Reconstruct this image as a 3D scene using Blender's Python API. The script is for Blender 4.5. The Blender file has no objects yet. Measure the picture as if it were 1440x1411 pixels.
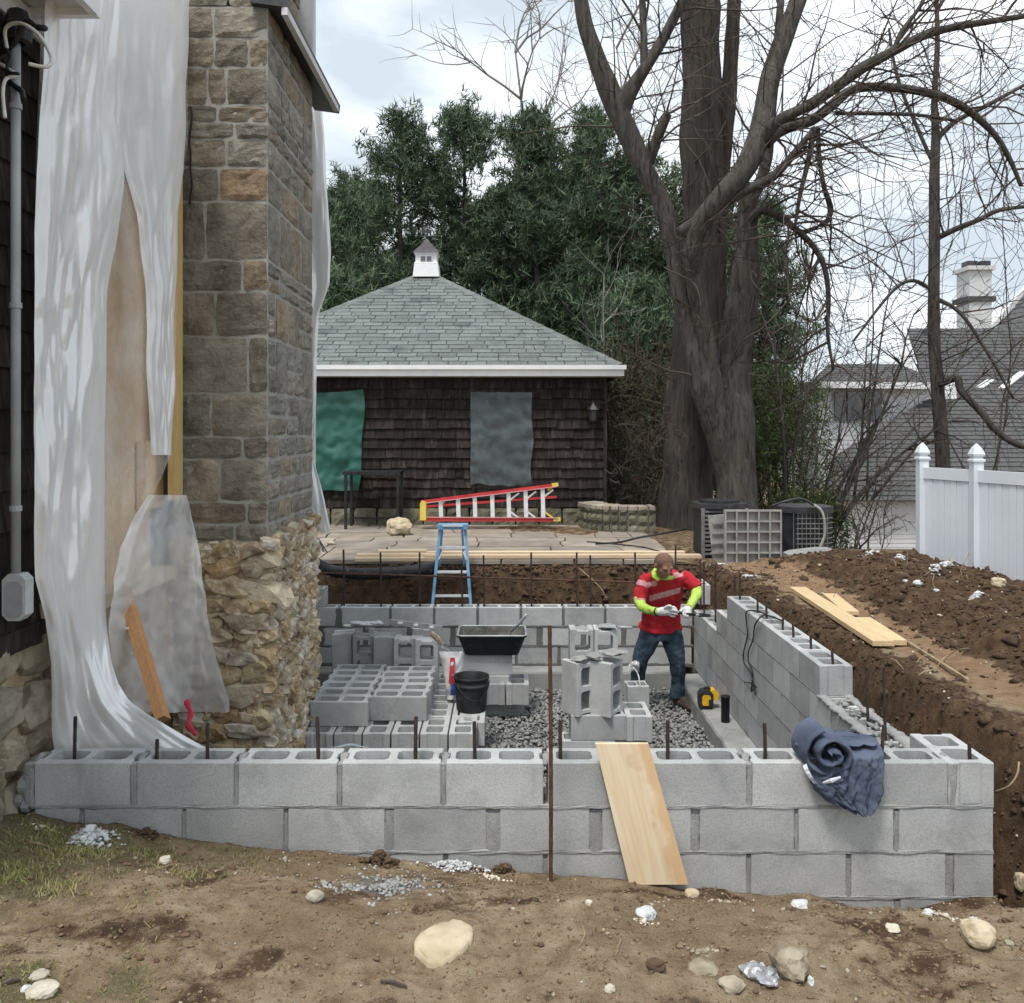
import bpy, bmesh, math, random
import numpy as np
from mathutils import Vector, Matrix, noise, geometry
R = math.radians
random.seed(7)
SC = bpy.context.scene
COL = SC.collection
# ---------------------------------------------------------------- camera
F, CX, CY, CZ = 1300.0, 712.0, 605.0, 1.49      # focal length in photo pixels, principal point, eye height over the block wall
cam_data = bpy.data.cameras.new('camera'); cam = bpy.data.objects.new('camera', cam_data); COL.objects.link(cam)
cam_data.sensor_width = 36; cam_data.lens = 36 * F / 1440
cam_data.shift_x = (720 - CX) / 1440; cam_data.shift_y = -(705.5 - CY) / 1440
cam_data.clip_end = 3000; cam_data.clip_start = .05
cam.location = (0, 0, CZ); cam.rotation_euler = (R(90), 0, 0)
SC.camera = cam
# ---------------------------------------------------------------- sky, sun, exposure
SUN_EL, SUN_AZ = 66, 205          # elevation, azimuth clockwise from +Y: behind the camera, to the left
W = bpy.data.worlds.new('World'); SC.world = W; W.use_nodes = True
nt = W.node_tree; nt.nodes.clear()
def wn(t, **k):
    n = nt.nodes.new(t)
    for a, b in k.items(): setattr(n, a, b)
    return n
sky = wn('ShaderNodeTexSky', sky_type='NISHITA', sun_disc=False, sun_elevation=R(SUN_EL), sun_rotation=R(SUN_AZ), air_density=1.0, dust_density=1.5)
tc = wn('ShaderNodeTexCoord')
mp = wn('ShaderNodeMapping'); mp.inputs['Scale'].default_value = (1, 1, 2.6)
nt.links.new(tc.outputs['Generated'], mp.inputs['Vector'])
n1 = wn('ShaderNodeTexNoise'); n1.inputs['Scale'].default_value = 2.6; n1.inputs['Detail'].default_value = 7; n1.inputs['Roughness'].default_value = .52; n1.inputs['Distortion'].default_value = .25
n2 = wn('ShaderNodeTexNoise'); n2.inputs['Scale'].default_value = 1.7; n2.inputs['Detail'].default_value = 5
nt.links.new(mp.outputs[0], n1.inputs['Vector']); nt.links.new(mp.outputs[0], n2.inputs['Vector'])
cr = wn('ShaderNodeValToRGB'); cr.color_ramp.elements[0].position = .42; cr.color_ramp.elements[1].position = .68
cr.color_ramp.elements[0].color = (3.5, 4.0, 4.45, 1); cr.color_ramp.elements[1].color = (7.2, 7.45, 7.7, 1)
nt.links.new(n1.outputs[0], cr.inputs[0])
cov = wn('ShaderNodeMapRange'); cov.inputs[1].default_value = .25; cov.inputs[2].default_value = .55; cov.inputs[3].default_value = .8; cov.inputs[4].default_value = 1
nt.links.new(n2.outputs[0], cov.inputs[0])
mx = wn('ShaderNodeMix', data_type='RGBA')
nt.links.new(cov.outputs[0], mx.inputs['Factor']); nt.links.new(sky.outputs[0], mx.inputs['A']); nt.links.new(cr.outputs[0], mx.inputs['B'])
bg = wn('ShaderNodeBackground'); bg.inputs['Strength'].default_value = .095
out = wn('ShaderNodeOutputWorld')
nt.links.new(mx.outputs['Result'], bg.inputs['Color']); nt.links.new(bg.outputs[0], out.inputs['Surface'])
sd = bpy.data.lights.new('sun', 'SUN'); sd.energy = 1.5; sd.angle = R(14); sd.color = (1, .96, .9)
sun = bpy.data.objects.new('sun', sd); COL.objects.link(sun)
sdir = Vector((math.sin(R(SUN_AZ)) * math.cos(R(SUN_EL)), math.cos(R(SUN_AZ)) * math.cos(R(SUN_EL)), math.sin(R(SUN_EL))))
sun.rotation_euler = sdir.to_track_quat('Z', 'Y').to_euler(); sun.location = (-4, -4, 12)
vs = SC.view_settings; vs.view_transform = 'Standard'; vs.look = 'None'; vs.exposure = 1.1; vs.gamma = 1; vs.use_curve_mapping = False
SC.cycles.max_bounces = 8; SC.cycles.transparent_max_bounces = 24

# ---------------------------------------------------------------- helpers
def P(px, py, Y): return Vector(((px - CX) * Y / F, Y, CZ - (py - CY) * Y / F))
def nz(x, y=0, z=0): return noise.noise(Vector((x, y, z)))
def fbm(x, y=0, z=0, o=4): return noise.fractal(Vector((x, y, z)), .8, 2.1, o)
def lerp(a, b, t): return a + (b - a) * t
def sst(a, b, x):
    t = min(1, max(0, (x - a) / (b - a))); return t * t * (3 - 2 * t)
def pw(x, pts):
    if x <= pts[0][0]: return pts[0][1]
    for (a, b), (c, d) in zip(pts, pts[1:]):
        if x <= c: return b + (d - b) * (x - a) / (c - a)
    return pts[-1][1]
OFF = {}
def tag(o, label=None, cat=None, group=None, kind=None):
    if label: o['label'] = label
    if cat: o['category'] = cat
    if group: o['group'] = group
    if kind: o['kind'] = kind
    return o
def thing(name, label, cat, loc=(0, 0, 0), group=None):
    o = bpy.data.objects.new(name, None); COL.objects.link(o); o.location = loc; o.empty_display_size = .1
    OFF[o.name] = Vector(loc)
    return tag(o, label, cat, group)
def mk(name, v, f, mats, parent=None, smooth=False, mi=None):
    off = OFF.get(parent.name, Vector()) if parent else Vector()
    if parent is not None: v = [tuple(Vector(p) - off) for p in v]
    me = bpy.data.meshes.new(name); me.from_pydata([tuple(p) for p in v], [], f)
    for m in (mats if isinstance(mats, (list, tuple)) else [mats]): me.materials.append(m)
    if mi: me.polygons.foreach_set('material_index', mi)
    if smooth: me.polygons.foreach_set('use_smooth', [True] * len(me.polygons))
    me.update()
    o = bpy.data.objects.new(name, me); COL.objects.link(o)
    if parent is not None: o.parent = parent; OFF[o.name] = off
    return o
def inst(name, me, loc, rot=(0, 0, 0), scale=(1, 1, 1), parent=None):
    o = bpy.data.objects.new(name, me); COL.objects.link(o)
    if parent is not None: o.parent = parent; loc = Vector(loc) - OFF.get(parent.name, Vector())
    o.location = loc; o.rotation_euler = rot; o.scale = scale
    return o
class MB:
    def __init__(s): s.v = []; s.f = []; s.m = []
    def add(s, v, f, m=0):
        b = len(s.v); s.v += [Vector(p) for p in v]; s.f += [tuple(i + b for i in q) for q in f]; s.m += [m] * len(f); return s
    def box(s, c, d, rot=None, m=0):
        x, y, z = d[0] / 2, d[1] / 2, d[2] / 2; c = Vector(c)
        v = [Vector(p) for p in ((-x,-y,-z),(x,-y,-z),(x,y,-z),(-x,y,-z),(-x,-y,z),(x,-y,z),(x,y,z),(-x,y,z))]
        if rot is not None: v = [rot @ p for p in v]
        return s.add([p + c for p in v], [(0,3,2,1),(4,5,6,7),(0,1,5,4),(1,2,6,5),(2,3,7,6),(3,0,4,7)], m)
    def b2(s, a, b, m=0): return s.box([(p + q) / 2 for p, q in zip(a, b)], [abs(q - p) for p, q in zip(a, b)], None, m)
    def beam(s, p0, p1, w, t, up=(0, 0, 1), m=0):
        p0, p1 = Vector(p0), Vector(p1); d = p1 - p0; L = d.length; d.normalize()
        x = Vector(up).cross(d)
        if x.length < 1e-4: x = Vector((1, 0, 0)).cross(d)
        x.normalize(); y = d.cross(x)
        rot = Matrix((x, y, d)).transposed()
        return s.box((p0 + p1) / 2, (w, t, L), rot, m)
    def tube(s, pts, rad, n=6, m=0, cap=True, fl=1.0):
        pts = [Vector(p) for p in pts]; k = len(pts)
        if not isinstance(rad, (list, tuple)): rad = [rad] * k
        b = len(s.v); ref = None
        for i, p in enumerate(pts):
            t = (pts[min(i + 1, k - 1)] - pts[max(i - 1, 0)])
            if t.length < 1e-9: t = Vector((0, 0, 1))
            t.normalize()
            if ref is None:
                ref = t.cross(Vector((0, 1, 0)) if abs(t.y) < .9 else Vector((1, 0, 0))).normalized()
            u = (ref - t * ref.dot(t)); u = u.normalized() if u.length > 1e-6 else t.orthogonal().normalized(); ref = u; w = t.cross(u)
            for j in range(n):
                a = 2 * math.pi * j / n; s.v.append(p + (u * math.cos(a) + w * math.sin(a) * fl) * rad[i])
        for i in range(k - 1):
            for j in range(n):
                j2 = (j + 1) % n; s.f.append((b + i * n + j, b + i * n + j2, b + (i + 1) * n + j2, b + (i + 1) * n + j)); s.m.append(m)
        if cap:
            s.f.append(tuple(b + j for j in reversed(range(n)))); s.m.append(m)
            s.f.append(tuple(b + (k - 1) * n + j for j in range(n))); s.m.append(m)
        return s
    def lathe(s, prof, c, n=16, m=0):
        b = len(s.v); c = Vector(c)
        for r, z in prof:
            for j in range(n):
                a = 2 * math.pi * j / n; s.v.append(c + Vector((r * math.cos(a), r * math.sin(a), z)))
        for i in range(len(prof) - 1):
            for j in range(n):
                j2 = (j + 1) % n; s.f.append((b + i * n + j, b + i * n + j2, b + (i + 1) * n + j2, b + (i + 1) * n + j)); s.m.append(m)
        return s
    def prism(s, poly, h, O, ux, uy, uz, m=0):
        """polygon (list of 2D) in the ux,uy plane at O, extruded by h along uz"""
        O, ux, uy, uz = Vector(O), Vector(ux), Vector(uy), Vector(uz); n = len(poly)
        v = [O + ux * a + uy * b for a, b in poly] + [O + ux * a + uy * b + uz * h for a, b in poly]
        f = [tuple(reversed(range(n))), tuple(range(n, 2 * n))] + [(i, (i + 1) % n, n + (i + 1) % n, n + i) for i in range(n)]
        return s.add(v, f, m)
    def grid(s, nu, nv, fn, m=0, close=False):
        b = len(s.v)
        for i in range(nu + 1):
            for j in range(nv + 1): s.v.append(Vector(fn(i / nu, j / nv)))
        for i in range(nu):
            for j in range(nv): s.f.append((b + i * (nv + 1) + j, b + (i + 1) * (nv + 1) + j, b + (i + 1) * (nv + 1) + j + 1, b + i * (nv + 1) + j + 1)); s.m.append(m)
        return s
    def build(s, name, mats, parent=None, smooth=False): return mk(name, s.v, s.f, mats, parent, smooth, s.m)
def smoothpath(pts, n):
    """Catmull-Rom through pts (tuples of any length), n samples per span"""
    pts = [tuple(p) for p in pts]; q = [pts[0]] + pts + [pts[-1]]; o = []
    for i in range(1, len(q) - 2):
        a, b, c, d = (np.array(q[i + k]) for k in (-1, 0, 1, 2))
        for k in range(n):
            t = k / n; o.append(.5 * ((2 * b) + (c - a) * t + (2 * a - 5 * b + 4 * c - d) * t * t + (3 * b - a - 3 * c + d) * t ** 3))
    o.append(np.array(pts[-1])); return o
def evalmesh(o, name):
    dg = bpy.context.evaluated_depsgraph_get(); dg.update()
    me = bpy.data.meshes.new_from_object(o.evaluated_get(dg)); me.name = name
    return me
def fuse(name, mb, voxel, mats, parent=None, smooth_it=6, disp=None, fac=.5):
    """union of the overlapping closed shells in mb as one smooth skin"""
    o = mk('tmp', mb.v, mb.f, [], None)
    r = o.modifiers.new('r', 'REMESH'); r.mode = 'VOXEL'; r.voxel_size = voxel
    if smooth_it:
        q = o.modifiers.new('s', 'SMOOTH'); q.iterations = smooth_it; q.factor = fac
    me = evalmesh(o, name); bpy.data.objects.remove(o)
    if disp:
        for v in me.vertices: v.co += v.normal * disp(v.co)
    v = [v.co.copy() for v in me.vertices]; f = [tuple(p.vertices) for p in me.polygons]
    return mk(name, v, f, mats, parent, True)
# ---------------------------------------------------------------- rocks
def rock_mesh(name, seed, mat, sub=2, rough=.35, flat=1.0, cube=.0):
    bm = bmesh.new(); bmesh.ops.create_icosphere(bm, subdivisions=sub, radius=1)
    for v in bm.verts:
        p = v.co.copy()
        if cube: p = p.lerp(p / max(abs(p.x), abs(p.y), abs(p.z)), cube)
        k = 1 + rough * noise.noise(p * 1.1 + Vector((seed * 7.3, seed, 0))) + rough * .5 * noise.noise(p * 2.7 + Vector((0, seed * 3.1, seed)))
        p *= k; p.z *= flat; v.co = p
    me = bpy.data.meshes.new(name); bm.to_mesh(me); bm.free(); me.materials.append(mat); return me
# ---------------------------------------------------------------- materials
def new_mat(name):
    m = bpy.data.materials.new(name); m.use_nodes = True; t = m.node_tree
    b = t.nodes['Principled BSDF']; return m, t, b
def nd(t, kind, ins=None, **k):
    n = t.nodes.new(kind)
    for a, b in k.items(): setattr(n, a, b)
    for a, b in (ins or {}).items(): n.inputs[a].default_value = b
    return n
def c4(c): return (*c, 1) if len(c) == 3 else c
def pos(t, sc=(1, 1, 1)):
    g = nd(t, 'ShaderNodeNewGeometry'); mpn = nd(t, 'ShaderNodeMapping'); mpn.inputs['Scale'].default_value = sc
    t.links.new(g.outputs['Position'], mpn.inputs['Vector']); return mpn.outputs[0]
def noi(t, vec, scale, detail=4, rough=.55, dist=0):
    n = nd(t, 'ShaderNodeTexNoise', {'Scale': scale, 'Detail': detail, 'Roughness': rough, 'Distortion': dist}); t.links.new(vec, n.inputs['Vector']); return n.outputs[0]
def ramp(t, fac, stops):
    r = nd(t, 'ShaderNodeValToRGB'); e = r.color_ramp.elements
    while len(e) < len(stops): e.new(.5)
    for q, (p, c) in zip(e, stops): q.position = p; q.color = c4(c)
    t.links.new(fac, r.inputs[0]); return r.outputs[0]
def mixc(t, fac, a, b, mode='MIX'):
    m = nd(t, 'ShaderNodeMix', data_type='RGBA', blend_type=mode)
    for s, v in (('Factor', fac), ('A', a), ('B', b)):
        if isinstance(v, (int, float)): m.inputs[s].default_value = v
        elif isinstance(v, tuple): m.inputs[s].default_value = c4(v)
        else: t.links.new(v, m.inputs[s])
    return m.outputs['Result']
def maprange(t, v, a, b, c, d):
    n = nd(t, 'ShaderNodeMapRange', {1: a, 2: b, 3: c, 4: d}); t.links.new(v, n.inputs[0]); return n.outputs[0]
def bump(t, b, h, strength=.4, dist=.01):
    n = nd(t, 'ShaderNodeBump', {'Strength': strength, 'Distance': dist}); t.links.new(h, n.inputs['Height']); t.links.new(n.outputs[0], b.inputs['Normal']); return n
def rand(t): return nd(t, 'ShaderNodeObjectInfo').outputs['Random']
def mat(name, c1, c2, scale=6, rough=.85, bs=60, bstr=.4, bdist=.006, var=0, sc=(1, 1, 1), spec=.3, c3=None, s3=40, metal=0, lo=.35, hi=.65, t3=(.55, .7)):
    m, t, b = new_mat(name); p = pos(t, sc)
    c = ramp(t, noi(t, p, scale, 6), [(lo, c1), (hi, c2)])
    if c3: c = mixc(t, maprange(t, noi(t, p, s3, 3), t3[0], t3[1], 0, 1), c, c3)
    if var: c = mixc(t, 1.0, c, ramp(t, rand(t), [(0, (1 - var,) * 3), (1, (1 + var,) * 3)]), 'MULTIPLY')
    t.links.new(c, b.inputs['Base Color']) if not isinstance(c, tuple) else None
    b.inputs['Roughness'].default_value = rough; b.inputs['Specular IOR Level'].default_value = spec; b.inputs['Metallic'].default_value = metal
    if bstr: bump(t, b, noi(t, p, bs, 5), bstr, bdist)
    return m
M = {}
def concrete(name, a, b_, dk, var=.09, pit=.5):
    m, t, b = new_mat(name); p = pos(t)
    c = ramp(t, noi(t, p, 4.5, 7, .6), [(.3, a), (.7, b_)])
    c = mixc(t, maprange(t, noi(t, p, 3.1, 6, .7, .8), .5, .72, 0, .7), c, dk)
    c = mixc(t, maprange(t, noi(t, p, 130, 3, .7), .46, .68, 0, .6), c, dk)
    c = mixc(t, 1.0, c, ramp(t, rand(t), [(0, (1 - var,) * 3), (1, (1 + var,) * 3)]), 'MULTIPLY')
    t.links.new(c, b.inputs['Base Color']); b.inputs['Roughness'].default_value = .93; b.inputs['Specular IOR Level'].default_value = .2
    bump(t, b, noi(t, p, 140, 4, .7), pit, .004)
    return m
M['block'] = concrete('concrete_block', (.38, .388, .388), (.5, .505, .5), (.25, .255, .255), .17)
M['block_dark'] = concrete('damp_concrete_block', (.25, .255, .255), (.34, .345, .345), (.17, .175, .175))
M['mortar'] = concrete('mortar', (.26, .262, .26), (.38, .38, .375), (.17, .17, .165), 0, .9)
M['mortar_dark'] = concrete('dark_mortar', (.12, .12, .117), (.2, .2, .195), (.08, .08, .078), 0, .9)
M['roof_under'] = mat('roof_underlay', (.07, .08, .078), (.1, .11, .108), 20, 1)
M['footing'] = concrete('footing_concrete', (.25, .255, .25), (.37, .37, .36), (.16, .16, .155), 0)
M['white_mortar'] = mat('white_lime', (.42, .43, .43), (.68, .69, .69), 30, .9, 80, .8, .01)
M['gravel'] = mat('gravel_stone', (.2, .2, .195), (.52, .52, .5), 30, .9, 90, .4, var=.45, lo=.3, hi=.7)
M['pebble'] = mat('pebble', (.38, .33, .25), (.6, .55, .46), 22, .85, 80, .4, var=.3)
M['tan_stone'] = mat('tan_stone', (.4, .325, .215), (.55, .47, .34), 9, .8, 50, .5, .006, c3=(.3, .235, .15), s3=14)
M['brown_stone'] = mat('brown_stone', (.2, .16, .11), (.42, .37, .28), 8, .85, 30, .7, .01)
M['tan_clod'] = mat('tan_soil_crumb', (.13, .09, .052), (.26, .19, .12), 30, 1, 80, .6, .006)
M['clod'] = mat('soil_clod', (.062, .039, .025), (.145, .094, .06), 14, 1, 60, .8, .01, var=.3)
def soil():
    m, t, b = new_mat('soil'); p = pos(t)
    at = nd(t, 'ShaderNodeAttribute'); at.attribute_name = 'kind'
    sep = nd(t, 'ShaderNodeSeparateColor'); t.links.new(at.outputs['Color'], sep.inputs[0])
    big = noi(t, p, 1.7, 6, .6, .3); mid = noi(t, p, 11, 7, .65); fine = noi(t, p, 75, 5, .7)
    tan = ramp(t, mid, [(.3, (.3 - .3 + .185, .132, .08)), (.5, (.325, .247, .162)), (.72, (.44, .355, .25))])
    tan = mixc(t, maprange(t, big, .42, .62, 0, .55), tan, (.2, .14, .085))
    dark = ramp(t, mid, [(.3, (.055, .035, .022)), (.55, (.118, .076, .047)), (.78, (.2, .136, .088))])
    sand = ramp(t, mid, [(.3, (.21, .13, .075)), (.7, (.36, .245, .155))])
    grass = ramp(t, fine, [(.35, (.13, .11, .055)), (.65, (.23, .195, .115))])
    grav = ramp(t, fine, [(.3, (.1, .1, .1)), (.7, (.26, .26, .255))])
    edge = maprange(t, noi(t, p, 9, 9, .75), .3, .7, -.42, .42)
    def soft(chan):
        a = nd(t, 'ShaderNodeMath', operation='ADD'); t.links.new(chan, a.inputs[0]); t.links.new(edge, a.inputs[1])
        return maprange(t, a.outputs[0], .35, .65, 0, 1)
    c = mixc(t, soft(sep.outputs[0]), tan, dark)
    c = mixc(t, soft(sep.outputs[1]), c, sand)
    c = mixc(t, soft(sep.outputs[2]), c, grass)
    gr = noi(t, p, 330, 3, .7)
    c = mixc(t, 1.0, c, ramp(t, gr, [(.3, (.62,) * 3), (.7, (1.4,) * 3)]), 'MULTIPLY')
    c = mixc(t, maprange(t, fine, .64, .72, 0, .5), c, (.42, .36, .28))
    al = at.outputs['Alpha']
    c = mixc(t, soft(al), c, grav)
    t.links.new(c, b.inputs['Base Color']); b.inputs['Roughness'].default_value = 1; b.inputs['Specular IOR Level'].default_value = .1
    h = nd(t, 'ShaderNodeMath', operation='ADD'); t.links.new(mid, h.inputs[0]); t.links.new(fine, h.inputs[1]); h2 = nd(t, 'ShaderNodeMath', operation='MULTIPLY_ADD'); t.links.new(gr, h2.inputs[0]); h2.inputs[1].default_value = .35; t.links.new(h.outputs[0], h2.inputs[2])
    bump(t, b, h2.outputs[0], .9, .022)
    return m
M['soil'] = soil()
def stone(name, cols, mossy=(.3, .3, .29), bs=24, bd=.02, bst=.8, mott=(.1, .08, .058), mf=.6):
    m, t, b = new_mat(name); p = pos(t)
    base = ramp(t, rand(t), [(i / max(1, len(cols) - 1), c) for i, c in enumerate(cols)])
    f1 = noi(t, p, 7, 7, .65, .4); f2 = noi(t, p, 32, 6, .7)
    c = mixc(t, maprange(t, f1, .4, .62, 0, mf), base, mott)
    c = mixc(t, maprange(t, f2, .5, .72, 0, .7), c, mossy)
    c = mixc(t, 1.0, c, ramp(t, noi(t, p, 3, 3), [(.3, (.75,) * 3), (.7, (1.25,) * 3)]), 'MULTIPLY')
    t.links.new(c, b.inputs['Base Color']); b.inputs['Roughness'].default_value = .92; b.inputs['Specular IOR Level'].default_value = .2
    h = nd(t, 'ShaderNodeMath', operation='ADD'); t.links.new(f1, h.inputs[0]); t.links.new(f2, h.inputs[1])
    bump(t, b, h.outputs[0], bst, bd); return m
M['ashlar'] = stone('chimney_stone', [(.27, .21, .145), (.33, .31, .26), (.26, .245, .205), (.4, .285, .175), (.32, .295, .245), (.22, .2, .16), (.46, .39, .31), (.33, .285, .215)], (.3, .285, .25), 40, .03, 1.0)
M['ashlar_side'] = stone('weathered_chimney_stone', [(.3, .27, .22), (.36, .345, .31), (.3, .285, .25), (.42, .32, .22), (.34, .325, .295), (.27, .25, .21)], (.42, .41, .38), 40, .03, 1.0, mott=(.15, .13, .105), mf=.6)
M['rubble'] = stone('rubble_stone', [(.52, .37, .19), (.6, .52, .39), (.4, .28, .15), (.72, .66, .55), (.56, .44, .26), (.46, .38, .27), (.78, .73, .63), (.36, .24, .13), (.64, .5, .3)], (.66, .6, .48), mott=(.15, .09, .045), mf=.55)
M['joint'] = concrete('chimney_pointing', (.3, .29, .265), (.44, .43, .39), (.2, .19, .17), 0, 1)
M['rubble_joint'] = concrete('lime_pointing', (.36, .25, .13), (.7, .62, .48), (.17, .1, .05), 0, 1)
M['flag'] = stone('flagstone', [(.25, .215, .175), (.32, .285, .24), (.28, .235, .19), (.22, .2, .175), (.34, .295, .245)], (.25, .225, .19), bd=.006, bst=.5, mott=(.29, .235, .18), mf=.4)
M['flag_joint'] = mat('flag_joint', (.1, .08, .06), (.18, .15, .11), 20, 1)
def wood(name, a, b_, sc, knots=.0, rough=.75, var=.08):
    m, t, b = new_mat(name); p = pos(t, sc)
    g = noi(t, p, 9, 6, .6, 1.2)
    c = ramp(t, g, [(.3, a), (.68, b_)])
    c = mixc(t, 1.0, c, ramp(t, rand(t), [(0, (1 - var,) * 3), (1, (1 + var,) * 3)]), 'MULTIPLY')
    t.links.new(c, b.inputs['Base Color']); b.inputs['Roughness'].default_value = rough; bump(t, b, g, .15, .003); return m
M['wood_y'] = wood('pine_plank_y', (.5, .355, .185), (.68, .52, .31), (6, .5, 6))
M['wood_x'] = wood('pine_plank_x', (.52, .38, .24), (.68, .54, .38), (.5, 6, 6))
M['wood_z'] = wood('pine_stud', (.55, .37, .14), (.74, .54, .24), (7, 7, .5))
M['wood_pale'] = wood('new_stud', (.62, .5, .33), (.78, .67, .49), (7, 7, .5))
M['wood_red'] = wood('fir_beam', (.42, .19, .075), (.58, .31, .14), (8, 8, .7))
M['old_wood'] = wood('weathered_wood', (.16, .13, .1), (.27, .23, .18), (.5, 6, 6))
M['plywood'] = wood('plywood', (.72, .5, .28), (.84, .63, .4), (4, 1, 1.5))
def plank_face():
    m, t, b = new_mat('stained_plank'); tcn = nd(t, 'ShaderNodeTexCoord'); mpn = nd(t, 'ShaderNodeMapping', {'Scale': (14, .9, 5)}); t.links.new(tcn.outputs['Object'], mpn.inputs[0])
    g = noi(t, mpn.outputs[0], 1.6, 6, .6, 1.4)
    c = ramp(t, g, [(.3, (.66, .5, .31)), (.66, (.78, .66, .48))])
    sp = nd(t, 'ShaderNodeSeparateXYZ'); t.links.new(tcn.outputs['Object'], sp.inputs[0])
    w = noi(t, tcn.outputs['Object'], 7, 6, .6)
    a = nd(t, 'ShaderNodeMath', operation='MULTIPLY_ADD', ); t.links.new(w, a.inputs[0]); a.inputs[1].default_value = .14; t.links.new(sp.outputs[0], a.inputs[2])
    c = mixc(t, maprange(t, a.outputs[0], .125, .16, 0, .7), c, (.62, .38, .18))
    vo = nd(t, 'ShaderNodeTexNoise', {'Scale': 5.0, 'Detail': 3}); t.links.new(tcn.outputs['Object'], vo.inputs[0])
    c = mixc(t, maprange(t, vo.outputs[0], .62, .72, 0, .55), c, (.47, .26, .13))
    t.links.new(c, b.inputs['Base Color']); b.inputs['Roughness'].default_value = .7; bump(t, b, g, .1, .002); return m
M['plank'] = plank_face()
M['shake'] = mat('dark_wall_shake', (.014, .011, .01), (.042, .032, .028), 8, .85, 30, .5, .006, var=.4, sc=(6, 6, 1), c3=(.075, .062, .055), s3=3, t3=(.5, .75))
M['shed_shake'] = mat('shed_wall_shake', (.011, .008, .0075), (.032, .024, .021), 5, .9, 30, .4, .006, var=.35, sc=(5, 5, 1), c3=(.062, .052, .046), s3=2, t3=(.52, .75))
M['roof'] = mat('roof_shingle', (.12, .138, .132), (.19, .208, .2), 30, .95, 120, .5, .004, var=.16, c3=(.105, .12, .117), s3=2.5)
M['roof2'] = mat('grey_roof_shingle', (.065, .066, .068), (.125, .125, .125), 18, .95, 60, .5, .004, c3=(.07, .07, .07), s3=4)
M['white'] = mat('white_paint', (.74, .75, .76), (.82, .82, .82), 5, .5, 20, .05)
M['siding'] = mat('white_siding', (.78, .795, .81), (.86, .865, .87), 2, .6, 20, .05)
M['vinyl'] = mat('white_vinyl', (.66, .7, .75), (.72, .755, .8), 2, .4, 20, .03)
M['soffit'] = mat('grey_white_soffit', (.55, .56, .56), (.66, .66, .65), 5, .6, 20, .1)
M['dark'] = mat('black_metal', (.012, .012, .013), (.03, .03, .032), 20, .5, 60, .1)
M['flash'] = mat('dark_flashing', (.022, .021, .024), (.05, .048, .052), 12, .45, 40, .2, spec=.5)
M['rubber'] = mat('black_plastic', (.012, .012, .014), (.04, .04, .043), 8, .55, 40, .25, c3=(.2, .2, .2), s3=14, t3=(.64, .8))
M['tub'] = mat('tub_plastic', (.01, .011, .014), (.022, .024, .03), 8, .5, 40, .2, c3=(.2, .2, .19), s3=16, t3=(.68, .8))
M['tub_in'] = mat('mortar_coated_plastic', (.07, .07, .065), (.17, .165, .15), 12, .9, 40, .6)
M['rust'] = mat('rusty_steel', (.05, .03, .022), (.13, .065, .04), 25, .85, 150, .6, .002)
M['rebar'] = mat('dark_rebar', (.028, .024, .023), (.07, .045, .035), 25, .8, 150, .6, .002)
M['glass'] = mat('dark_glass', (.035, .04, .045), (.08, .09, .1), 1.5, .08, 20, 0, spec=.8)
M['galv'] = mat('galvanized', (.36, .37, .38), (.47, .48, .49), 8, .45, 40, .1, metal=.3)
M['pvc'] = mat('grey_conduit', (.3, .31, .33), (.4, .41, .43), 5, .5, 40, .1)
M['meter'] = mat('weathered_box', (.36, .38, .38), (.47, .48, .48), 9, .6, 40, .1)
M['wire_w'] = mat('white_cable', (.55, .54, .5), (.7, .69, .66), 20, .6, 40, .1)
M['cap'] = mat('dark_copper', (.035, .03, .036), (.062, .054, .062), 10, .5, 30, .1)
def plastic(name, col, tr, gloss=.12, rough=.28, sc=9, trans=.4):
    m, t, b = new_mat(name); t.nodes.remove(b); o = t.nodes['Material Output']; p = pos(t)
    h = noi(t, p, sc, 6, .6, 1.0)
    bm = nd(t, 'ShaderNodeBump', {'Strength': .2, 'Distance': .015}); t.links.new(h, bm.inputs['Height'])
    d = nd(t, 'ShaderNodeBsdfDiffuse', {'Color': c4(col)}); l = nd(t, 'ShaderNodeBsdfTranslucent', {'Color': c4(col)})
    g = nd(t, 'ShaderNodeBsdfGlossy', {'Color': (1, 1, 1, 1), 'Roughness': rough}); x = nd(t, 'ShaderNodeBsdfTransparent')
    for q in (d, l, g): t.links.new(bm.outputs[0], q.inputs['Normal'])
    def ms(f, a, b2):
        k = nd(t, 'ShaderNodeMixShader'); 
        if isinstance(f, float): k.inputs[0].default_value = f
        else: t.links.new(f, k.inputs[0])
        t.links.new(a, k.inputs[1]); t.links.new(b2, k.inputs[2]); return k.outputs[0]
    s = ms(trans, d.outputs[0], l.outputs[0]); s = ms(gloss, s, g.outputs[0])
    s = ms(maprange(t, noi(t, p, 3, 4), .3, .7, tr * .7, tr * 1.3), s, x.outputs[0])
    t.links.new(s, o.inputs['Surface']); return m
M['poly'] = plastic('white_poly_sheet', (.93, .935, .94), .1, .2, .17, 4, .2)
M['poly2'] = plastic('clear_poly_sheet', (.92, .925, .93), .47, .14, .2, 5, .2)
M['poly5'] = plastic('thin_clear_poly', (.92, .925, .93), .7, .14, .18, 4, .2)
M['poly4'] = plastic('milky_poly_sheet', (.93, .94, .96), .17, .16, .2, 5, .2)
M['poly3'] = plastic('clear_poly_skirt', (.92, .925, .93), .5, .16, .2, 5, .2)
M['poly_green'] = plastic('green_tarp', (.006, .115, .08), .03, .06, .45, 4, .2)
M['poly_grey'] = plastic('dusty_clear_sheet', (.11, .15, .155), .4, .08, .45, 4, .2)
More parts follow.
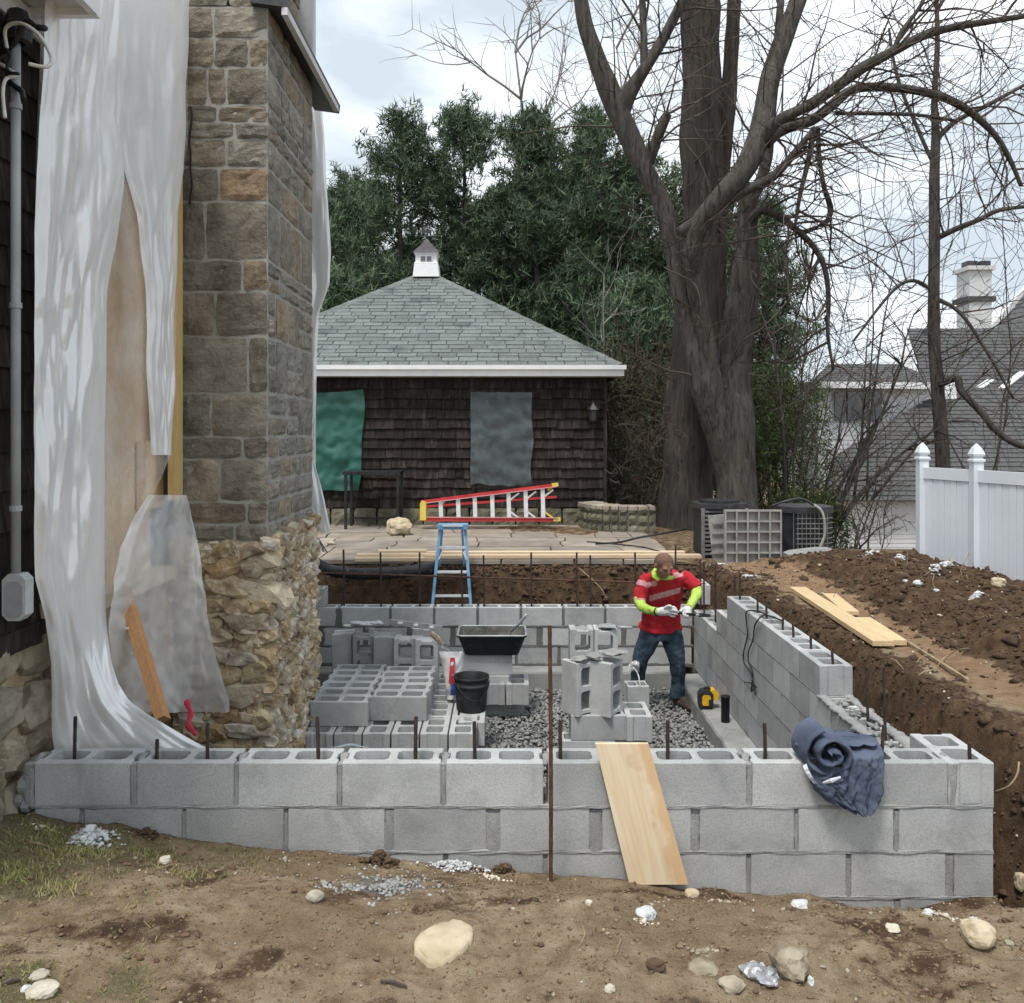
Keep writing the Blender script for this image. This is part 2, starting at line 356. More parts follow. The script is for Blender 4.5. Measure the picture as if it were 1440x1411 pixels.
def bark(name, a, b_, c3, sc=(9, 9, 1.6)):
    m, t, b = new_mat(name); p = pos(t, sc); f = noi(t, p, 1.8, 7, .65, .8)
    c = ramp(t, f, [(.32, a), (.6, b_)]); c = mixc(t, maprange(t, noi(t, pos(t), 1.3, 5), .5, .68, 0, .6), c, c3)
    t.links.new(c, b.inputs['Base Color']); b.inputs['Roughness'].default_value = .95; b.inputs['Specular IOR Level'].default_value = .15
    bump(t, b, f, 1.0, .05); return m
M['bark'] = bark('grey_bark', (.03, .027, .025), (.12, .108, .098), (.085, .085, .07))
M['bark_red'] = bark('brown_bark', (.034, .029, .026), (.102, .088, .078), (.066, .06, .054), (10, 10, .8))
M['twig'] = mat('twig', (.045, .035, .03), (.1, .08, .068), 3, .95, 20, 0, var=.2)
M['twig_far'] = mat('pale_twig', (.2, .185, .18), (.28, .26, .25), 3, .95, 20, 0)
def leafmat(name, cols):
    m, t, b = new_mat(name); p = pos(t)
    c = ramp(t, noi(t, p, 1.1, 6, .7), [(.3 + .4 * i / (len(cols) - 1), k) for i, k in enumerate(cols)])
    c = mixc(t, 1.0, c, ramp(t, rand(t), [(0, (.8,) * 3), (1, (1.2,) * 3)]), 'MULTIPLY')
    t.links.new(c, b.inputs['Base Color']); b.inputs['Roughness'].default_value = .7; b.inputs['Specular IOR Level'].default_value = .2
    return m
M['pine'] = leafmat('pine_needles', [(.045, .072, .042), (.085, .125, .07), (.14, .18, .115)])
M['ivy'] = leafmat('evergreen_shrub', [(.03, .05, .02), (.07, .1, .035), (.13, .15, .06)])
M['grass'] = leafmat('grass_blades', [(.12, .14, .045), (.24, .24, .09), (.42, .36, .2)])
M['straw'] = mat('dry_root', (.2, .145, .085), (.36, .28, .18), 12, .9, 20, 0)
M['denim'] = mat('jeans', (.02, .035, .055), (.05, .075, .105), 14, .9, 300, .3, .002, c3=(.09, .12, .15), s3=7, t3=(.55, .75))
M['red'] = mat('red_shirt', (.36, .012, .022), (.5, .025, .035), 10, .85, 200, .2, .002)
M['stripe'] = mat('reflective_stripe', (.55, .25, .27), (.68, .38, .4), 30, .6, 100, .2)
M['hivis'] = mat('lime_sleeve', (.36, .52, .07), (.46, .62, .13), 12, .8, 100, .3)
M['skin'] = mat('skin', (.25, .125, .08), (.33, .18, .12), 14, .55, 90, .1, spec=.35)
M['hair'] = mat('short_hair', (.12, .066, .047), (.2, .11, .078), 60, .8, 200, .5)
M['glove'] = mat('work_glove', (.55, .55, .54), (.72, .71, .69), 25, .85, 90, .3, c3=(.36, .34, .33), s3=18)
M['boot'] = mat('work_boot', (.05, .038, .03), (.12, .095, .075), 16, .85, 60, .4)
M['jacket'] = mat('blue_fleece', (.06, .075, .115), (.105, .125, .18), 7, .95, 220, .5, .004)
M['lining'] = mat('pale_lining', (.5, .53, .56), (.66, .68, .7), 10, .8)
M['lad_blue'] = mat('blue_fibreglass', (.16, .34, .55), (.24, .44, .66), 8, .5, 60, .1)
M['alu'] = mat('aluminium', (.68, .69, .7), (.8, .8, .8), 10, .4, 60, .1, metal=.2)
M['lad_red'] = mat('red_fibreglass', (.42, .03, .035), (.58, .06, .06), 8, .5, 60, .1)
M['lad_yel'] = mat('yellow_plastic', (.62, .5, .07), (.75, .62, .13), 8, .5, 60, .1)
M['tool_yel'] = mat('tool_yellow', (.65, .36, .01), (.78, .48, .03), 20, .5, 60, .1)
M['bag'] = mat('paper_bag', (.6, .6, .6), (.72, .72, .71), 9, .8, 25, .5, .01)
M['bag_red'] = mat('red_print', (.5, .03, .06), (.6, .06, .1), 9, .8, 25, .2)
M['bag_blue'] = mat('blue_print', (.03, .05, .22), (.05, .08, .3), 9, .8, 25, .2)
M['orange'] = mat('orange_plastic', (.62, .14, .08), (.75, .22, .14), 9, .6)
M['clearbag'] = plastic('blue_clear_film', (.5, .62, .72), .5, .2)
M['ac'] = mat('beige_steel', (.15, .15, .145), (.23, .225, .21), 8, .6, 40, .2)
M['ac_dark'] = mat('black_grille', (.015, .016, .018), (.035, .037, .04), 8, .5, 40, .2)
M['ac_panel'] = mat('grey_plastic_pallet', (.27, .265, .25), (.36, .355, .34), 8, .75, 40, .3, c3=(.2, .18, .15), s3=6)
M['foil'] = mat('crumpled_foil', (.4, .41, .43), (.62, .63, .65), 20, .3, 50, .8, .01, metal=.6)
M['vine'] = mat('dry_hedge', (.035, .035, .02), (.1, .085, .05), 4, 1, 20, .5)
# ---------------------------------------------------------------- scatter of many tiny pieces as one mesh
def mesh_np(name, v, f, mats, parent=None, kind=None, smooth=False):
    """v (n,3), f (m,k) arrays -> object"""
    v = np.asarray(v, dtype=np.float32); f = np.asarray(f, dtype=np.int32); k = f.shape[1]
    if parent is not None: v = v - np.array(OFF.get(parent.name, Vector()), dtype=np.float32)
    me = bpy.data.meshes.new(name); me.vertices.add(len(v)); me.vertices.foreach_set('co', v.ravel())
    me.loops.add(f.size); me.loops.foreach_set('vertex_index', f.ravel())
    me.polygons.add(len(f)); me.polygons.foreach_set('loop_start', np.arange(0, f.size, k, dtype=np.int32)); me.polygons.foreach_set('loop_total', np.full(len(f), k, dtype=np.int32))
    if smooth: me.polygons.foreach_set('use_smooth', np.ones(len(f), dtype=bool))
    me.update(calc_edges=True); me.materials.append(mats)
    o = bpy.data.objects.new(name, me); COL.objects.link(o)
    if parent is not None: o.parent = parent; OFF[o.name] = OFF.get(parent.name, Vector())
    if kind: o['kind'] = kind
    return o
def ico_arrays(seed, sub=1, rough=.4, flat=.7):
    bm = bmesh.new(); bmesh.ops.create_icosphere(bm, subdivisions=sub, radius=1)
    for v in bm.verts:
        p = v.co; v.co = p * (1 + rough * noise.noise(p * 1.3 + Vector((seed * 5.1, seed * 2.2, 0))) * 1.6); v.co.z *= flat
    bm.verts.index_update(); V = np.array([v.co[:] for v in bm.verts]); Fc = np.array([[v.index for v in f.verts] for f in bm.faces]); bm.free(); return V, Fc
PROTO = [ico_arrays(i, 1, .45, .5 + .1 * (i % 4)) for i in range(6)]
PROTO_S = [ico_arrays(i + 20, 2, .5, .45 + .12 * (i % 4)) for i in range(6)]
def scatter(name, pts, sizes, m, protos=PROTO, parent=None, seed=1, smooth=False):
    rng = np.random.default_rng(seed); VV, FF, b = [], [], 0
    for i, (p, s) in enumerate(zip(pts, sizes)):
        V, Fc = protos[i % len(protos)]
        a = rng.uniform(0, 6.28); t = rng.uniform(-.4, .4)
        Rz = np.array([[math.cos(a), -math.sin(a), 0], [math.sin(a), math.cos(a), 0], [0, 0, 1]]); Rx = np.array([[1, 0, 0], [0, math.cos(t), -math.sin(t)], [0, math.sin(t), math.cos(t)]])
        VV.append((V * s * rng.uniform(.7, 1.3, 3)) @ (Rz @ Rx).T + np.array(p)); FF.append(Fc + b); b += len(V)
    return mesh_np(name, np.concatenate(VV), np.concatenate(FF), m, parent, 'stuff', smooth)

# ---------------------------------------------------------------- the ground
GZ = -1.19                                        # gravel level in the pit
def zwall(x):
    px = CX + 314 * x
    return CZ - (pw(px, [(-200, 1128), (50, 1143), (120, 1152), (180, 1160), (250, 1178), (320, 1186), (450, 1193), (560, 1207), (640, 1214), (770, 1224), (880, 1235), (950, 1243), (1060, 1252), (1150, 1257), (1190, 1272), (1222, 1287), (1260, 1284), (1300, 1271), (1340, 1263), (1400, 1257), (1440, 1262), (1700, 1280)]) - CY) / 314
def xedge(y): return pw(y, [(4, 2.66), (5, 2.56), (6, 2.5), (8, 2.44), (9.2, 2.4), (10, 2.3)])
def xfoot(y): return pw(y, [(4, 2.95), (5.3, 2.95), (6.2, 2.97), (6.8, 2.9), (8.2, 3.0), (9.2, 3.08), (9.9, 3.0), (10.4, 2.75), (11, 2.5)])
_r = random.Random(5); PRINTS = [(_r.uniform(-1, 1.9), _r.uniform(2.7, 3.85), math.cos(q), math.sin(q)) for q in [_r.uniform(0, 3.14) for _ in range(20)]]
def zg(x, y):
    lump = .022 * fbm(x * 2.2, y * 2.2, 3) + .008 * fbm(x * 9, y * 9, 1)
    k = [0, 0, 0, 0]
    zw = zwall(x); zc = lerp(-.13, -.22, sst(-1.8, 1.2, x)); t = sst(0, .98, 4.14 - y)
    zf = lerp(zw, zc, t) + lump * sst(4.2, 3.9, y) + .012 * nz(x * 5, y * 5, 9)
    zf += .018 * fbm(x * 4.5, y * 4.5, 11) + .006 * fbm(x * 17, y * 17, 5) - sum(.016 * max(0, 1 - ((x - a) * c + (y - b) * s) ** 2 / .016 - ((y - b) * c - (x - a) * s) ** 2 / .0028) for a, b, c, s in PRINTS) if y < 4.2 else 0
    if y < 4.12: 
        k[2] = sst(-.75, -2.0, x + .5 * fbm(x * 1.1, y * 1.1, 5)) * sst(.0, .45, .5 + fbm(x * 1.6, y * 1.6, 7))
        k[0] = .6 * sst(.08, .5, fbm(x * 1.9, y * 2.6, 21))
        k[3] = .9 * sst(.30, .05, math.hypot((x + .49) * 1.1, (y - 3.58) * .8))
        if y < 4.0 or x < 2.19: return zf, k
    if x < -2.25: return -.32 + lump, [.6, 0, 0, 0]
    # right of the block wall: trench, path, bank
    xe, xf = xedge(y), xfoot(y)
    path = -.03 + lump * .8
    path = lerp(path, -.12, sst(5.0, 4.2, y))
    rough = .09 * fbm(x * 3, y * 3, 30, 6) + .05 * fbm(x * 11, y * 11, 2) + .016 * fbm(x * 28, y * 28, 6)
    tr = sst(xe - .30 + .12 * nz(y * 3, 2), xe + .03 * nz(y * 7), x)
    zt = lerp(-.92, path, tr) + rough * .8 * (1 - abs(2 * tr - 1)) + .025 * fbm(x * 16, y * 16, 8) * (1 - tr)
    bk = sst(xf, xf + .52 + .25 * nz(y * 2, 7), x + .12 * nz(x * 5, y * 5))
    zb = .16 + .08 * fbm(x * 1.6, y * 1.6, 4) + .05 * fbm(x * 6, y * 6, 14)
    zb = lerp(zb, .02, sst(4.2, 5.2, x)); zb = lerp(zb, .02, sst(9.9, 10.8, y)); zb = lerp(-.05, zb, sst(3.6, 5.4, y))
    zr = zt + (zb - path) * bk + rough * (.25 + .6 * math.sin(math.pi * bk)) * bk
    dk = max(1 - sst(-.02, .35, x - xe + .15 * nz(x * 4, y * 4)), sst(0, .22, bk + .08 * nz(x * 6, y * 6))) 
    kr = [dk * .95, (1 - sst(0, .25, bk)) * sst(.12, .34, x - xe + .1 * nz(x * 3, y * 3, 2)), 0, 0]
    if x > 2.19: 
        z, kk = zr, kr
    else:
        z, kk = GZ - .02, [0, 0, 0, 1]
        if y > 9.85: z, kk = -.95, [1, 0, 0, 0]
    # soil face behind the back wall, then the level of the patio
    if y > 9.85 and x > -2.25:
        far = sst(10.2 + .07 * nz(x * 2.2) + .05 * nz(x * 7), 10.44 + .03 * nz(x * 5), y)
        top = -.055 + .35 * lump
        m = far * sst(2.45, 2.1, x) if x > 1.9 else far
        zz = lerp(-.95, top, far) + (.09 * fbm(x * 4, y * 9, 3, 6)) * (1 - abs(2 * far - 1))
        w = sst(1.9, 2.3, x)
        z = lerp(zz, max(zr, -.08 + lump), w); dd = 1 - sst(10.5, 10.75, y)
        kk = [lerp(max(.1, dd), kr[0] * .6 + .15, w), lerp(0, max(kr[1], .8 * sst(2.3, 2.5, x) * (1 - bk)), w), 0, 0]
    if y > 10.9:
        kk = [.55, 0, .55 * sst(-.1, .3, fbm(x * .7, y * .7, 3)) if y > 12 else .1, 0]
        z = lerp(z, .03 * fbm(x * .4, y * .4), sst(10.9, 12, y))
        z = lerp(z, -1.4, sst(2.2, 6, x - .12 * (y - 11)) * sst(11.5, 14.5, y))
    return z, kk
def make_ground():
    def axis(segs, start):
        a = [start]
        for end, st in segs:
            n = max(1, round((end - a[-1]) / st)); s = (end - a[-1]) / n; a += [a[-1] + s * (i + 1) for i in range(n)]
        return a
    xs = axis([(-60, 120), (-12, 16), (-2.6, 2), (2.2, .034), (4.6, .03), (6, .2), (14, 1), (60, 11), (300, 120)], -300)
    ys = axis([(-10, 40), (2.3, 2.2), (4.16, .0135), (10.9, .036), (16, .3), (40, 4), (300, 65), (900, 300)], -90)
    V, K = [], []
    for x in xs:
        for y in ys:
            inn = -12 < x < 15 and 2 < y < 41
            z, k = zg(x, y) if inn else ((-.4 if y < 12 else (-1.4 if x > 6 else 0)), [.5, 0, .5, 0])
            V.append((x, y, z)); K.append(k)
    ny = len(ys); Fc = [(i * ny + j, (i + 1) * ny + j, (i + 1) * ny + j + 1, i * ny + j + 1) for i in range(len(xs) - 1) for j in range(ny - 1)]
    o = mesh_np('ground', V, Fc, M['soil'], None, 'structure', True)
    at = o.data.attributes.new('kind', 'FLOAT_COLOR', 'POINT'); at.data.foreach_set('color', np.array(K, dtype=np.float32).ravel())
    return o
ground = make_ground()
def gz(x, y): return zg(x, y)[0]

# ---------------------------------------------------------------- concrete blocks
def rr(x0, x1, y0, y1, c):
    return [(x0 + c, y0), (x1 - c, y0), (x1, y0 + c), (x1, y1 - c), (x1 - c, y1), (x0 + c, y1), (x0, y1 - c), (x0, y0 + c)]
def block_mesh(name, L, W, H, m, flute=(True, True), sh=.041, seed=0):
    """hollow two-core block: length along x, width along y, base at z=0, centred"""
    x, y, g = L / 2, W / 2, .014
    o = [(-x, -y), (x, -y)]
    if flute[1]: o += [(x, -y + .05), (x - g, -y + .06), (x - g, y - .06), (x, y - .05)]
    o += [(x, y), (-x, y)]
    if flute[0]: o += [(-x, y - .05), (-x + g, y - .06), (-x + g, -y + .06), (-x, -y + .05)]
    en = .036
    holes = [rr(-x + en + .004, -.018, -y + sh, y - sh, .017), rr(.018, x - en - .004, -y + sh, y - sh, .017)]
    loops = [o] + [list(reversed(h)) for h in holes]
    flat = [p for l in loops for p in l]
    tris = geometry.tessellate_polygon([[Vector((a, b, 0)) for a, b in l] for l in loops])
    n = len(flat); v = [(a, b, H) for a, b in flat] + [(a, b, 0) for a, b in flat]; f = []
    for t in tris:
        a, b, c = t
        if (Vector(v[b]) - Vector(v[a])).cross(Vector(v[c]) - Vector(v[a])).z < 0: a, c = c, a
        f.append((a, b, c)); f.append((c + n, b + n, a + n))
    k = 0
    for l in loops:
        for i in range(len(l)): 
            a, b = k + i, k + (i + 1) % len(l); f.append((a, a + n, b + n, b))
        k += len(l)
    me = bpy.data.meshes.new(name); me.from_pydata(v, [], f); me.materials.append(m)
    bm = bmesh.new(); bm.from_mesh(me)
    ed = [e for e in bm.edges if len(e.link_faces) == 2 and e.calc_face_angle(0) > .6 and max(abs(p.co.x) / x for p in e.verts) > .93 or all(abs(abs(p.co.y) - y) < 1e-4 for p in e.verts)]
    ed = [e for e in ed if len(e.link_faces) == 2 and e.calc_face_angle(0) > .6]
    bmesh.ops.bevel(bm, geom=ed, offset=.004, segments=1, affect='EDGES'); bm.to_mesh(me); bm.free(); me.update()
    return me
BH = .193
BX = block_mesh('block', .455, .217, BH, M['block'])          # loose blocks with their length along x
BWF = block_mesh('block', .44, .194, BH, M['block'])           # in the front wall
BWB = block_mesh('block', .44, .194, BH, M['block_dark'])
BY = block_mesh('block', .40, .21, BH, M['block'], (True, True))
BYd = block_mesh('block', .40, .21, BH, M['block'], (False, True))
def bead(mb, p0, p1, hw, nrm, proud=.003, seed=0., amp=.6, step=.025):
    """irregular smear of mortar along p0-p1 on a face with outward normal nrm"""
    p0, p1, nrm = Vector(p0), Vector(p1), Vector(nrm); d = p1 - p0; L = d.length; d.normalize(); s = nrm.cross(d)
    n = max(2, int(L / step))
    def fn(u, w):
        q = u * L; a = (w - .5) * 2
        h = hw * (1 + amp * noise.noise(Vector((q * 9, seed, a * 2))) + amp * .7 * noise.noise(Vector((q * 28, seed + 5, a))))
        o = -.003 if abs(a) > .9 else proud * (1 + 1.1 * noise.noise(Vector((q * 14, a * 3, seed)))) 
        return p0 + d * q + s * a * h + nrm * o
    mb.grid(n, 4, fn)
def seg_blocks(wall, mesh, L0, segs, z0, y, rotz=0, axis='x'):
    for a, b in segs:
        sc = (b - a) / L0
        if axis == 'x': inst('block', mesh, ((a + b) / 2, y, z0), (random.uniform(-.004, .004), random.uniform(-.004, .004), random.uniform(-.006, .006)), (sc, 1, 1), wall)
        else: inst('block', mesh, (y, (a + b) / 2, z0), (0, 0, R(90)), (sc, 1, 1), wall)

# ---- front wall
Xf = lambda px: (px - CX) / 314
FY0, FY1 = 4.14, 4.334
fw = thing('block_wall', 'front low wall of grey hollow concrete blocks running the full width of the excavation', 'block wall', (0, FY0, -1.0))
jt = [[(33, 48), (183, 192), (329, 335), (474, 481), (620, 627), (764, 771), (909, 916), (1050, 1058), (1195, 1201), (1333, 1347), (1398, 1398)],
      [(48, 50), (112, 118), (256, 261), (399, 405), (541, 553), (684, 703), (829, 847), (972, 984), (1117, 1123), (1257, 1264), (1397, 1397)],
      [(48, 50), (185, 191), (330, 336), (477, 483), (623, 630), (764, 770), (907, 913), (1050, 1056), (1190, 1197), (1330, 1342), (1397, 1397)],
      [(48, 50), (112, 118), (256, 261), (399, 405), (545, 551), (690, 696), (835, 841), (976, 982), (1117, 1123), (1258, 1266), (1397, 1397)]]
mo = MB()
for c, js in enumerate(jt):
    zt = -.2032 * c; z0 = zt - BH
    segs = [(Xf(a[1]), Xf(b[0])) for a, b in zip(js, js[1:])]
    if c == 0:
        seg_blocks(fw, BWF, .44, segs[:-1], z0, (FY0 + FY1) / 2)
    else: seg_blocks(fw, BWF, .44, segs, z0, (FY0 + FY1) / 2)
    for i, (a, b) in enumerate(js[:-1]):
        if c == 0 and a == 764: continue                       # the open joint
        xa, xb = Xf(a), Xf(b)
        if xb - xa < .002: continue
        mo.b2((xa - .002, FY0 + .012, z0), (xb + .002, FY0 + .055, zt - .012)); mo.b2((xa - .002, FY1 - .05, z0), (xb + .002, FY1 - .012, zt - .015))
        bead(mo, ((xa + xb) / 2, FY0, z0 - .003), ((xa + xb) / 2, FY0, zt - .006 - .02 * random.random()), max(.009, (xb - xa) / 2 * 1.05), (0, -1, 0), .0025, i + c * 20)
    bead(mo, (Xf(44), FY0, z0 - .005), (Xf(1397), FY0, z0 - .005), .0105, (0, -1, 0), .003, c * 3.3, .9)
    mo.b2((Xf(40), FY0 + .006, z0 - .0101), (Xf(1396), FY1 - .006, z0 - .0002))
for q in range(11):                                            # mortar caught in the joints seen from above
    a, b = jt[0][q] if q < 10 else (1398, 1398)
    if a == b: continue
    p = Vector((Xf((a + b) / 2), FY0 + .1, -.03)); mo.tube([p + Vector((0, -.05, 0)), p + Vector((.006, 0, .022)), p + Vector((0, .07, .004))], [.008, .02, .01], 6)
ps = MB()
for (pxx, pyy, rr_) in ((40, 1100, .035), (36, 1120, .03), (44, 1128, .03)):
    q = P(pxx, pyy, 4.2); ps.grid(6, 6, lambda u, v: q + Vector((math.cos(u * 6.28) * math.sin(v * 3.14) * rr_, math.sin(u * 6.28) * math.sin(v * 3.14) * .08, math.cos(v * 3.14) * rr_ * 1.5)) * 1.0)
mo.add(ps.v, ps.f)
tag(mo.build('mortar', M['mortar'], fw), kind='stuff')
inst('block', BY, ((1.98 + 2.185) / 2, FY0 + .2, -BH), (0, 0, R(90)), (1, .98, 1), fw)          # the corner return
# ---- right wall
rw = thing('block_wall', 'long right wall of stacked concrete blocks receding from the front corner past the worker', 'block wall', (2.08, 7, -1.02))
RX0, RX1 = 1.98, 2.19; mo = MB(); CH = .2032
y_far = 9.75
for c in range(5):
    zt = -CH * c; z0 = zt - BH
    if c == 0: ys = [5.837 + .4105 * i for i in range(7)]
    else:
        ys = [5.837 + (.205 if c % 2 else 0) + .4105 * i for i in range(-4, 12)]
        end = (8.72, 9.76)[c > 1]; ys = [y for y in ys if 4.36 < y < end - .1]
        ys = [4.335 if c > 1 else 4.56] + [y for y in ys if y > 4.7] + [end]
    for a, b in zip(ys, ys[1:]):
        inst('block', BYd if (c == 0 and b == ys[-1]) else BY, ((RX0 + RX1) / 2, (a + b) / 2, z0), (0, 0, R(-90)), ((b - a - .009) / .40, 1, 1), rw)
        if a > ys[0]:
            mo.b2((RX0 + .006, a - .005, z0), (RX1 - .006, a + .005, zt - .012)); bead(mo, (RX0, a, z0), (RX0, a, zt - .008), .0065, (-1, 0, 0), .001, a * 3 + c, .5)
    bead(mo, (RX0, ys[0], z0 - .005), (RX0, ys[-1], z0 - .005), .008, (-1, 0, 0), .0015, c * 7.1, .6)
    mo.b2((RX0 + .005, ys[0], z0 - .0101), (RX1 - .005, ys[-1], z0 - .0002))
for side in (RX0 + .02, RX1 - .025):                           # fresh bed of mortar left on the stepped part
    def bed(u, v):
        y = 4.5 + 1.36 * u; a = v * math.pi * 2; r = max(.004, .021 + .02 * nz(y * 11, side * 3) + .014 * nz(y * 37, side) + .006 * nz(y * 60, a))
        return (side + math.cos(a) * r * 1.5 + .012 * nz(y * 8, 4), y, -CH + .004 + math.sin(a) * r * .75)
    mo.grid(110, 9, bed)
for k in range(34):
    p = Vector((2.02 + .1 * random.random(), 4.7 + 1.05 * random.random(), -CH + .01)); mo.tube([p, p + Vector((random.uniform(-.03, .03), random.uniform(-.04, .04), random.uniform(.0, .02)))], [.006 + .014 * random.random(), .006], 5)
tag(mo.build('mortar', M['mortar'], rw, True), kind='stuff')
# ---- back wall
BYw = 9.75
bw = thing('block_wall', 'back wall of three block courses with wide dark joints below the patio edge', 'block wall', (0, BYw, -1.0))
Xb = lambda px: (px - CX) * BYw / F
jb = [[415, 476, 549, 610.6, 671.6, 732.4, 792, 851, 912, 975], [415, 449, 514, 576, 637, 698, 759, 820, 877, 936, 975], [415, 478, 546, 608, 668, 726, 786, 846, 908, 975]]
mo = MB(); BZT = -.385
for c, js in enumerate(jb):
    zt = BZT - .2055 * c; z0 = zt - .19; wj = (.026, .055, .034)[c]
    seg_blocks(bw, BWF, .44, [(Xb(a) + wj * random.uniform(.35, .6), Xb(b) - wj * random.uniform(.35, .6)) for a, b in zip(js, js[1:])], z0, BYw + .097)
    for i, a in enumerate(js[1:-1]):
        x = Xb(a); w = wj * 1.1 + (.05 if (c, i) in ((1, 0), (0, 0)) else 0)
        mo.b2((x - w / 2 - .004, BYw + .012, z0), (x + w / 2 + .004, BYw + .18, zt - .01)); bead(mo, (x, BYw, z0), (x, BYw, zt - .01), w * .62, (0, -1, 0), .003, i * 3 + c * 31, .5)
    bead(mo, (Xb(415), BYw, z0 - .007), (Xb(975), BYw, z0 - .007), .016 if c < 2 else .03, (0, -1, 0), .004, c * 5.7, .6)
    mo.b2((Xb(410), BYw + .006, z0 - .0155), (Xb(974), BYw + .19, z0 - .0005))
tag(mo.build('mortar', M['mortar_dark'], bw), kind='stuff')
# ---- concrete footing, gravel floor
ft = MB()
def ledge(u, v, x0, x1, y0, y1, z): return (lerp(x0, x1, u), lerp(y0, y1, v), z + .012 * nz(u * 9, v * 17))
prof = [(-.24, -.30), (-.235, -.02), (-.225, 0), (.1, .004)]
ft.grid(60, 3, lambda u, v: (lerp(-2.3, 1.74, u), BYw + prof[round(v * 3)][0] + .012 * nz(u * 25, v), -1.0 + prof[round(v * 3)][1] + .008 * nz(u * 31, v * 3, 4)))
ft.grid(80, 3, lambda u, v: (RX0 + prof[round(v * 3)][0] + .01 * nz(u * 25, v, 7), lerp(9.52, 4.4, u), -1.022 + prof[round(v * 3)][1] + .008 * nz(u * 31, v * 3, 8)))
f_o = ft.build('footing', M['footing']); tag(f_o, 'rough poured concrete footing ledge along the foot of the block walls', 'footing')
rng = random.Random(5); pts, sz = [], []
for _ in range(16000):
    x, y = rng.uniform(-2.1, 1.76), rng.uniform(6.9, 9.52) if rng.random() < .75 else rng.uniform(4.4, 6.9)
    if x < -.45 and y < 8.3: continue
    s = rng.uniform(.008, .026); pts.append((x, y, GZ + .018 * nz(x * 3, y * 3) + rng.uniform(-.012, .02))); sz.append(s)
tag(scatter('gravel', pts, sz, M['gravel']), 'loose grey crushed gravel covering the pit floor', 'gravel')

# ---- loose blocks
GB = 'loose concrete blocks stacked inside the pit'
def loose(label, c, mesh=None, rot=(0, 0, 0), sc=(1, 1, 1), group=GB):
    o = inst('concrete_block', mesh or BX, c, rot, sc); tag(o, label, 'concrete block', group); return o
ordn = ['first', 'second', 'third', 'fourth', 'fifth', 'sixth', 'seventh', 'eighth', 'ninth', 'tenth', 'eleventh', 'twelfth', 'thirteenth', 'fourteenth']
ZT, ZL = -.659, -.855                               # top of the upper and of the second layer
for r in range(6):
    lab = ['nearest', 'second', 'third', 'fourth', 'fifth', 'farthest'][r]
    loose(f'{lab} block from the front in the left column of the big low stack', (-1.328 + .012 * random.uniform(-1, 1), 7.3 + .0985 + .197 * r, ZT - BH), rot=(0, 0, random.uniform(-.012, .012)), sc=(1, .9, 1))
for r in range(5):
    lab = ['nearest', 'second', 'third', 'fourth', 'farthest'][r]
    loose(f'{lab} block from the front in the right column of the big low stack', (-.868 + .012 * random.uniform(-1, 1), 7.44 + .0985 + .197 * r, ZT - BH), rot=(0, 0, random.uniform(-.012, .012)), sc=(1, .9, 1))
for i in range(6):                                  # second layer, ends to the viewer
    x = -1.447 + .2215 * i
    loose(f'{ordn[i]} end-on block from the left in the front row under the big stack', (x, 7.13 + .205, ZL - BH), BY, (0, 0, R(90)))
    if 1 < i < 6: loose(f'{ordn[i - 2]} end-on block from the left in the middle row under the big stack', (x, 7.545 + .205, ZL - BH), BY, (0, 0, R(90)))
for i in range(3): loose(['left', 'middle', 'right'][i] + ' end-on block behind the bucket at the far end of the low stack', (-.8 + .2215 * i, 7.96 + .205, ZL - BH), BY, (0, 0, R(90)))
loose('single block apart at the right end of the low stack under the black bucket', (-.28, 7.62, ZL - BH), BY, (0, 0, R(90)))
for i in range(8):
    loose(f'{ordn[i]} block from the left in the back row carrying the upright blocks', (-1.447 + .2215 * i, 8.72, ZL - BH), BY, (0, 0, R(90)))
pal = thing('timber_pallet', 'low timber pallet under the big stack of blocks', 'pallet', (-.9, 7.9, GZ))
for i in range(9): pal and MB().b2((-1.54, 7.16 + .21 * i, -1.072), (-.45, 7.28 + .21 * i, -1.05)).build('board', M['old_wood'], pal)
for x in (-1.47, -1.0, -.52): MB().b2((x - .05, 7.15, -1.2), (x + .05, 8.97, -1.073)).build('bearer', M['old_wood'], pal)
UP = R(90)
def upright(label, x, y, z, face, tilt=0, dark=False):
    """block standing on its end; face 'core' shows the two holes, 'flat' the plain side"""
    rot = Matrix.Rotation(tilt, 4, 'Y') @ (Matrix.Rotation(R(90), 4, 'Y') if face == 'flat' else Matrix.Rotation(R(90), 4, 'Z') @ Matrix.Rotation(R(90), 4, 'Y'))
    e = rot.to_euler(); o = loose(label, (0, 0, 0), BY, e)
    c = rot @ Vector((0, 0, BH / 2)); o.location = Vector((x, y, z + .2)) - c; return o
for i, (pxa, fc, ti, lab) in enumerate([(483.5, 'flat', -.035, 'plain-sided upright block leaning at the left end of the standing row'), (515, 'core', -.01, 'upright block with both cores showing beside the leaning one'), (544, 'flat', 0, 'plain-sided upright block in the middle of the standing row'), (574, 'core', 0, 'upright block with cores facing out, fourth in the standing row'), (604, 'core', .01, 'upright block with cores facing out behind the torn mortar bag')]):
    o = upright(lab, (pxa - CX) * 8.85 / F, 8.85 - .06 * i, ZL, fc, ti)
    o.scale = (1.06, 1, 1) if fc == 'flat' else (1.06, 1, 1)
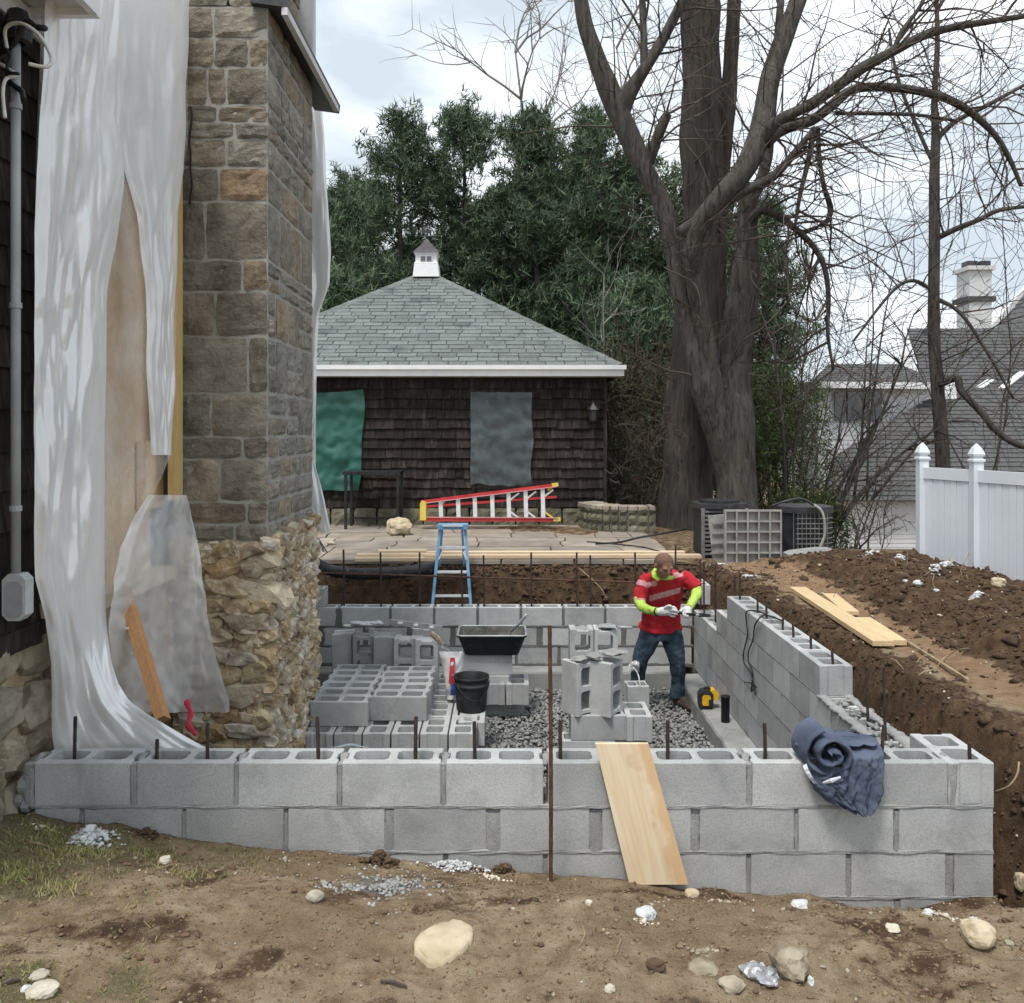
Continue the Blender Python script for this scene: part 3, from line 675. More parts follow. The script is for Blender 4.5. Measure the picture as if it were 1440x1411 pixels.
# stack under the mortar tub
Ys = 8.72
loose('top block of the pile that carries the mortar tub', ((685.5 - CX) * Ys / F, Ys, -.60 - BH), rot=(0, 0, .02), sc=(1.02, 1, 1))
loose('middle block of the pile under the mortar tub', ((690 - CX) * Ys / F, Ys - .02, -.795 - BH), rot=(0, 0, -.03), sc=(.78, 1, 1))
loose('bottom block of the pile under the mortar tub, darker and half in gravel', ((703 - CX) * Ys / F, Ys + .05, -.99 - BH), rot=(0, 0, .01), sc=(1, 1.25, 1))
# central stack of uprights
Yc = 7.2
cs = lambda px: (px - CX) * Yc / F
loose('long block laid under the pair of front upright blocks', (cs(842), Yc + .1, -.732 - BH), rot=(0, 0, 0), sc=(.955, 1, 1))
loose('end-on block with cores up at the right foot of the upright pair', (cs(898.5), Yc + .16, -.73 - BH), BY, (0, 0, R(90)), (1, .95, 1))
loose('lowest left block beneath the pair of front upright blocks', (cs(826), Yc + .1, -.928 - BH), sc=(.95, 1, 1))
loose('lowest right block beneath the pair of front upright blocks', (cs(886), Yc + .12, -.928 - BH), sc=(.6, 1, 1))
e = upright('front left upright block of the central stack with mortar on its end', cs(826.5), Yc + .12, -.73, 'core', 0); e.rotation_euler.rotate_axis('X', R(-36)); e.scale = (1.04, 1, 1.0)
e = upright('front right upright block of the central stack turned to show its cores', cs(868), Yc + .13, -.73, 'core', 0); e.rotation_euler.rotate_axis('X', R(-56)); e.scale = (1.05, 1, 1.0)
Yk = 7.75
kk = lambda px: (px - CX) * Yk / F
for px_, lab in ((818, 'rear left upright block of the central stack with one core showing'), (849.5, 'rear right upright block of the central stack with trowel on top')):
    o = upright(lab, kk(px_), Yk, -.545, 'core', 0); o.scale = (1, 1, 1); o.location.z = CZ - (882 - CY) * Yk / F - .2
    loose(lab.split(' upright')[0].replace('rear', 'block underneath the rear') + ' upright of the central stack', (kk(px_), Yk, CZ - (882 - CY) * Yk / F - .4 - BH - .003), BY, (0, 0, R(90)))
    loose('lowest ' + lab.split(' upright')[0].replace('rear', 'block under the rear') + ' upright of the central stack', (kk(px_), Yk, CZ - (882 - CY) * Yk / F - .4 - 2 * BH - .006), BY, (0, 0, R(90)))
loose('small dark block on the gravel beside the worker with an orange clip on it', ((896 - CX) * 8.2 / F, 8.25, -.965), BX, (0, 0, .06), (.42, .9, 1.0))
loose('block on the gravel under the small dark block beside the worker', ((890 - CX) * 8.2 / F, 8.27, -1.165), BX, (0, 0, .02), (.6, 1, 1.0))
loose('lone block sitting on the left end of the back wall', ((430 - CX) * BYw / F, BYw + .1, BZT + .008), BWF, (0, 0, 0), (.9, 1, 1), 'loose blocks on top of the walls')
loose('lone block standing on the back corner behind the worker', ((990 - CX) * 9.9 / F, 10.05, BZT + .01), BY, (0, 0, R(90)), (1, .55, 1.1), 'loose blocks on top of the walls')
# ---------------------------------------------------------------- stones that fill a face
def ashlar(name, parent, O, ux, uz, nrm, w, h, seed, m, depth=.1, bulge=.008, gap=.009, nx=6, nzz=6, rag=.013):
    O, ux, uz, nrm = Vector(O), Vector(ux), Vector(uz), Vector(nrm); v, f = [], []
    for i in range(nx + 1):
        for j in range(nzz + 1):
            a, b = i / nx, j / nzz; ed = min(a, 1 - a, b, 1 - b)
            x = gap + a * (w - 2 * gap); z = gap + b * (h - 2 * gap)
            x += rag * noise.noise(Vector((seed * 3.7, a * 3, b * 3))); z += rag * noise.noise(Vector((a * 3, seed * 2.9, b * 3)))
            if ed < .01 and min(max(a, 1 - a), max(b, 1 - b)) > .99: x += (.5 - a) * .012 * min(1, w * 5); z += (.5 - b) * .012 * min(1, h * 6)
            q_ = Vector((a * w * 9 + seed, b * h * 9, seed * 1.7)); o = (0 if ed < .01 else bulge) + (.5 * bulge + .013) * (1 if ed > .01 else .4) * (noise.noise(q_) + .7 * noise.noise(q_ * 2.7))
            v.append(O + ux * x + uz * z + nrm * o)
    n = nzz + 1; idx = lambda i, j: i * n + j
    for i in range(nx):
        for j in range(nzz): f.append((idx(i, j), idx(i + 1, j), idx(i + 1, j + 1), idx(i, j + 1)))
    ring = [idx(i, 0) for i in range(nx + 1)] + [idx(nx, j) for j in range(1, nzz + 1)] + [idx(i, nzz) for i in range(nx - 1, -1, -1)] + [idx(0, j) for j in range(nzz - 1, 0, -1)]
    b = len(v); v += [v[k] - nrm * depth for k in ring]; k = len(ring)
    f += [(ring[(i + 1) % k], ring[i], b + i, b + (i + 1) % k) for i in range(k)]
    if ux.cross(uz).dot(nrm) < 0: f = [tuple(reversed(q)) for q in f]
    return mk(name, v, f, m, parent)
RUB = [rock_mesh('stone', 40 + i, M['rubble'], 2, .55, 1, .75) for i in range(9)]
def rubble_fill(parent, O, ux, uz, nrm, W_, H_, size, seed, name='stone', asp=1.5, meshes=None, skip=None, dp=.07):
    rg = random.Random(seed); O, ux, uz, nrm = Vector(O), Vector(ux), Vector(uz), Vector(nrm); z = 0
    rotm = Matrix((ux, nrm, uz)).transposed()
    while z < H_:
        h = size * rg.uniform(.6, 1.25); x = -rg.uniform(0, size)
        while x < W_:
            w = h * asp * rg.uniform(.6, 1.3)
            c = O + ux * min(W_, max(0, x + w / 2)) + uz * (z + h / 2 + rg.uniform(-.25, .25) * h) + nrm * rg.uniform(-.035, .0)
            if not (skip and skip(c)):
                o = inst(name, rg.choice(meshes or RUB), c, (rotm @ Matrix.Rotation(rg.uniform(-.35, .35), 3, 'Y')).to_euler(), (w * .5, dp, h * .52), parent)
            x += w * .95
        z += h * .92
# ---------------------------------------------------------------- the house on the left
XH = -2.2
hs = thing('shingled_house', 'dark shingled house wall with white eave, open bay and rubble foundation at left', 'house', (XH, 4, -.3))
MB().b2((XH - .5, 2.4, .45), (XH - .03, 4.34, 3.6)).build('wall_sheathing', M['shake'], hs)
rg = random.Random(3); rows = 17
for r in range(rows):
    y = 2.9 + rg.uniform(-.1, 0); z = .5 + .18 * r
    while y < 4.34:
        w = min(rg.uniform(.11, .24), 4.345 - y)
        if w > .03 and y + w > 3.45:
            zb = z + rg.uniform(-.008, .008); t = .024
            v = [(XH + t, y + .003, zb), (XH + t, y + w - .003, zb), (XH + .002, y + w - .003, z + .22), (XH + .002, y + .003, z + .22), (XH - .03, y + .003, zb), (XH - .03, y + w - .003, zb)]
            mk('wall_shingle', v, [(0, 1, 2, 3), (4, 5, 1, 0), (4, 0, 3), (1, 5, 2)], M['shake'], hs)
        y += w
sk = MB(); sk.prism([(2.9, .46), (4.36, .53), (4.36, .60), (2.9, .60)], .04, (XH - .012, 0, 0), (0, 1, 0), (0, 0, 1), (1, 0, 0)); sk.build('skirt_board', M['shake'], hs)
# foundation of the house, in rubble, running behind the plastic
MB().b2((XH - .5, 2.8, -1.3), (XH - .06, 6.2, .5)).build('foundation', M['rubble_joint'], hs)
FND = stone('fieldstone', [(.3, .27, .2), (.38, .33, .24), (.25, .21, .15), (.42, .38, .3)], (.4, .36, .27), mott=(.13, .1, .065), mf=.6)
FND2 = stone('mossy_fieldstone', [(.14, .13, .09), (.19, .175, .125), (.12, .115, .09), (.22, .2, .15)], (.2, .2, .13), mott=(.07, .07, .04), mf=.6)
FMS = [rock_mesh('foundation_stone', 70 + i, FND, 2, .3, 1, .5) for i in range(5)]
rubble_fill(hs, (XH - .06, 3.1, -.55), (0, 1, 0), (0, 0, 1), (1, 0, 0), 1.75, 1.08, .26, 12, 'foundation_stone', 1.3, FMS, dp=.09)
# open bay: floor plate, back panel, studs
MB().b2((XH - .52, 4.36, .3), (XH - .46, 7.9, 4.6)).build('insulation_panel', M['white'], hs)
MB().b2((XH - .2, 5.2, .35), (XH - .17, 6.16, 3.05)).build('plywood_panel', M['plywood'], hs)
MB().b2((XH - .16, 5.9, .98), (XH - .1, 6.2, 1.42)).build('plywood_panel', M['plywood'], hs)
MB().b2((XH - .02, 4.36, .56), (XH + .07, 4.47, 4.4)).build('stud', M['wood_pale'], hs)
MB().b2((XH - .015, 6.05, 1.03), (XH + .03, 6.2, 4.4)).build('stud', M['wood_z'], hs)
for zz in (3.2, 2.75, 2.2, 1.75, 1.3): MB().lathe([(.011, 0), (.011, .004), (0, .005)], (0, 0, 0), 6)
MB().b2((XH - .25, 4.36, .5), (XH - .02, 6.24, .58)).build('sill_plate', M['wood_pale'], hs)
MB().b2((XH - .2, 4.36, 3.62), (XH - .02, 6.24, 4.4)).build('header', M['white'], hs)
# eave: soffit, fascia, crown
ev = MB(); ev.b2((XH - .6, 2.4, 3.42), (-1.9, 4.22, 3.5)); ev.build('soffit', M['soffit'], hs)
MB().b2((-1.905, 2.4, 3.39), (-1.87, 4.25, 3.62)).build('fascia', M['white'], hs)
MB().b2((XH - .6, 4.2205, 3.385), (-1.8705, 4.26, 3.62)).build('fascia', M['white'], hs)
MB().b2((XH - .03, 2.4, 3.30), (XH + .03, 4.33, 3.41)).build('frieze_board', M['white'], hs)
MB().prism([(0, 3.62), (.05, 3.66), (.06, 3.72), (-.8, 4.2), (-.8, 3.62)], 1.9, (-1.87, 2.38, 0), (1, 0, 0), (0, 0, 1), (0, 1, 0)).build('roof_edge', M['roof2'], hs)
# bump-out wall beyond the chimney with its white corner board
MB().b2((XH - .4, 7.72, -1.2), (-2.02, 9.2, 5.8)).build('rear_wall', M['shake'], hs)
MB().b2((-2.02, 8.9, -.3), (-1.90, 9.22, 5.9)).build('corner_board', M['soffit'], hs)
MB().b2((-2.02, 8.86, 3.2), (-1.86, 8.9, 5.9)).build('corner_board', M['pvc'], hs)
# ---------------------------------------------------------------- stone chimney
CYF, CXR, CYB = 6.26, -1.612, 7.69
ch = thing('stone_chimney', 'tall rough stone chimney with dark metal ledge and crumbling tan rubble base', 'chimney', (-1.9, 7, -1.2))
zc_ = lambda py: CZ - (py - CY) * CYF / F
MB().b2((XH - .05, CYF + .004, .6), (CXR - .004, CYB, 4.36)).build('core', M['joint'], ch)
rows = [(762, 738, [255, 330]), (738, 706, [255, 347]), (706, 646, [255, 309]), (646, 615, [255, 341]), (615, 553, [255, 297]), (553, 474, [255, 349]), (474, 410, [255, 303]), (410, 366, [255, 341]), (366, 284, [255, 289]), (284, 236, [255, 308]), (236, 196, [255, 318]), (196, 172, [255, 330]), (172, 148, [255, 306]), (148, 95, [255, 292, 318]), (95, 54, [255, 300, 350]), (54, 10, [255, 300]), (10, -40, [255, 320])]
k = 0; rg = random.Random(11)
for a, b, xs in rows:
    z0, z1 = zc_(a), zc_(b); xs = [(x - CX) * CYF / F for x in xs] + [CXR]
    for x0, x1 in zip(xs, xs[1:]):
        k += 1; ashlar('stone', ch, (x0, CYF, z0), (1, 0, 0), (0, 0, 1), (0, -1, 0), x1 - x0, z1 - z0, k * 1.37, M['ashlar'], .09, .008)
    y = CYF + .002; n = rg.choice([3, 4, 4, 5]); cuts = [0] + sorted(min(.92, max(.1, (i + rg.uniform(-.3, .3)) / n)) for i in range(1, n)) + [1]
    if z1 - z0 > .2 and rg.random() < .8: halves = [(z0, lerp(z0, z1, .48)), (lerp(z0, z1, .48), z1)]
    else: halves = [(z0, z1)]
    for (u0, u1) in zip(cuts, cuts[1:]):
        for (q0, q1) in (halves if rg.random() < .7 else [(z0, z1)]):
            k += 1; ashlar('stone', ch, (CXR, y + u0 * (CYB - y), q0), (0, 1, 0), (0, 0, 1), (1, 0, 0), (u1 - u0) * (CYB - y), q1 - q0, k * 1.37, M['ashlar_side'], .09, .012, .013, 5, 5)
# upper stack above the ledge
MB().b2((XH + .1, CYF + .22, 4.36), (-1.73, CYB - .05, 6.2)).build('upper_core', M['joint'], ch)
for r in range(6):
    z = 4.42 + .27 * r
    for i in range(3):
        k += 1; ashlar('stone', ch, (XH + .1 + .16 * i, CYF + .2, z), (1, 0, 0), (0, 0, 1), (0, -1, 0), .155, .26, k * 1.3, M['ashlar'], .09, .015, .008, 3, 3)
    for i in range(5):
        k += 1; ashlar('stone', ch, (-1.71, CYF + .21 + .24 * i, z), (0, 1, 0), (0, 0, 1), (1, 0, 0), .238, .265, k * 1.3, M['ashlar'], .09, .015, .008, 3, 3)
led = MB(); led.prism([(-1.5, 4.33), (-1.49, 4.40), (-1.70, 4.50), (-1.72, 4.36)], 2.1, (0, CYF - .06, 0), (1, 0, 0), (0, 0, 1), (0, 1, 0))
0 and led.prism([(CYF - .07, 4.33), (CYF - .075, 4.40), (CYF + .2, 4.50), (CYF + .2, 4.36)], .72, (XH, 0, 0), (0, 1, 0), (0, 0, 1), (1, 0, 0))
led.build('flashing', M['flash'], ch)
MB().b2((-1.51, CYF - .05, 4.28), (-1.47, 8.1, 4.33)).build('drip_edge', M['soffit'], ch)
cab = [P(268 + 4 * nz(i * .4), 150 + 12.5 * i, CYF - .03 - .012 * math.sin(i)) for i in range(12)]
MB().tube(cab, .007, 6).build('cable', M['dark'], ch)
# rubble base
bt = MB()
bp_ = [(XH - .05, 6.24), (-1.9, 6.26), (-1.68, 6.265), (-1.625, 6.34), (-1.61, 6.7), (-1.61, 7.2), (-1.67, 7.66), (XH - .05, 7.66)]
def base_skin(u, v):
    k = min(6.9999, u * 7); i = int(k); x, y = lerp(bp_[i][0], bp_[i + 1][0], k - i), lerp(bp_[i][1], bp_[i + 1][1], k - i); z = lerp(-1.28, .73, v)
    d = .012 + .06 * fbm(x * 5 + y * 3, y * 5, z * 5, 6) + .04 * abs(fbm(x * 12, y * 12, z * 12, 4)); out = Vector((1 if i > 2 else .2, -1 if i < 3 else -.1, 0)).normalized()
    return Vector((x, y, z)) + out * d
bt.grid(100, 90, base_skin).build('base_core', M['rubble_joint'], ch)
rubble_fill(ch, (XH, 6.235, -1.1), (1, 0, 0), (0, 0, 1), (0, -1, 0), .55, 1.80, .15, 21, asp=1.7, dp=.06)
rubble_fill(ch, (-1.6, 6.27, -1.2), (0, 1, 0), (0, 0, 1), (1, 0, 0), 1.38, 1.90, .1, 22, asp=1.1, dp=.07)
# ---------------------------------------------------------------- shed / pool house
SY, SX0, SX1, SZ = 14.4, -4.53, 1.53, 0.0
sh = thing('shingled_shed', 'dark shingled garden shed with green grey hip roof, white fascia and small cupola', 'shed', (-1.5, SY, 0))
MB().b2((SX0, SY + .03, 0), (SX1 - .02, SY + 5.6, 2.42)).build('wall', M['shed_shake'], sh)
rg = random.Random(8); stuffm = MB()
for r in range(15):
    z = .28 + .155 * r; x = SX0 - rg.uniform(0, .1)
    while x < SX1:
        w = min(rg.choice([.13, .18, .24, .3]) * rg.uniform(.9, 1.15), SX1 - x)
        if w > .03:
            zb = z + rg.uniform(-.012, .012); t = rg.uniform(.022, .034)
            v = [(x + .003, SY - t, zb), (x + w - .003, SY - t, zb), (x + w - .003, SY + .012, z + .2), (x + .003, SY + .012, z + .2), (x + .003, SY + .03, zb), (x + w - .003, SY + .03, zb)]
            f = [(0, 1, 2, 3), (4, 5, 1, 0), (4, 0, 3), (1, 5, 2)]
            if x > -3.1 and not (-.62 < x < .2 and .35 < z < 2.0) : mk('wall_shingle', v, f, M['shed_shake'], sh)
            else: stuffm.add(v, f)
        x += w
tag(stuffm.build('wall_shingles_out_of_sight', M['shed_shake'], sh), kind='stuff')
for i in range(17):
    x = SX0 + .36 * i; ashlar('foundation_stone', sh, (x, SY - .045, -.05), (1, 0, 0), (0, 0, 1), (0, -1, 0), .355, .33 + .03 * nz(i * 2), 300 + i, FND2, .08, .02)
MB().b2((SX1 - .02, SY - .035, .25), (SX1 + .035, SY + .06, 2.42)).build('corner_board', M['shed_shake'], sh)
EX0, EX1, EY, EZ = -4.78, 1.78, 14.15, 2.47; AX, AY, AZ = -1.5, 17.43, 4.47
rf = MB().add([(EX0, EY, EZ), (EX1, EY, EZ), (EX1, 2 * AY - EY, EZ), (EX0, 2 * AY - EY, EZ), (AX, AY, AZ)], [(0, 1, 4), (1, 2, 4), (2, 3, 4), (3, 0, 4), (3, 2, 1, 0)]).build('roof', M['roof_under'], sh)
slope = Vector((0, AY - EY, AZ - EZ)); SL = slope.length; sdirn = slope.normalized(); nrm = Vector((1, 0, 0)).cross(sdirn)
st = MB(); nr = 27; ex = SL / nr
for r in range(nr):
    t0, t1 = r / nr, min(1, (r + 1.12) / nr)
    xa, xb = lerp(EX0, AX, t0), lerp(EX1, AX, t0); x = xa - rg.uniform(0, .28)
    while x < xb:
        w = rg.uniform(.26, .34); x0, x1 = max(x + .009, xa), min(x + w - .009, xb)
        if x1 - x0 > .03:
            u0, u1 = max(x0, lerp(EX0, AX, t1)), min(x1, lerp(EX1, AX, t1))
            if u1 > u0:
                lift = rg.uniform(.012, .02); b0 = Vector((0, EY, EZ)) + slope * t0 + sdirn * rg.uniform(-.008, .008); b1 = Vector((0, EY, EZ)) + slope * t1
                v = [b0 + Vector((x0, 0, 0)) + nrm * lift, b0 + Vector((x1, 0, 0)) + nrm * lift, b1 + Vector((u1, 0, 0)) + nrm * .006, b1 + Vector((u0, 0, 0)) + nrm * .006, b0 + Vector((x0, 0, 0)), b0 + Vector((x1, 0, 0))]
                f = [(0, 1, 2, 3), (4, 5, 1, 0), (4, 0, 3), (1, 5, 2)]
                if x1 > -3.05: mk('shingle', v, f, M['roof'], rf)
                else: st.add(v, f)
        x += w
tag(st.build('hidden_shingles', M['roof'], rf), kind='stuff')
for cx_, sgn in ((EX1, 1), (EX0, -1)):
    c0, c1 = Vector((cx_, EY, EZ)), Vector((AX, AY, AZ)); n = 17
    for i in range(n):
        a, b = c0.lerp(c1, i / n), c0.lerp(c1, (i + 1.1) / n)
        s = Vector((1, 0, 0)) * .11; q = Vector((0, 1, 0)) * .11; up = Vector((0, 0, .045))
        v = [a + up, b + up * .8, a - s * sgn - Vector((0, 0, .0)) + up * .25, b - s * sgn + up * .25, a + q + up * .1, b + q + up * .1]
        mk('hip_cap', v, [(0, 2, 3, 1), (0, 1, 5, 4), (0, 4, 2), (1, 3, 5)], M['roof'], rf)
MB().b2((EX0, EY - .03, EZ - .15), (EX1 + .02, EY + .01, EZ + .005)).b2((EX0, EY - .07, EZ - .055), (EX1 + .05, EY - .031, EZ + .012)).build('fascia', M['white'], sh)
MB().b2((EX1 - .01, EY + .011, EZ - .15), (EX1 + .025, 20.7, EZ)).build('fascia', M['white'], sh)
MB().b2((EX0, EY + .0101, EZ - .16), (EX1 - .012, SY + .02, EZ - .13)).build('soffit', M['soffit'], sh)
# cupola
cu = thing('roof_cupola', 'small white cupola with dark pointed cap and weathervane at the peak of the shed roof', 'cupola', (AX, 17.35, 4.3))
yc = 17.35; s_ = lambda px, Y=yc: (px - CX) * Y / F; z_ = lambda py, Y=yc: CZ - (py - CY) * Y / F
xc, w0 = s_(600.5), .235
v = []
prof = [(w0 * 1.04, z_(392)), (w0 * .93, z_(374)), (w0 * .93, z_(372.5)), (w0 * .84, z_(371)), (w0 * .84, z_(362)), (w0 * .98, z_(358)), (w0 * .98, z_(356.5))]
b = MB(); 
for w, z in prof: b.v += [Vector((xc - w, yc - w, z)), Vector((xc + w, yc - w, z)), Vector((xc + w, yc + w, z)), Vector((xc - w, yc + w, z))]
b.f = [(i * 4 + j, i * 4 + (j + 1) % 4, i * 4 + 4 + (j + 1) % 4, i * 4 + 4 + j) for i in range(len(prof) - 1) for j in range(4)]; b.m = [0] * len(b.f)
b.build('body', M['white'], cu)
wz0, wz1 = z_(370.2), z_(363.2)
wf = MB().b2((xc - .115, yc - w0 * .84 - .015, wz0 - .01), (xc + .115, yc - w0 * .84 + .01, wz1 + .01)).build('window', M['white'], cu)
for i in (-1, 1):
    for j in (0, 1):
        zc0 = lerp(wz0, wz1, .06 + .48 * j); MB().b2((xc + i * .055 - .045, yc - w0 * .84 - .022, zc0), (xc + i * .055 + .045, yc - w0 * .84 - .0151, zc0 + (wz1 - wz0) * .4)).build('pane', M['glass'], wf)
cp = MB(); prof = [(w0 * 1.05, z_(358)), (w0 * .6, z_(349)), (w0 * .22, z_(341)), (.012, z_(336))]
for w, z in prof: cp.v += [Vector((xc - w, yc - w, z)), Vector((xc + w, yc - w, z)), Vector((xc + w, yc + w, z)), Vector((xc - w, yc + w, z))]
cp.f = [(i * 4 + j, i * 4 + (j + 1) % 4, i * 4 + 4 + (j + 1) % 4, i * 4 + 4 + j) for i in range(3) for j in range(4)] + [(3, 2, 1, 0)]; cp.m = [0] * len(cp.f)
cp.build('cap', M['cap'], cu)
wv = MB(); zt = z_(337); wv.tube([(xc, yc, zt - .03), (xc, yc, zt + .2)], .012, 5); wv.tube([(xc - .14, yc, zt + .06), (xc + .14, yc, zt + .06)], .01, 5)
wv.lathe([(0, 0), (.03, .02), (.03, .04), (0, .06)], (xc, yc, zt + .02), 8); wv.prism([(-.12, .13), (.02, .12), (.1, .16), (.05, .19), (-.02, .17), (-.08, .21)], .01, (xc, yc, zt), (1, 0, 0), (0, 0, 1), (0, 1, 0))
wv.build('weathervane', M['flash'], cu)
# sheets nailed over the openings of the shed, lantern, steel table frame
def tarp(name, label, px0, px1, py0, py1, Y, m, seed, rag=.03, amp=.03):
    a, b = P(px0, py0, Y), P(px1, py1, Y)
    def fn(u, v):
        x = lerp(a.x, b.x, u) + rag * nz(v * 3, seed) * (1 if u > .9 else .2) - (.14 * (v - .45) * (1 if v > .45 else 0) * u if seed == 1 else 0); z = lerp(a.z, b.z, v) + rag * nz(u * 4, seed + 3) * (1 if v > .9 else .3)
        if seed == 1: z -= .05 * math.sin(u * 3.1) * (1 - v)
        return (x, Y - .05 - amp * (1.3 * abs(fbm(u * 2.2 + v * 1.5, v * 2.4 - u * 1.3, seed, 3)) + .9 * abs(nz(u * 3 - v * 1.5, seed + 9)) + .35 * abs(nz(u * 6 + v * 4, v * 2 - u * 3, seed + 5))) - .02 * nz(u * 2, v * 9, seed), z)
    o = MB().grid(40, 50, fn).build(name, m, None, True); return tag(o, label, 'tarp')
tarp('tarp', 'green plastic tarp covering the left opening of the shed', 400, 512, 548, 690, SY, M['poly_green'], 1, .05, .05)
tarp('plastic_sheet', 'dusty grey clear plastic sheet nailed over the shed door', 662, 748, 552, 682, SY, M['poly_grey'], 2, .06, .025)
for px_ in (664, 740): tag(MB().b2((P(px_, 0, SY).x, SY - .045, .45), (P(px_, 0, SY).x + .05, SY - .03, 1.95)).build('batten', M['shed_shake'], sh))
MB().b2((-.56, SY + .0, .45), (.32, SY + .04, 1.98)).build('door', M['flash'], sh)
ln = thing('wall_lantern', 'small black wall lantern near the right corner of the shed', 'lantern', (P(833, 585, SY).x, SY - .1, 1.6))
lx = P(833, 585, SY).x; lz = P(833, 592, SY).z
MB().lathe([(0, .0), (.05, .01), (.06, .03), (.075, .18), (.055, .2)], (lx, SY - .12, lz - .02), 6).build('lamp_body', M['flash'], ln)
MB().lathe([(.1, .19), (.085, .21), (.03, .27), (.012, .31), (0, .31)], (lx, SY - .12, lz - .02), 6).build('lamp_cap', M['flash'], ln)
MB().tube([(lx, SY - .12, lz + .29), (lx, SY - .06, lz + .33), (lx, SY - .02, lz + .22)], .012, 5).build('bracket', M['flash'], ln)
Yt = 14.0; tb = thing('table_frame', 'black square steel table frame standing against the shed wall', 'table', (P(525, 0, Yt).x, Yt, .0))
xa, xb = P(491, 0, Yt).x, P(563, 0, Yt).x; zt = P(0, 664, Yt).z
for x in (xa, xb):
    for y in (Yt - .3, Yt + .2): MB().b2((x - .02, y - .02, 0), (x + .02, y + .02, zt - .03)).build('leg', M['dark'], tb)
MB().b2((xa - .045, Yt - .33, zt - .03), (xb + .03, Yt + .23, zt + .02)).build('top', M['dark'], tb)
MB().b2((xa, Yt + .19, .12), (xb, Yt + .21, .15)).build('stretcher', M['dark'], tb)
# ---------------------------------------------------------------- flagstone patio and low wall
pt = MB().b2((-4.5, 10.52, -.25), (1.92, 14.4, -.012)).build('patio', M['flag_joint']); tag(pt, kind='structure')
rg = random.Random(4); y = 10.46; k = 0
while y < 14.35:
    d = rg.uniform(.38, .8) * (1 if y < 13 else .8); x = -3.1 + rg.uniform(-.3, 0)
    xr = lerp(2.0, 1.98, (y - 10.4) / 4)
    while x < xr:
        w = rg.uniform(.45, 1.15); k += 1; x1 = min(x + w, xr); n = 9; g = .012
        yo = lambda xx, yy: yy + .07 * nz(xx * 1.7, yy * 2.1, 1)
        xo = lambda xx, yy: xx + .07 * nz(yy * 2.3, xx * 1.7, 8)
        cs_ = [(x + g, y + g), ((x + x1) / 2, y + g), (x1 - g, y + g), (x1 - g, y + d / 2), (x1 - g, y + d - g), ((x + x1) / 2, y + d - g), (x + g, y + d - g), (x + g, y + d / 2)]
        poly = [(xo(a, b), min(14.38, yo(a, b))) for a, b in cs_]
        if x1 - x > .12 and y < 14.2:
            z = .006 * rg.random()
            MB().prism(poly, .045, (0, 0, z - .03), (1, 0, 0), (0, 1, 0), (0, 0, 1)).build('flagstone', M['flag'], pt)
        x = x1
        if xr - x < .12: break
    y += d
lw = thing('stone_wall', 'low curved fieldstone wall at the right corner of the patio', 'stone wall', (1.6, 13.4, 0))
cv = [(1.12, 14.2), (1.2, 13.75), (1.4, 13.45), (1.75, 13.32), (2.15, 13.3)]
cp_ = smoothpath(cv, 3); k = 600
core = MB()
for p, q in zip(cp_, cp_[1:]):
    p, q = Vector((p[0], p[1], 0)), Vector((q[0], q[1], 0)); d = (q - p); L = d.length; d.normalize(); n = Vector((d.y, -d.x, 0))
    core.beam(p - n * .16 + Vector((0, 0, .19)), q - n * .16 + Vector((0, 0, .19)), .26, .34, (0, 0, 1)) 
    zz = -.05
    for h in (.17, .15, .11):
        k += 1; ashlar('stone', lw, p + Vector((0, 0, zz)), d, (0, 0, 1), n, L, h, k, FND2, .08, .025, .006, 3, 3); zz += h
    k += 1; ashlar('cap_stone', lw, p + Vector((0, 0, .385)) + n * .03, d, -n, (0, 0, 1), L, .4, k, M['flag'], .05, .012, .005, 3, 3)
core.build('core', M['joint'], lw)
# ---------------------------------------------------------------- white vinyl fence
fe = thing('vinyl_fence', 'white vinyl privacy fence with pointed post caps behind the soil bank', 'fence', (4.6, 9.3, 0))
fp = [P(1297, 657, 10.0), P(1373, 660, 9.25)]; d = (fp[1] - fp[0]); d.z = 0; fp = [fp[0], fp[1], fp[1] + d * 2.1 , fp[1] + d * 4.2]
for i, p in enumerate(fp):
    MB().b2((p.x - .05, p.y - .05, -.3), (p.x + .05, p.y + .05, 1.17)).build('post', M['vinyl'], fe)
    c = MB(); pr = [(.048, 1.17), (.062, 1.174), (.062, 1.195), (.042, 1.205), (.042, 1.22), (.056, 1.23), (.06, 1.25), (.036, 1.31), (.005, 1.355)]
    for w, z in pr: c.v += [Vector((p.x - w, p.y - w, z)), Vector((p.x + w, p.y - w, z)), Vector((p.x + w, p.y + w, z)), Vector((p.x - w, p.y + w, z))]
    c.f = [(a * 4 + j, a * 4 + (j + 1) % 4, a * 4 + 4 + (j + 1) % 4, a * 4 + 4 + j) for a in range(len(pr) - 1) for j in range(4)] + [(32, 33, 34, 35)]; c.m = [0] * len(c.f)
    c.build('post_cap', M['vinyl'], fe)
for p, q in zip(fp, fp[1:]):
    dd = (q - p); dd.z = 0; L = dd.length; u = dd.normalized(); n = Vector((-u.y, u.x, 0))
    MB().beam(p.xy.to_3d() + Vector((0, 0, 1.03)), q.xy.to_3d() + Vector((0, 0, 1.03)), .05, .12).build('rail', M['vinyl'], fe)
    nb = max(6, round(L / .085))
    for i in range(nb):
        c = p.xy.to_3d() + u * (L * (i + .5) / nb) + Vector((0, 0, .37))
        MB().box(c, (L / nb - .006, .022 + .006 * (i % 2), 1.22), Matrix((u, n, Vector((0, 0, 1)))).transposed()).build('board', M['vinyl'], fe)
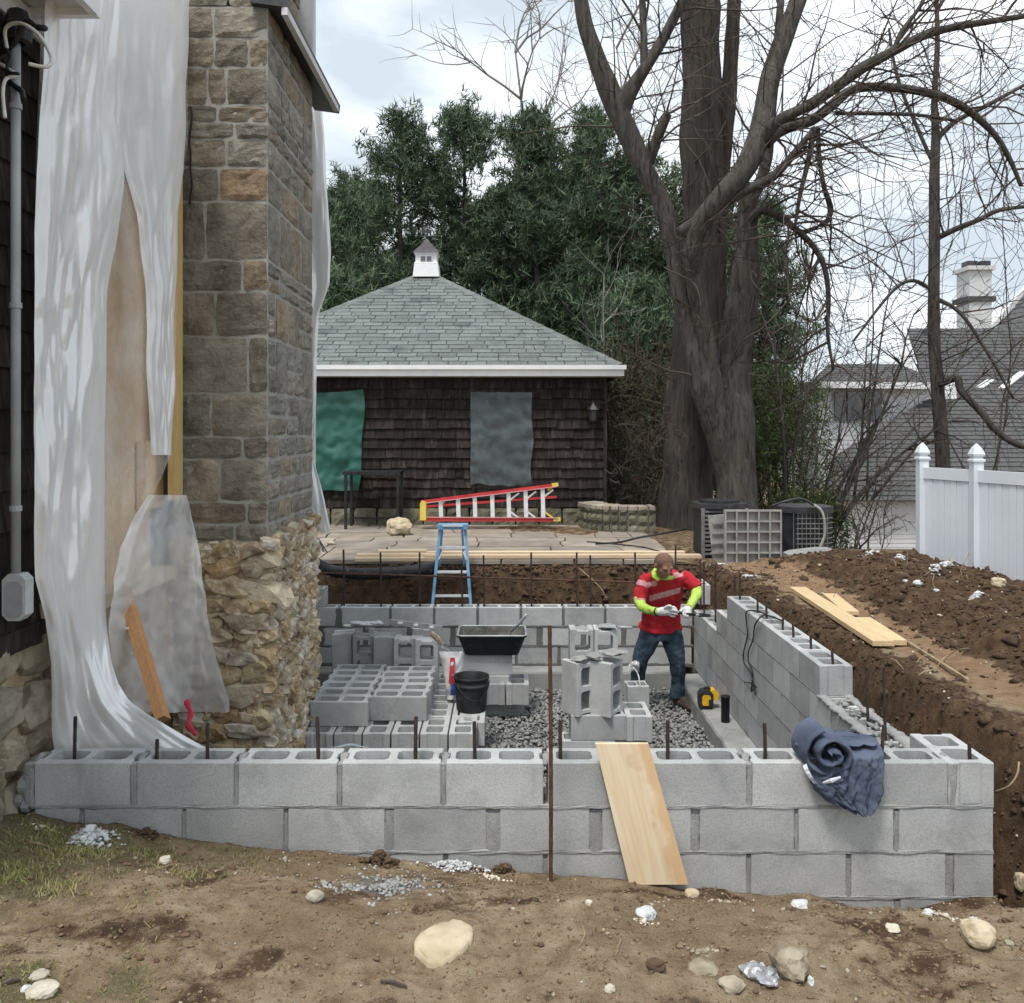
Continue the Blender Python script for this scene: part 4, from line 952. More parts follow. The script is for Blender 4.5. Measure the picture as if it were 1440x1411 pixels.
# ---------------------------------------------------------------- neighbour's house
nh = thing('neighbour_house', 'white clapboard neighbouring house with grey shingle roofs beyond the fence', 'house', (14, 24, -1.5))
def strips(name, poly, n, m, parent, lift=.012):
    """clapboards / shingle courses: poly = bottom-left, bottom-right, top-right, top-left"""
    a, b, c, d = [Vector(p) for p in poly]; mb = MB(); nn = (b - a).cross(d - a).normalized()
    for i in range(n):
        t0, t1 = i / n, (i + 1) / n; p, q, r, s = a.lerp(d, t0), b.lerp(c, t0), b.lerp(c, t1), a.lerp(d, t1)
        mb.add([p + nn * lift, q + nn * lift, r, s, p, q], [(0, 1, 2, 3), (4, 5, 1, 0)])
    return tag(mb.build(name, m, parent), kind='stuff')
def P4(*l): return [P(*q) for q in l]
strips('siding', P4((1150, 690, 24), (1345, 690, 24), (1345, 535, 24), (1150, 535, 24)), 24, M['siding'], nh)
a, b = P(1150, 690, 24.04), P(1345, 535, 24.04); MB().b2((a.x, 24.04, a.z), (b.x, 29, b.z)).build('wing', M['siding'], nh)
MB().b2((P(1150, 0, 23.95).x, 23.93, a.z), (P(1155, 0, 23.95).x, 24.03, b.z)).build('corner_board', M['white'], nh)
strips('wing_roof', P4((1140, 538, 23.5), (1330, 540, 23.5), (1300, 512, 26.5), (1165, 512, 26.5)), 9, M['roof2'], nh)
MB().beam(P(1140, 541, 23.5), P(1325, 543, 23.5), .06, .16).build('fascia', M['white'], nh)
for x0, x1 in ((1174, 1188), (1192, 1221), (1227, 1239)):
    w = MB().b2(P(x0 - 2, 594, 23.95), P(x1 + 2, 549, 24.03)).build('window', M['white'], nh)
    MB().b2(P(x0, 592, 23.9), P(x1, 551, 23.949)).build('pane', M['glass'], w)
def pitched(name, poly, m, parent, n):
    a, b, c, d = poly; strips(name, poly, n, m, parent  , .02)
q = P4((1165, 705, 21), (1480, 705, 21), (1480, 540, 24.4), (1330, 545, 24.4)); 
lowr = MB(); nn = 26
pl = [P(1160, 705, 21), P(1172, 650, 22.2), P(1330, 545, 24.4)]
for i in range(nn):
    t0, t1 = i / nn, (i + 1) / nn; zA = lerp(21, 24.4, t0); zB = lerp(21, 24.4, t1)
    def edge(Y):
        if Y < 22.2: t = (Y - 21) / 1.2; return pl[0].lerp(pl[1], t)
        return pl[1].lerp(pl[2], (Y - 22.2) / 2.2)
    def right(Y): e_ = edge(Y); return Vector((15.5, Y, lerp(P(0, 705, 21).z, P(0, 545, 24.4).z, (Y - 21) / 3.4)))
    e0, e1, r0, r1 = edge(zA), edge(zB), right(zA), right(zB); e0.z, e1.z = r0.z, r1.z
    L_ = Vector((0, -.008, .02)); lowr.add([e0 + L_, r0 + L_, r1, e1, e0, r0], [(0, 1, 2, 3), (4, 5, 1, 0)])
tag(lowr.build('lower_roof', M['roof2'], nh), kind='stuff')
MB().beam(P(1172, 652, 22.2), P(1330, 547, 24.4), .05, .12).build('rake_board', M['white'], nh)
strips('lower_siding', P4((1160, 850, 21.4), (1480, 850, 21.4), (1480, 702, 21.4), (1160, 702, 21.4)), 24, M['siding'], nh)
strips('upper_roof', P4((1300, 545, 24.5), (1500, 545, 24.5), (1500, 462, 27), (1274, 462, 27)), 17, M['roof2'], nh  , .02)
MB().add(P4((1298, 543, 24.6), (1272, 464, 27), (1258, 525, 26.5)), [(0, 1, 2)]).build('gable', M['siding'], nh)
for x0, x1, y0, y1 in ((1366, 1400, 549, 529), (1404, 1440, 545, 522)):
    s = MB(); s.add(P4((x0, y0, 24.3), (x0 + 10, y0 + 1, 24.3), (x1 + 6, y1, 24.95), (x1 - 6, y1, 24.95)), [(0, 1, 2, 3)]); s.add([p + Vector((0, .1, -.12)) for p in s.v[:4]], [(3, 2, 1, 0)]); s.f += [(0, 4, 5, 1), (1, 5, 6, 2), (2, 6, 7, 3), (3, 7, 4, 0)]; s.m += [0] * 4
    s.build('skylight', M['white'], nh)
cA, cB = P(1361, 470, 28), P(1397, 380, 28)
cn = MB().b2((cA.x + .05, 28, cA.z), (cB.x - .05, 28.8, cB.z)).build('chimney', M['soffit'], nh)
MB().b2((cA.x - .06, 27.94, P(0, 424, 28).z), (cB.x + .06, 28.86, P(0, 417, 28).z)).build('band', M['roof2'], cn)
MB().b2((cA.x - .03, 27.9, cB.z), (cB.x + .03, 28.9, cB.z + .12)).build('cap', M['soffit'], cn)
for dx in (.1, .5): MB().b2((cA.x + dx, 28.2, cB.z + .121), (cA.x + dx + .3, 28.6, cB.z + .32)).build('flue_cap', M['flash'], cn)
strips('rear_gable_roof', P4((1390, 470, 29), (1480, 470, 29), (1480, 380, 31), (1440, 408, 31)), 10, M['roof2'], nh  , .02)
MB().beam(P(1388, 468, 28.9), P(1445, 404, 30.9), .08, .2).build('rake_board', M['white'], nh)
# ---------------------------------------------------------------- trees
def curve_path(p, d, L, n, rng, wob=.25, droop=0.0):
    pts = [Vector(p)]; d = Vector(d).normalized()
    for i in range(n):
        d = (d + Vector((rng.gauss(0, wob), rng.gauss(0, wob), rng.gauss(0, wob) + droop)) * .5).normalized(); pts.append(pts[-1] + d * (L / n))
    return pts
def twigs(mb, p, d, L, r, lv, rng, kids=(3, 5), n=5, wob=.3, droop=.02, rmin=.0035):
    pts = curve_path(p, d, L, n, rng, wob, droop)
    mb.tube(pts, [max(rmin, r * (1 - .75 * i / n)) for i in range(n + 1)], 4 if r > .012 else 3, cap=False)
    if lv <= 0: return
    for _ in range(rng.randint(*kids)):
        i = rng.randint(1, n); t = (pts[i] - pts[i - 1]).normalized()
        o = t.orthogonal(); o.rotate(Matrix.Rotation(rng.uniform(0, 6.28), 3, t))
        twigs(mb, pts[i], t + o * rng.uniform(.5, 1.2), L * rng.uniform(.4, .7), max(rmin, r * .5), lv - 1, rng, kids, n, wob, droop, rmin)
def limb(name, pts, m, parent, n=8, bark_amp=.06, seed=0, samples=5):
    """limb through (px, py, Y, radius px) points"""
    q = []
    for px, py, Y, r in pts: v = P(px, py, Y); q.append((v.x, v.y, v.z, r * Y / F * (.88 if r < 20 else 1)))
    s = smoothpath(q, samples); P3 = [Vector(a[:3]) for a in s]; rad = [max(.004, a[3]) for a in s]
    mb = MB().tube(P3, rad, n)
    if rad[0] > .05:
        k = 0
        for i in range(len(P3)):
            for j in range(n):
                v = mb.v[k]; c = P3[i]; d = v - c
                g = 1 + bark_amp * 2.0 * noise.noise(Vector((j * 1.7 + seed, c.z * .7, seed))) + bark_amp * 1.3 * noise.noise(Vector((v.x * 5, v.y * 5, v.z * 1.5))) + bark_amp * noise.noise(Vector((c.x * 3, c.z * 4, seed)))
                mb.v[k] = c + d * g; k += 1
    return mb.build(name, m, parent, True), P3, rad
big = thing('deciduous_tree', 'huge bare multi-stemmed tree with thick grey limbs beside the patio', 'tree', P(1020, 745, 13.4))
rg = random.Random(21); LB = []
def L(name, pts, m='bark', n=10, seed=0): o, p, r = limb(name, pts, M[m], big, n, .07, seed); LB.append((p, r)); return o
L('trunk', [(1036, 760, 13.4, 33), (1036, 720, 13.4, 29), (1036, 660, 13.4, 27), (1034, 600, 13.4, 27), (1030, 540, 13.4, 25), (1036, 470, 13.4, 23), (1048, 400, 13.4, 20), (1050, 330, 13.4, 17), (1052, 265, 13.4, 15)], n=18, seed=3)
L('trunk', [(1030, 720, 13.42, 16), (1024, 660, 13.4, 20), (1010, 600, 13.3, 21), (992, 545, 13.22, 21), (976, 480, 13.2, 18), (960, 420, 13.2, 17), (948, 350, 13.2, 16), (930, 285, 13.2, 15), (905, 235, 13.2, 15), (880, 180, 13.2, 18), (858, 130, 13.2, 17), (838, 80, 13.2, 14), (822, 30, 13.2, 12), (812, -40, 13.2, 10)], n=14, seed=5)
L('limb', [(872, 175, 13.2, 12), (882, 138, 13.15, 13), (905, 100, 13.1, 10), (930, 60, 13.05, 9), (958, 5, 13.0, 8), (985, -60, 13, 6)], seed=7)
L('limb', [(906, 100, 13.1, 7), (905, 50, 13.15, 6), (902, -30, 13.2, 5)], n=7, seed=8)
L('limb', [(908, 240, 13.2, 8), (920, 205, 13.1, 9), (932, 175, 13.0, 8), (940, 160, 12.95, 6)], n=8, seed=9)
L('limb', [(1026, 680, 13.38, 12), (1006, 570, 13.22, 17), (994, 490, 13.12, 16), (981, 415, 12.98, 15), (973, 362, 12.82, 15), (984, 316, 12.66, 16), (1015, 275, 12.5, 16), (1045, 240, 12.5, 17), (1062, 205, 12.6, 18), (1072, 170, 12.8, 17), (1084, 110, 13.0, 16), (1105, 50, 13.1, 15), (1130, -20, 13.2, 13)], n=12, seed=11)
L('limb', [(1072, 196, 12.6, 14), (1095, 170, 12.4, 10), (1135, 150, 12.3, 9), (1176, 123, 12.2, 9), (1215, 95, 12.1, 9), (1256, 73, 12.0, 8), (1300, 50, 12, 7), (1345, 38, 12, 6), (1395, 30, 12, 5), (1470, 18, 12, 4)], seed=13)
L('limb', [(1074, 200, 12.6, 12), (1100, 182, 12.7, 9), (1140, 170, 12.8, 8), (1170, 148, 12.9, 8), (1200, 126, 13, 7), (1250, 123, 13, 7), (1305, 131, 13.1, 6.5), (1350, 148, 13.1, 6), (1392, 182, 13.2, 5), (1418, 220, 13.2, 4), (1436, 262, 13.2, 3)], seed=14)
L('limb', [(956, 328, 12.75, 10), (1000, 298, 12.6, 8), (1045, 270, 12.5, 7.5), (1085, 250, 12.4, 7), (1112, 222, 12.4, 6), (1130, 200, 12.3, 5), (1146, 180, 12.3, 4)], n=8, seed=15)
L('limb', [(1052, 290, 13.4, 11), (1066, 262, 13.5, 9), (1078, 225, 13.6, 9), (1084, 170, 13.7, 8), (1090, 100, 13.8, 7), (1098, 0, 13.9, 6)], n=8, seed=16)
L('limb', [(1055, 310, 13.3, 9), (1072, 296, 13.1, 6.5), (1100, 308, 13, 6), (1122, 325, 12.9, 5.5), (1145, 348, 12.9, 5), (1160, 378, 12.9, 4.5), (1165, 420, 12.9, 4), (1164, 470, 12.9, 3.2), (1172, 520, 12.9, 2.4)], n=6, seed=17)
L('limb', [(1144, 180, 12.3, 5), (1138, 220, 12.3, 4.5), (1125, 275, 12.3, 3.5), (1118, 320, 12.3, 2.5)], n=6, seed=18)
L('limb', [(1150, 180, 12.8, 4), (1152, 220, 12.8, 4), (1158, 260, 12.8, 4), (1168, 295, 12.8, 5), (1160, 318, 12.8, 3)], n=6, seed=19)
L('limb', [(1175, 160, 13, 3), (1230, 160, 13, 3.2), (1290, 162, 13, 3), (1345, 170, 13, 2.5)], n=5, seed=29)
L('limb', [(1256, 73, 12, 4), (1268, 45, 12, 4), (1290, 15, 12, 3), (1310, -20, 12, 3)], n=6, seed=30)
old = thing('deciduous_tree', 'straight reddish brown old trunk rising behind the grey multi-stemmed tree', 'tree', P(965, 742, 14.2))
o1, p1, r1 = limb('trunk', [(962, 765, 14.2, 44), (962, 720, 14.2, 37), (966, 640, 14.2, 33), (975, 540, 14.2, 33), (985, 440, 14.2, 34), (988, 340, 14.2, 31), (988, 240, 14.2, 28), (986, 120, 14.2, 26), (985, 0, 14.2, 25), (986, -60, 14.2, 24)], M['bark_red'], old, 20, .12, 4, 6)
o2, p2, r2 = limb('limb', [(1000, 420, 14.3, 20), (1008, 330, 14.4, 17), (1015, 240, 14.5, 15), (1022, 160, 14.5, 13), (1028, 80, 14.5, 12), (1034, -30, 14.5, 11)], M['bark_red'], old, 10, .08, 6)
tw = MB()
for p, r in LB:
    for i in range(2, len(p)):
        if r[i] < .24 and p[i].z > 1.8:
            n_ = rg.choice([0, 0, 0, 1]) if r[i] > .09 else rg.choice([0, 1, 1, 1])
            for _ in range(n_):
                t = (p[i] - p[i - 1]).normalized(); o = t.orthogonal(); o.rotate(Matrix.Rotation(rg.uniform(0, 6.28), 3, t))
                twigs(tw, p[i], o + t * .7 + Vector((.35, 0, .1)), rg.uniform(.7, 2.1), rg.uniform(.009, .02), 2 if rg.random() < .4 else 1, rg, (2, 3), 6, .34, .03, .0036)
tag(tw.build('twigs', M['twig'], big), kind='stuff')
tw = MB()
for i in range(10, len(p1), 2):
    twigs(tw, p1[i] + Vector((.25 * rg.choice([-1, 1]), -.1, 0)), (rg.uniform(-1, 1), -.5, .25), rg.uniform(.6, 1.6), .013, 1, rg, (2, 4), 6, .3, .03)
tag(tw.build('twigs', M['twig'], old), kind='stuff')
# slender tree behind the fence
sl = thing('deciduous_tree', 'slender bare tree with a straight thin trunk behind the white fence', 'tree', P(1326, 690, 15.5))
L2 = []
for nm, pts in (('trunk', [(1327, 720, 15.5, 11), (1325, 640, 15.5, 11), (1318, 540, 15.5, 10.5), (1313, 470, 15.5, 9.5), (1314, 340, 15.5, 8.5), (1314, 250, 15.5, 8), (1316, 190, 15.5, 7), (1314, 140, 15.5, 5), (1318, 60, 15.5, 4), (1316, -30, 15.5, 3)]),
                ('limb', [(1318, 335, 15.5, 5), (1345, 322, 15.3, 4.5), (1375, 310, 15.1, 4), (1405, 296, 15, 3.5), (1450, 290, 15, 3)]), ('limb', [(1317, 195, 15.5, 5), (1345, 170, 15.6, 4), (1385, 150, 15.7, 3.5), (1440, 120, 15.8, 2.5)]),
                ('limb', [(1322, 540, 15.4, 6), (1345, 532, 15.2, 6), (1352, 550, 15.1, 6), (1380, 580, 14.9, 5.5), (1400, 605, 14.8, 5), (1430, 625, 14.7, 5), (1470, 632, 14.6, 4)]), ('limb', [(1316, 420, 15.5, 4), (1350, 440, 15.3, 3), (1385, 490, 15.1, 2.6), (1425, 560, 15, 2)]),
                ('limb', [(1312, 230, 15.5, 3), (1290, 180, 15.6, 3), (1262, 110, 15.7, 2.5), (1250, 40, 15.8, 2)]), ('limb', [(1312, 410, 15.5, 3), (1285, 395, 15.5, 3), (1255, 410, 15.5, 2.5), (1200, 480, 15.4, 1.8)])):
    o, p, r = limb(nm, pts, M['bark'], sl, 9, .04, len(L2)); L2.append((p, r))
tw = MB()
for p, r in L2:
    for i in range(1, len(p)):
        if p[i].z > 2:
            for _ in range(rg.choice([0, 1, 1])):
                t = (p[i] - p[i - 1]).normalized(); o = t.orthogonal(); o.rotate(Matrix.Rotation(rg.uniform(0, 6.28), 3, t))
                twigs(tw, p[i], o + t * .4, rg.uniform(.8, 2.3), rg.uniform(.008, .015), 2 if rg.random() < .6 else 1, rg, (2, 3), 6, .34, .02, .004)
tag(tw.build('twigs', M['twig'], sl), kind='stuff')
# bare shrubs and saplings between the big tree and the neighbour's house
def shrub(name, label, cat, base, stems, seed, m='twig', lean=(0, 0), h=(2, 4), r=.03, lv=3, kids=(2, 4), group=None, droop=.03, spread=.3):
    rg = random.Random(seed); base = Vector(base); t = thing(name, label, cat, base, group); tw = MB()
    for i in range(stems):
        H = rg.uniform(*h); d = Vector((lean[0] + rg.gauss(0, spread), lean[1] + rg.gauss(0, spread), 1))
        p = curve_path(base + Vector((rg.uniform(-.25, .25), rg.uniform(-.2, .2), -.2)), d, H, 9, rg, .16, 0)
        rr_ = r * rg.uniform(.6, 1.2); MB().tube(p, [max(.005, rr_ * (1 - .8 * k / 9)) for k in range(10)], 6).build('stem', M['bark'] if m == 'twig' else M[m], t, True)
        for k in range(2, 10):
            for _ in range(rg.choice([1, 2])):
                td = (p[k] - p[k - 1]).normalized(); o = td.orthogonal(); o.rotate(Matrix.Rotation(rg.uniform(0, 6.28), 3, td))
                twigs(tw, p[k], td + o * .9, rg.uniform(.35, .8) * H * .4, rr_ * .35, lv - 1, rg, kids, 5, .3, droop)
    tag(tw.build('twigs', M[m], t), kind='stuff'); return t
shrub('bare_shrub', 'leafless arching shrub with dark stems in front of the neighbour house windows', 'shrub', P(1165, 720, 14.5), 5, 31, lean=(.55, 0), h=(2.6, 4.4), r=.04, lv=2, kids=(1, 3), spread=.22)
shrub('bare_shrub', 'tangled leafless shrub beside the right air conditioner', 'shrub', P(1135, 720, 15.5), 6, 32, lean=(.15, 0), h=(2.5, 5.0), r=.028, lv=2, kids=(1, 3), spread=.3)
shrub('bare_shrub', 'low bare bramble at the end of the white fence', 'shrub', P(1215, 775, 12.2), 6, 33, lean=(.2, -.1), h=(.9, 1.7), r=.016, lv=2, spread=.5)
shrub('bare_sapling', 'leafless sapling standing close to the right of the big tree', 'sapling', P(1095, 700, 16.5), 4, 34, lean=(.1, 0), h=(4, 6.5), r=.04, spread=.15)
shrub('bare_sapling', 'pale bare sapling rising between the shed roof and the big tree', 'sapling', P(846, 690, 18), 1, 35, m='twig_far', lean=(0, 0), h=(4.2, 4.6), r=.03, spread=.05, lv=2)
shrub('bare_sapling', 'thin bare sapling against the sky between the two large trees', 'sapling', P(1215, 690, 19), 4, 36, lean=(.25, 0), h=(5, 8), r=.03, lv=2, kids=(1, 3), spread=.2)
shrub('bare_sapling', 'fine branched bare sapling in front of the neighbour chimney', 'sapling', P(1390, 690, 17), 3, 37, lean=(.0, 0), h=(4, 6.5), r=.028, lv=2, kids=(1, 3), spread=.25)
for i, (px_, tp, sd_) in enumerate(((760, 98, 51), (818, 70, 52), (905, 60, 53))):
    lab = ['faint pale bare tree showing over the pines at the left', 'faint pale bare tree just left of the leaning grey limb', 'faint pale bare tree behind the fork of the grey limbs'][i]
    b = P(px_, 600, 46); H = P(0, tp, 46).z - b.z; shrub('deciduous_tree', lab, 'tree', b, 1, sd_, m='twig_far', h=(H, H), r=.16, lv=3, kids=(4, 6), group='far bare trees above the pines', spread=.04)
# ---------------------------------------------------------------- evergreens
def needles(mbv, mbf, p, s, rng, up, n, wd=.1):
    for _ in range(n):
        d = Vector((rng.gauss(0, 1), rng.gauss(0, 1), rng.gauss(0, 1) + up)).normalized(); L = s * rng.uniform(.6, 1.25); w = d.orthogonal(); w.rotate(Matrix.Rotation(rng.uniform(0, 6.28), 3, d)); w *= L * wd
        b = len(mbv); q = p + Vector((rng.gauss(0, s * .25), rng.gauss(0, s * .25), rng.gauss(0, s * .2)))
        mbv += [q - w, q + w, q + d * L]; mbf.append((b, b + 1, b + 2))
def pine(label, px, py_top, Y, half, seed, py_base=690, low=.12, dens=1.0, group='pines behind the shed'):
    rng = random.Random(seed); base = P(px, py_base, Y); top = P(px, py_top, Y); base.z = min(base.z, 0); H = top.z - base.z; hw = half * Y / F
    t = thing('pine_tree', label, 'pine tree', base, group)
    lean = rng.uniform(-.03, .03); ax = lambda k: base + Vector((lean * k * H + .12 * nz(k * 4, seed), .1 * nz(k * 4, seed, 5), k * H))
    MB().tube([ax(k / 10) for k in range(11)], [.02 + .16 * (1 - k / 10) for k in range(11)], 8).build('trunk', M['bark'], t, True)
    br = MB(); nv, nf = [], []; k = low
    while k < 1:
        for _ in range(rng.choice([4, 5, 6])):
            a = rng.uniform(0, 6.28); prof = min(1, (1 - k) * 2.9) ** .8 * (.72 + .28 * min(1, k * 2.5)); Lb = hw * prof * rng.uniform(.55, 1.25) + .25
            d = Vector((math.cos(a), math.sin(a), .15 + .75 * k ** 2 + rng.uniform(-.12, .2)))
            pts = curve_path(ax(k), d, Lb, 6, rng, .16, .1)
            br.tube(pts, [.035 * (1 - k) + .012, .03 * (1 - k) + .01, .02, .015, .012, .008, .004], 3, cap=False)
            m = int((6 + Lb * 10) * dens)
            for _ in range(m):
                u = rng.uniform(.25, 1.0); i = min(5, int(u * 6)); q = pts[i].lerp(pts[i + 1], u * 6 - i)
                q = q + Vector((rng.gauss(0, .2), rng.gauss(0, .2), rng.gauss(0, .16)))
                needles(nv, nf, q, .19 + .07 * rng.random(), rng, .9, 15, .055)
        k += rng.uniform(.025, .045) * 11 / max(6, H)
    for i in range(26): needles(nv, nf, ax(.9 + .1 * i / 26) , .22, rng, 1.8, 10, .05)
    for _ in range(16):
        q = ax(rng.uniform(.72, .97)) + Vector((rng.gauss(0, hw * .3), rng.gauss(0, hw * .3), 0))
        for j in range(7): needles(nv, nf, q + Vector((0, 0, .1 * j)), .17, rng, 2.0, 9, .05)
    tag(br.build('branches', M['bark'], t), kind='stuff')
    tag(mesh_np('crown', [v[:] for v in nv], nf, M['pine'], t), kind='stuff')
pine('pine at the far left of the row with its crown partly behind the chimney', 478, 285, 23, 95, 61)
pine('tall pine with an upright feathery top left of the cupola', 552, 175, 25, 120, 62)
pine('tallest pine with a thin open top straight above the cupola', 655, 158, 26, 115, 63)
pine('full dark pine right of the cupola', 757, 172, 25, 115, 64)
pine('pine whose top shows behind the leaning grey limb', 832, 172, 24.5, 105, 65)
pine('dark pine standing directly behind the grey forked limbs', 905, 225, 24, 110, 66)
pine('dense dark pine mostly hidden behind the big trunks', 1000, 250, 23, 110, 67, dens=1.2)
pine('pine at the right end of the row to the right of the trunks', 1068, 300, 22.5, 75, 68)
pine('second row pine seen through the gaps above the cupola', 670, 300, 30, 130, 69, dens=.9)
pine('second row pine in the shade behind the right corner of the shed', 860, 330, 28, 150, 71, dens=1.3)
pine('second row pine between the cupola and the far left pine', 505, 262, 31, 120, 75, dens=1.0)
pine('second row pine above the middle of the right roof slope', 770, 260, 30, 130, 76, dens=1.0)
pine('small dark pine low behind the right eave of the shed', 905, 420, 20, 80, 72, dens=1.5, low=.02)
pine('small dark pine low behind the left roof slope', 470, 400, 21, 80, 73, dens=1.3, low=.02)
# leafy undergrowth: each bush is many small leaves over a few stems
def bush(label, c, rx, ry, rz, seed, m='ivy', n=2600, s=.07, name='evergreen_shrub', cat='shrub'):
    rng = random.Random(seed); c = Vector(c); t = thing(name, label, cat, c); v, f = [], []; st = MB()
    for _ in range(14): 
        st.tube(curve_path(c + Vector((rng.gauss(0, rx * .3), rng.gauss(0, ry * .3), 0)), (rng.gauss(0, .4), rng.gauss(0, .4), 1), rz * 1.5, 6, rng, .3), [.02, .018, .015, .012, .01, .008, .005], 4)
    for _ in range(n):
        a = rng.uniform(0, 6.28); k = rng.random() ** .4; z = rng.random(); rr_ = k * math.sqrt(max(.05, 1 - (z * 1.0 - .25) ** 2)) * (1 + .35 * nz(a * 2, z * 4, seed))
        p = c + Vector((math.cos(a) * rr_ * rx, math.sin(a) * rr_ * ry, z * rz * 1.2 * (1 + .25 * nz(a * 1.5, seed))))
        needles(v, f, p, s * 1.6, rng, .2, 2)
    tag(st.build('stems', M['twig'], t), kind='stuff'); tag(mesh_np('leaves', [q[:] for q in v], f, M[m], t), kind='stuff')
bush('dark vine covered hedge right of the shed corner', (2.0, 15.6, 0), 1.2, .8, 2.2, 81, 'vine', 5200, .05)
bush('brown tangled hedge between the shed and the big trunk', (2.9, 17.2, 0), 1.6, .8, 2.6, 82, 'vine', 5200, .06)
bush('dark green shrub just right of the big tree', (4.5, 16.5, -.3), .85, .7, 2.4, 83, 'ivy', 4200, .06)
bush('yellow green laurel leaves behind the right air conditioner', (4.75, 14.5, -.4), .7, .5, .75, 84, 'ivy', 1300, .07)
bush('dark ivy thicket at the foot of the bare saplings', (5.35, 17.5, -.6), 1.0, .7, 2.6, 85, 'ivy', 4600, .06)
shrub('bare_shrub', 'mass of dry brown twigs beside the right shed wall', 'shrub', (2.1, 15.0, 0), 9, 38, h=(1.2, 2.4), r=.014, lv=3, kids=(3, 4), spread=.3)
# grass and weeds of the left foreground
rg = random.Random(90); v, f = [], []
def blade(x, y, h):
    z = gz(x, y) - .004; a = rg.uniform(0, 6.28); w = .0014 + .0012 * rg.random(); dx, dy = math.cos(a) * w, math.sin(a) * w; lx, ly = rg.gauss(0, h * .55), rg.gauss(0, h * .55)
    b = len(v); v.extend([(x - dx, y - dy, z), (x + dx, y + dy, z), (x + lx * .5 + dx * .7, y + ly * .5 + dy * .7, z + h * .65), (x + lx * .5 - dx * .7, y + ly * .5 - dy * .7, z + h * .65), (x + lx, y + ly, z + h)])
    f.extend([(b, b + 1, b + 2), (b, b + 2, b + 3), (b + 3, b + 2, b + 4)])
for _ in range(26000):
    x, y = rg.uniform(-2.1, -.35), rg.uniform(2.55, 4.05)
    k = zg(x, y)[1][2]
    if rg.random() < k * .85 + .015 and fbm(x * 3.5, y * 3.5, 77) > -.12: blade(x, y, rg.uniform(.006, .02))
for cx_, cy_, n_, rad in ((-1.60, 3.3, 260, .09), (-1.86, 3.45, 420, .16), (-1.93, 3.9, 380, .14), (-1.25, 3.55, 120, .1), (-1.7, 3.72, 300, .16), (-1.98, 3.2, 260, .16), (-1.5, 3.9, 120, .1)):
    for _ in range(n_): blade(rg.gauss(cx_, rad * .5), min(4.08, rg.gauss(cy_, rad * .4)), rg.uniform(.01, .035))
tag(mesh_np('grass', v, f, M['grass']), 'thin grass and weeds growing in the left foreground soil', 'grass', kind='stuff')
def onground(px, py):
    y = 2.3
    while y < 14:
        p = P(px, py, y)
        if p.z < gz(p.x, y): return Vector((p.x, y, gz(p.x, y)))
        y += .012 if y < 4.2 else .03
    return P(px, py, 14)
# ---------------------------------------------------------------- plastic sheeting
def sheet(name, label, rows, ycoord, m, seed, amp=.035, nu=70, nv=150, fr=7, cat='plastic sheet'):
    """rows: (py, left px, right px); ycoord(px, py) gives the depth; vertical folds pushed towards the viewer"""
    L_ = [(a, b) for a, b, c in rows]; R_ = [(a, c) for a, b, c in rows]; y0, y1 = rows[0][0], rows[-1][0]
    def fn(u, v):
        py = lerp(y0, y1, v); px = lerp(pw(py, L_), pw(py, R_), u) + 2.2 * nz(v * 9, u * 2, seed)
        Y = ycoord(px, py); w = u * fr + .8 * nz(u * 3, v * 2.2, seed) + .5 * v
        fold = .35 * abs(math.sin(w * 1.2 + 2.0 * nz(v * 2.2, seed, u))) ** .8 * (.6 + nz(u * 2, v * 3, seed)) + .8 * abs(fbm(u * 2.4 + v * 1.2, v * 2.6 - u * .5, seed, 3))
        q1 = Vector((u * 3.2 + v * 3, v * (y1 - y0) / 170 - u * 1.2, seed)); q2 = Vector((u * 6 - v * 4, v * (y1 - y0) / 85 + u * 2, seed + 9)); d1, d2 = noise.voronoi(q1)[0], noise.voronoi(q2)[0]
        fold += .55 * d1[0] + .35 * abs(d2[0] - .4)
        p = P(px, py, Y); d = Vector((.75, -.55, 0)); k = min(1, 10 * u + .15, 10 * (1 - u) + .15)
        return p + d * amp * fold * (.35 + .65 * k)
    o = MB().grid(nu, nv, fn).build(name, m, None, True); return tag(o, label, cat)
wall_y = lambda px, X=2.12: F * X / (CX - px)
sheet('plastic_sheet', 'clear polythene sheet stretched over the open house bay up to the yellow stud', [(-30, 60, 264), (200, 50, 262), (300, 48, 248), (560, 50, 243), (640, 110, 238), (700, 140, 212), (835, 143, 205)], lambda px, py: wall_y(px, 2.13), M['poly5'], 3.3, .04, 70, 130, 5)
sheet('plastic_sheet', 'milky polythene strip hanging in the upper bay beside the yellow stud', [(-30, 140, 264), (120, 152, 261), (240, 172, 258), (300, 190, 248), (400, 202, 245), (560, 206, 243), (640, 208, 240)], lambda px, py: wall_y(px, 2.10), M['poly4'], 6.6, .055, 60, 130, 4)
sheet('plastic_sheet', 'thick white polythene drape hanging from the eave and trailing onto the block wall',
      [(-30, 62, 178), (90, 58, 170), (170, 54, 166), (250, 48, 172), (330, 46, 163), (410, 45, 149), (600, 45, 145), (815, 47, 145), (870, 60, 147), (930, 69, 154), (960, 70, 163), (985, 70, 178), (1005, 70, 206), (1025, 70, 240), (1040, 71, 266), (1053, 74, 292)],
      lambda px, py: lerp(wall_y(px, 2.07), 4.44 + .06 * nz(px * .02), sst(840, 1010, py)), M['poly'], 8.1, .07, 90, 200, 5)
sheet('plastic_sheet', 'clear polythene skirt bulging below the bay in front of the chimney base', [(696, 206, 260), (720, 190, 266), (770, 165, 276), (850, 152, 287), (930, 152, 302), (985, 160, 320), (1000, 190, 318)],
      lambda px, py: min(5.98, wall_y(px, 2.06)) - .10 * math.sin(math.pi * min(1, max(0, (py - 696) / 300))), M['poly3'], 5.7, .07, 70, 100, 4)
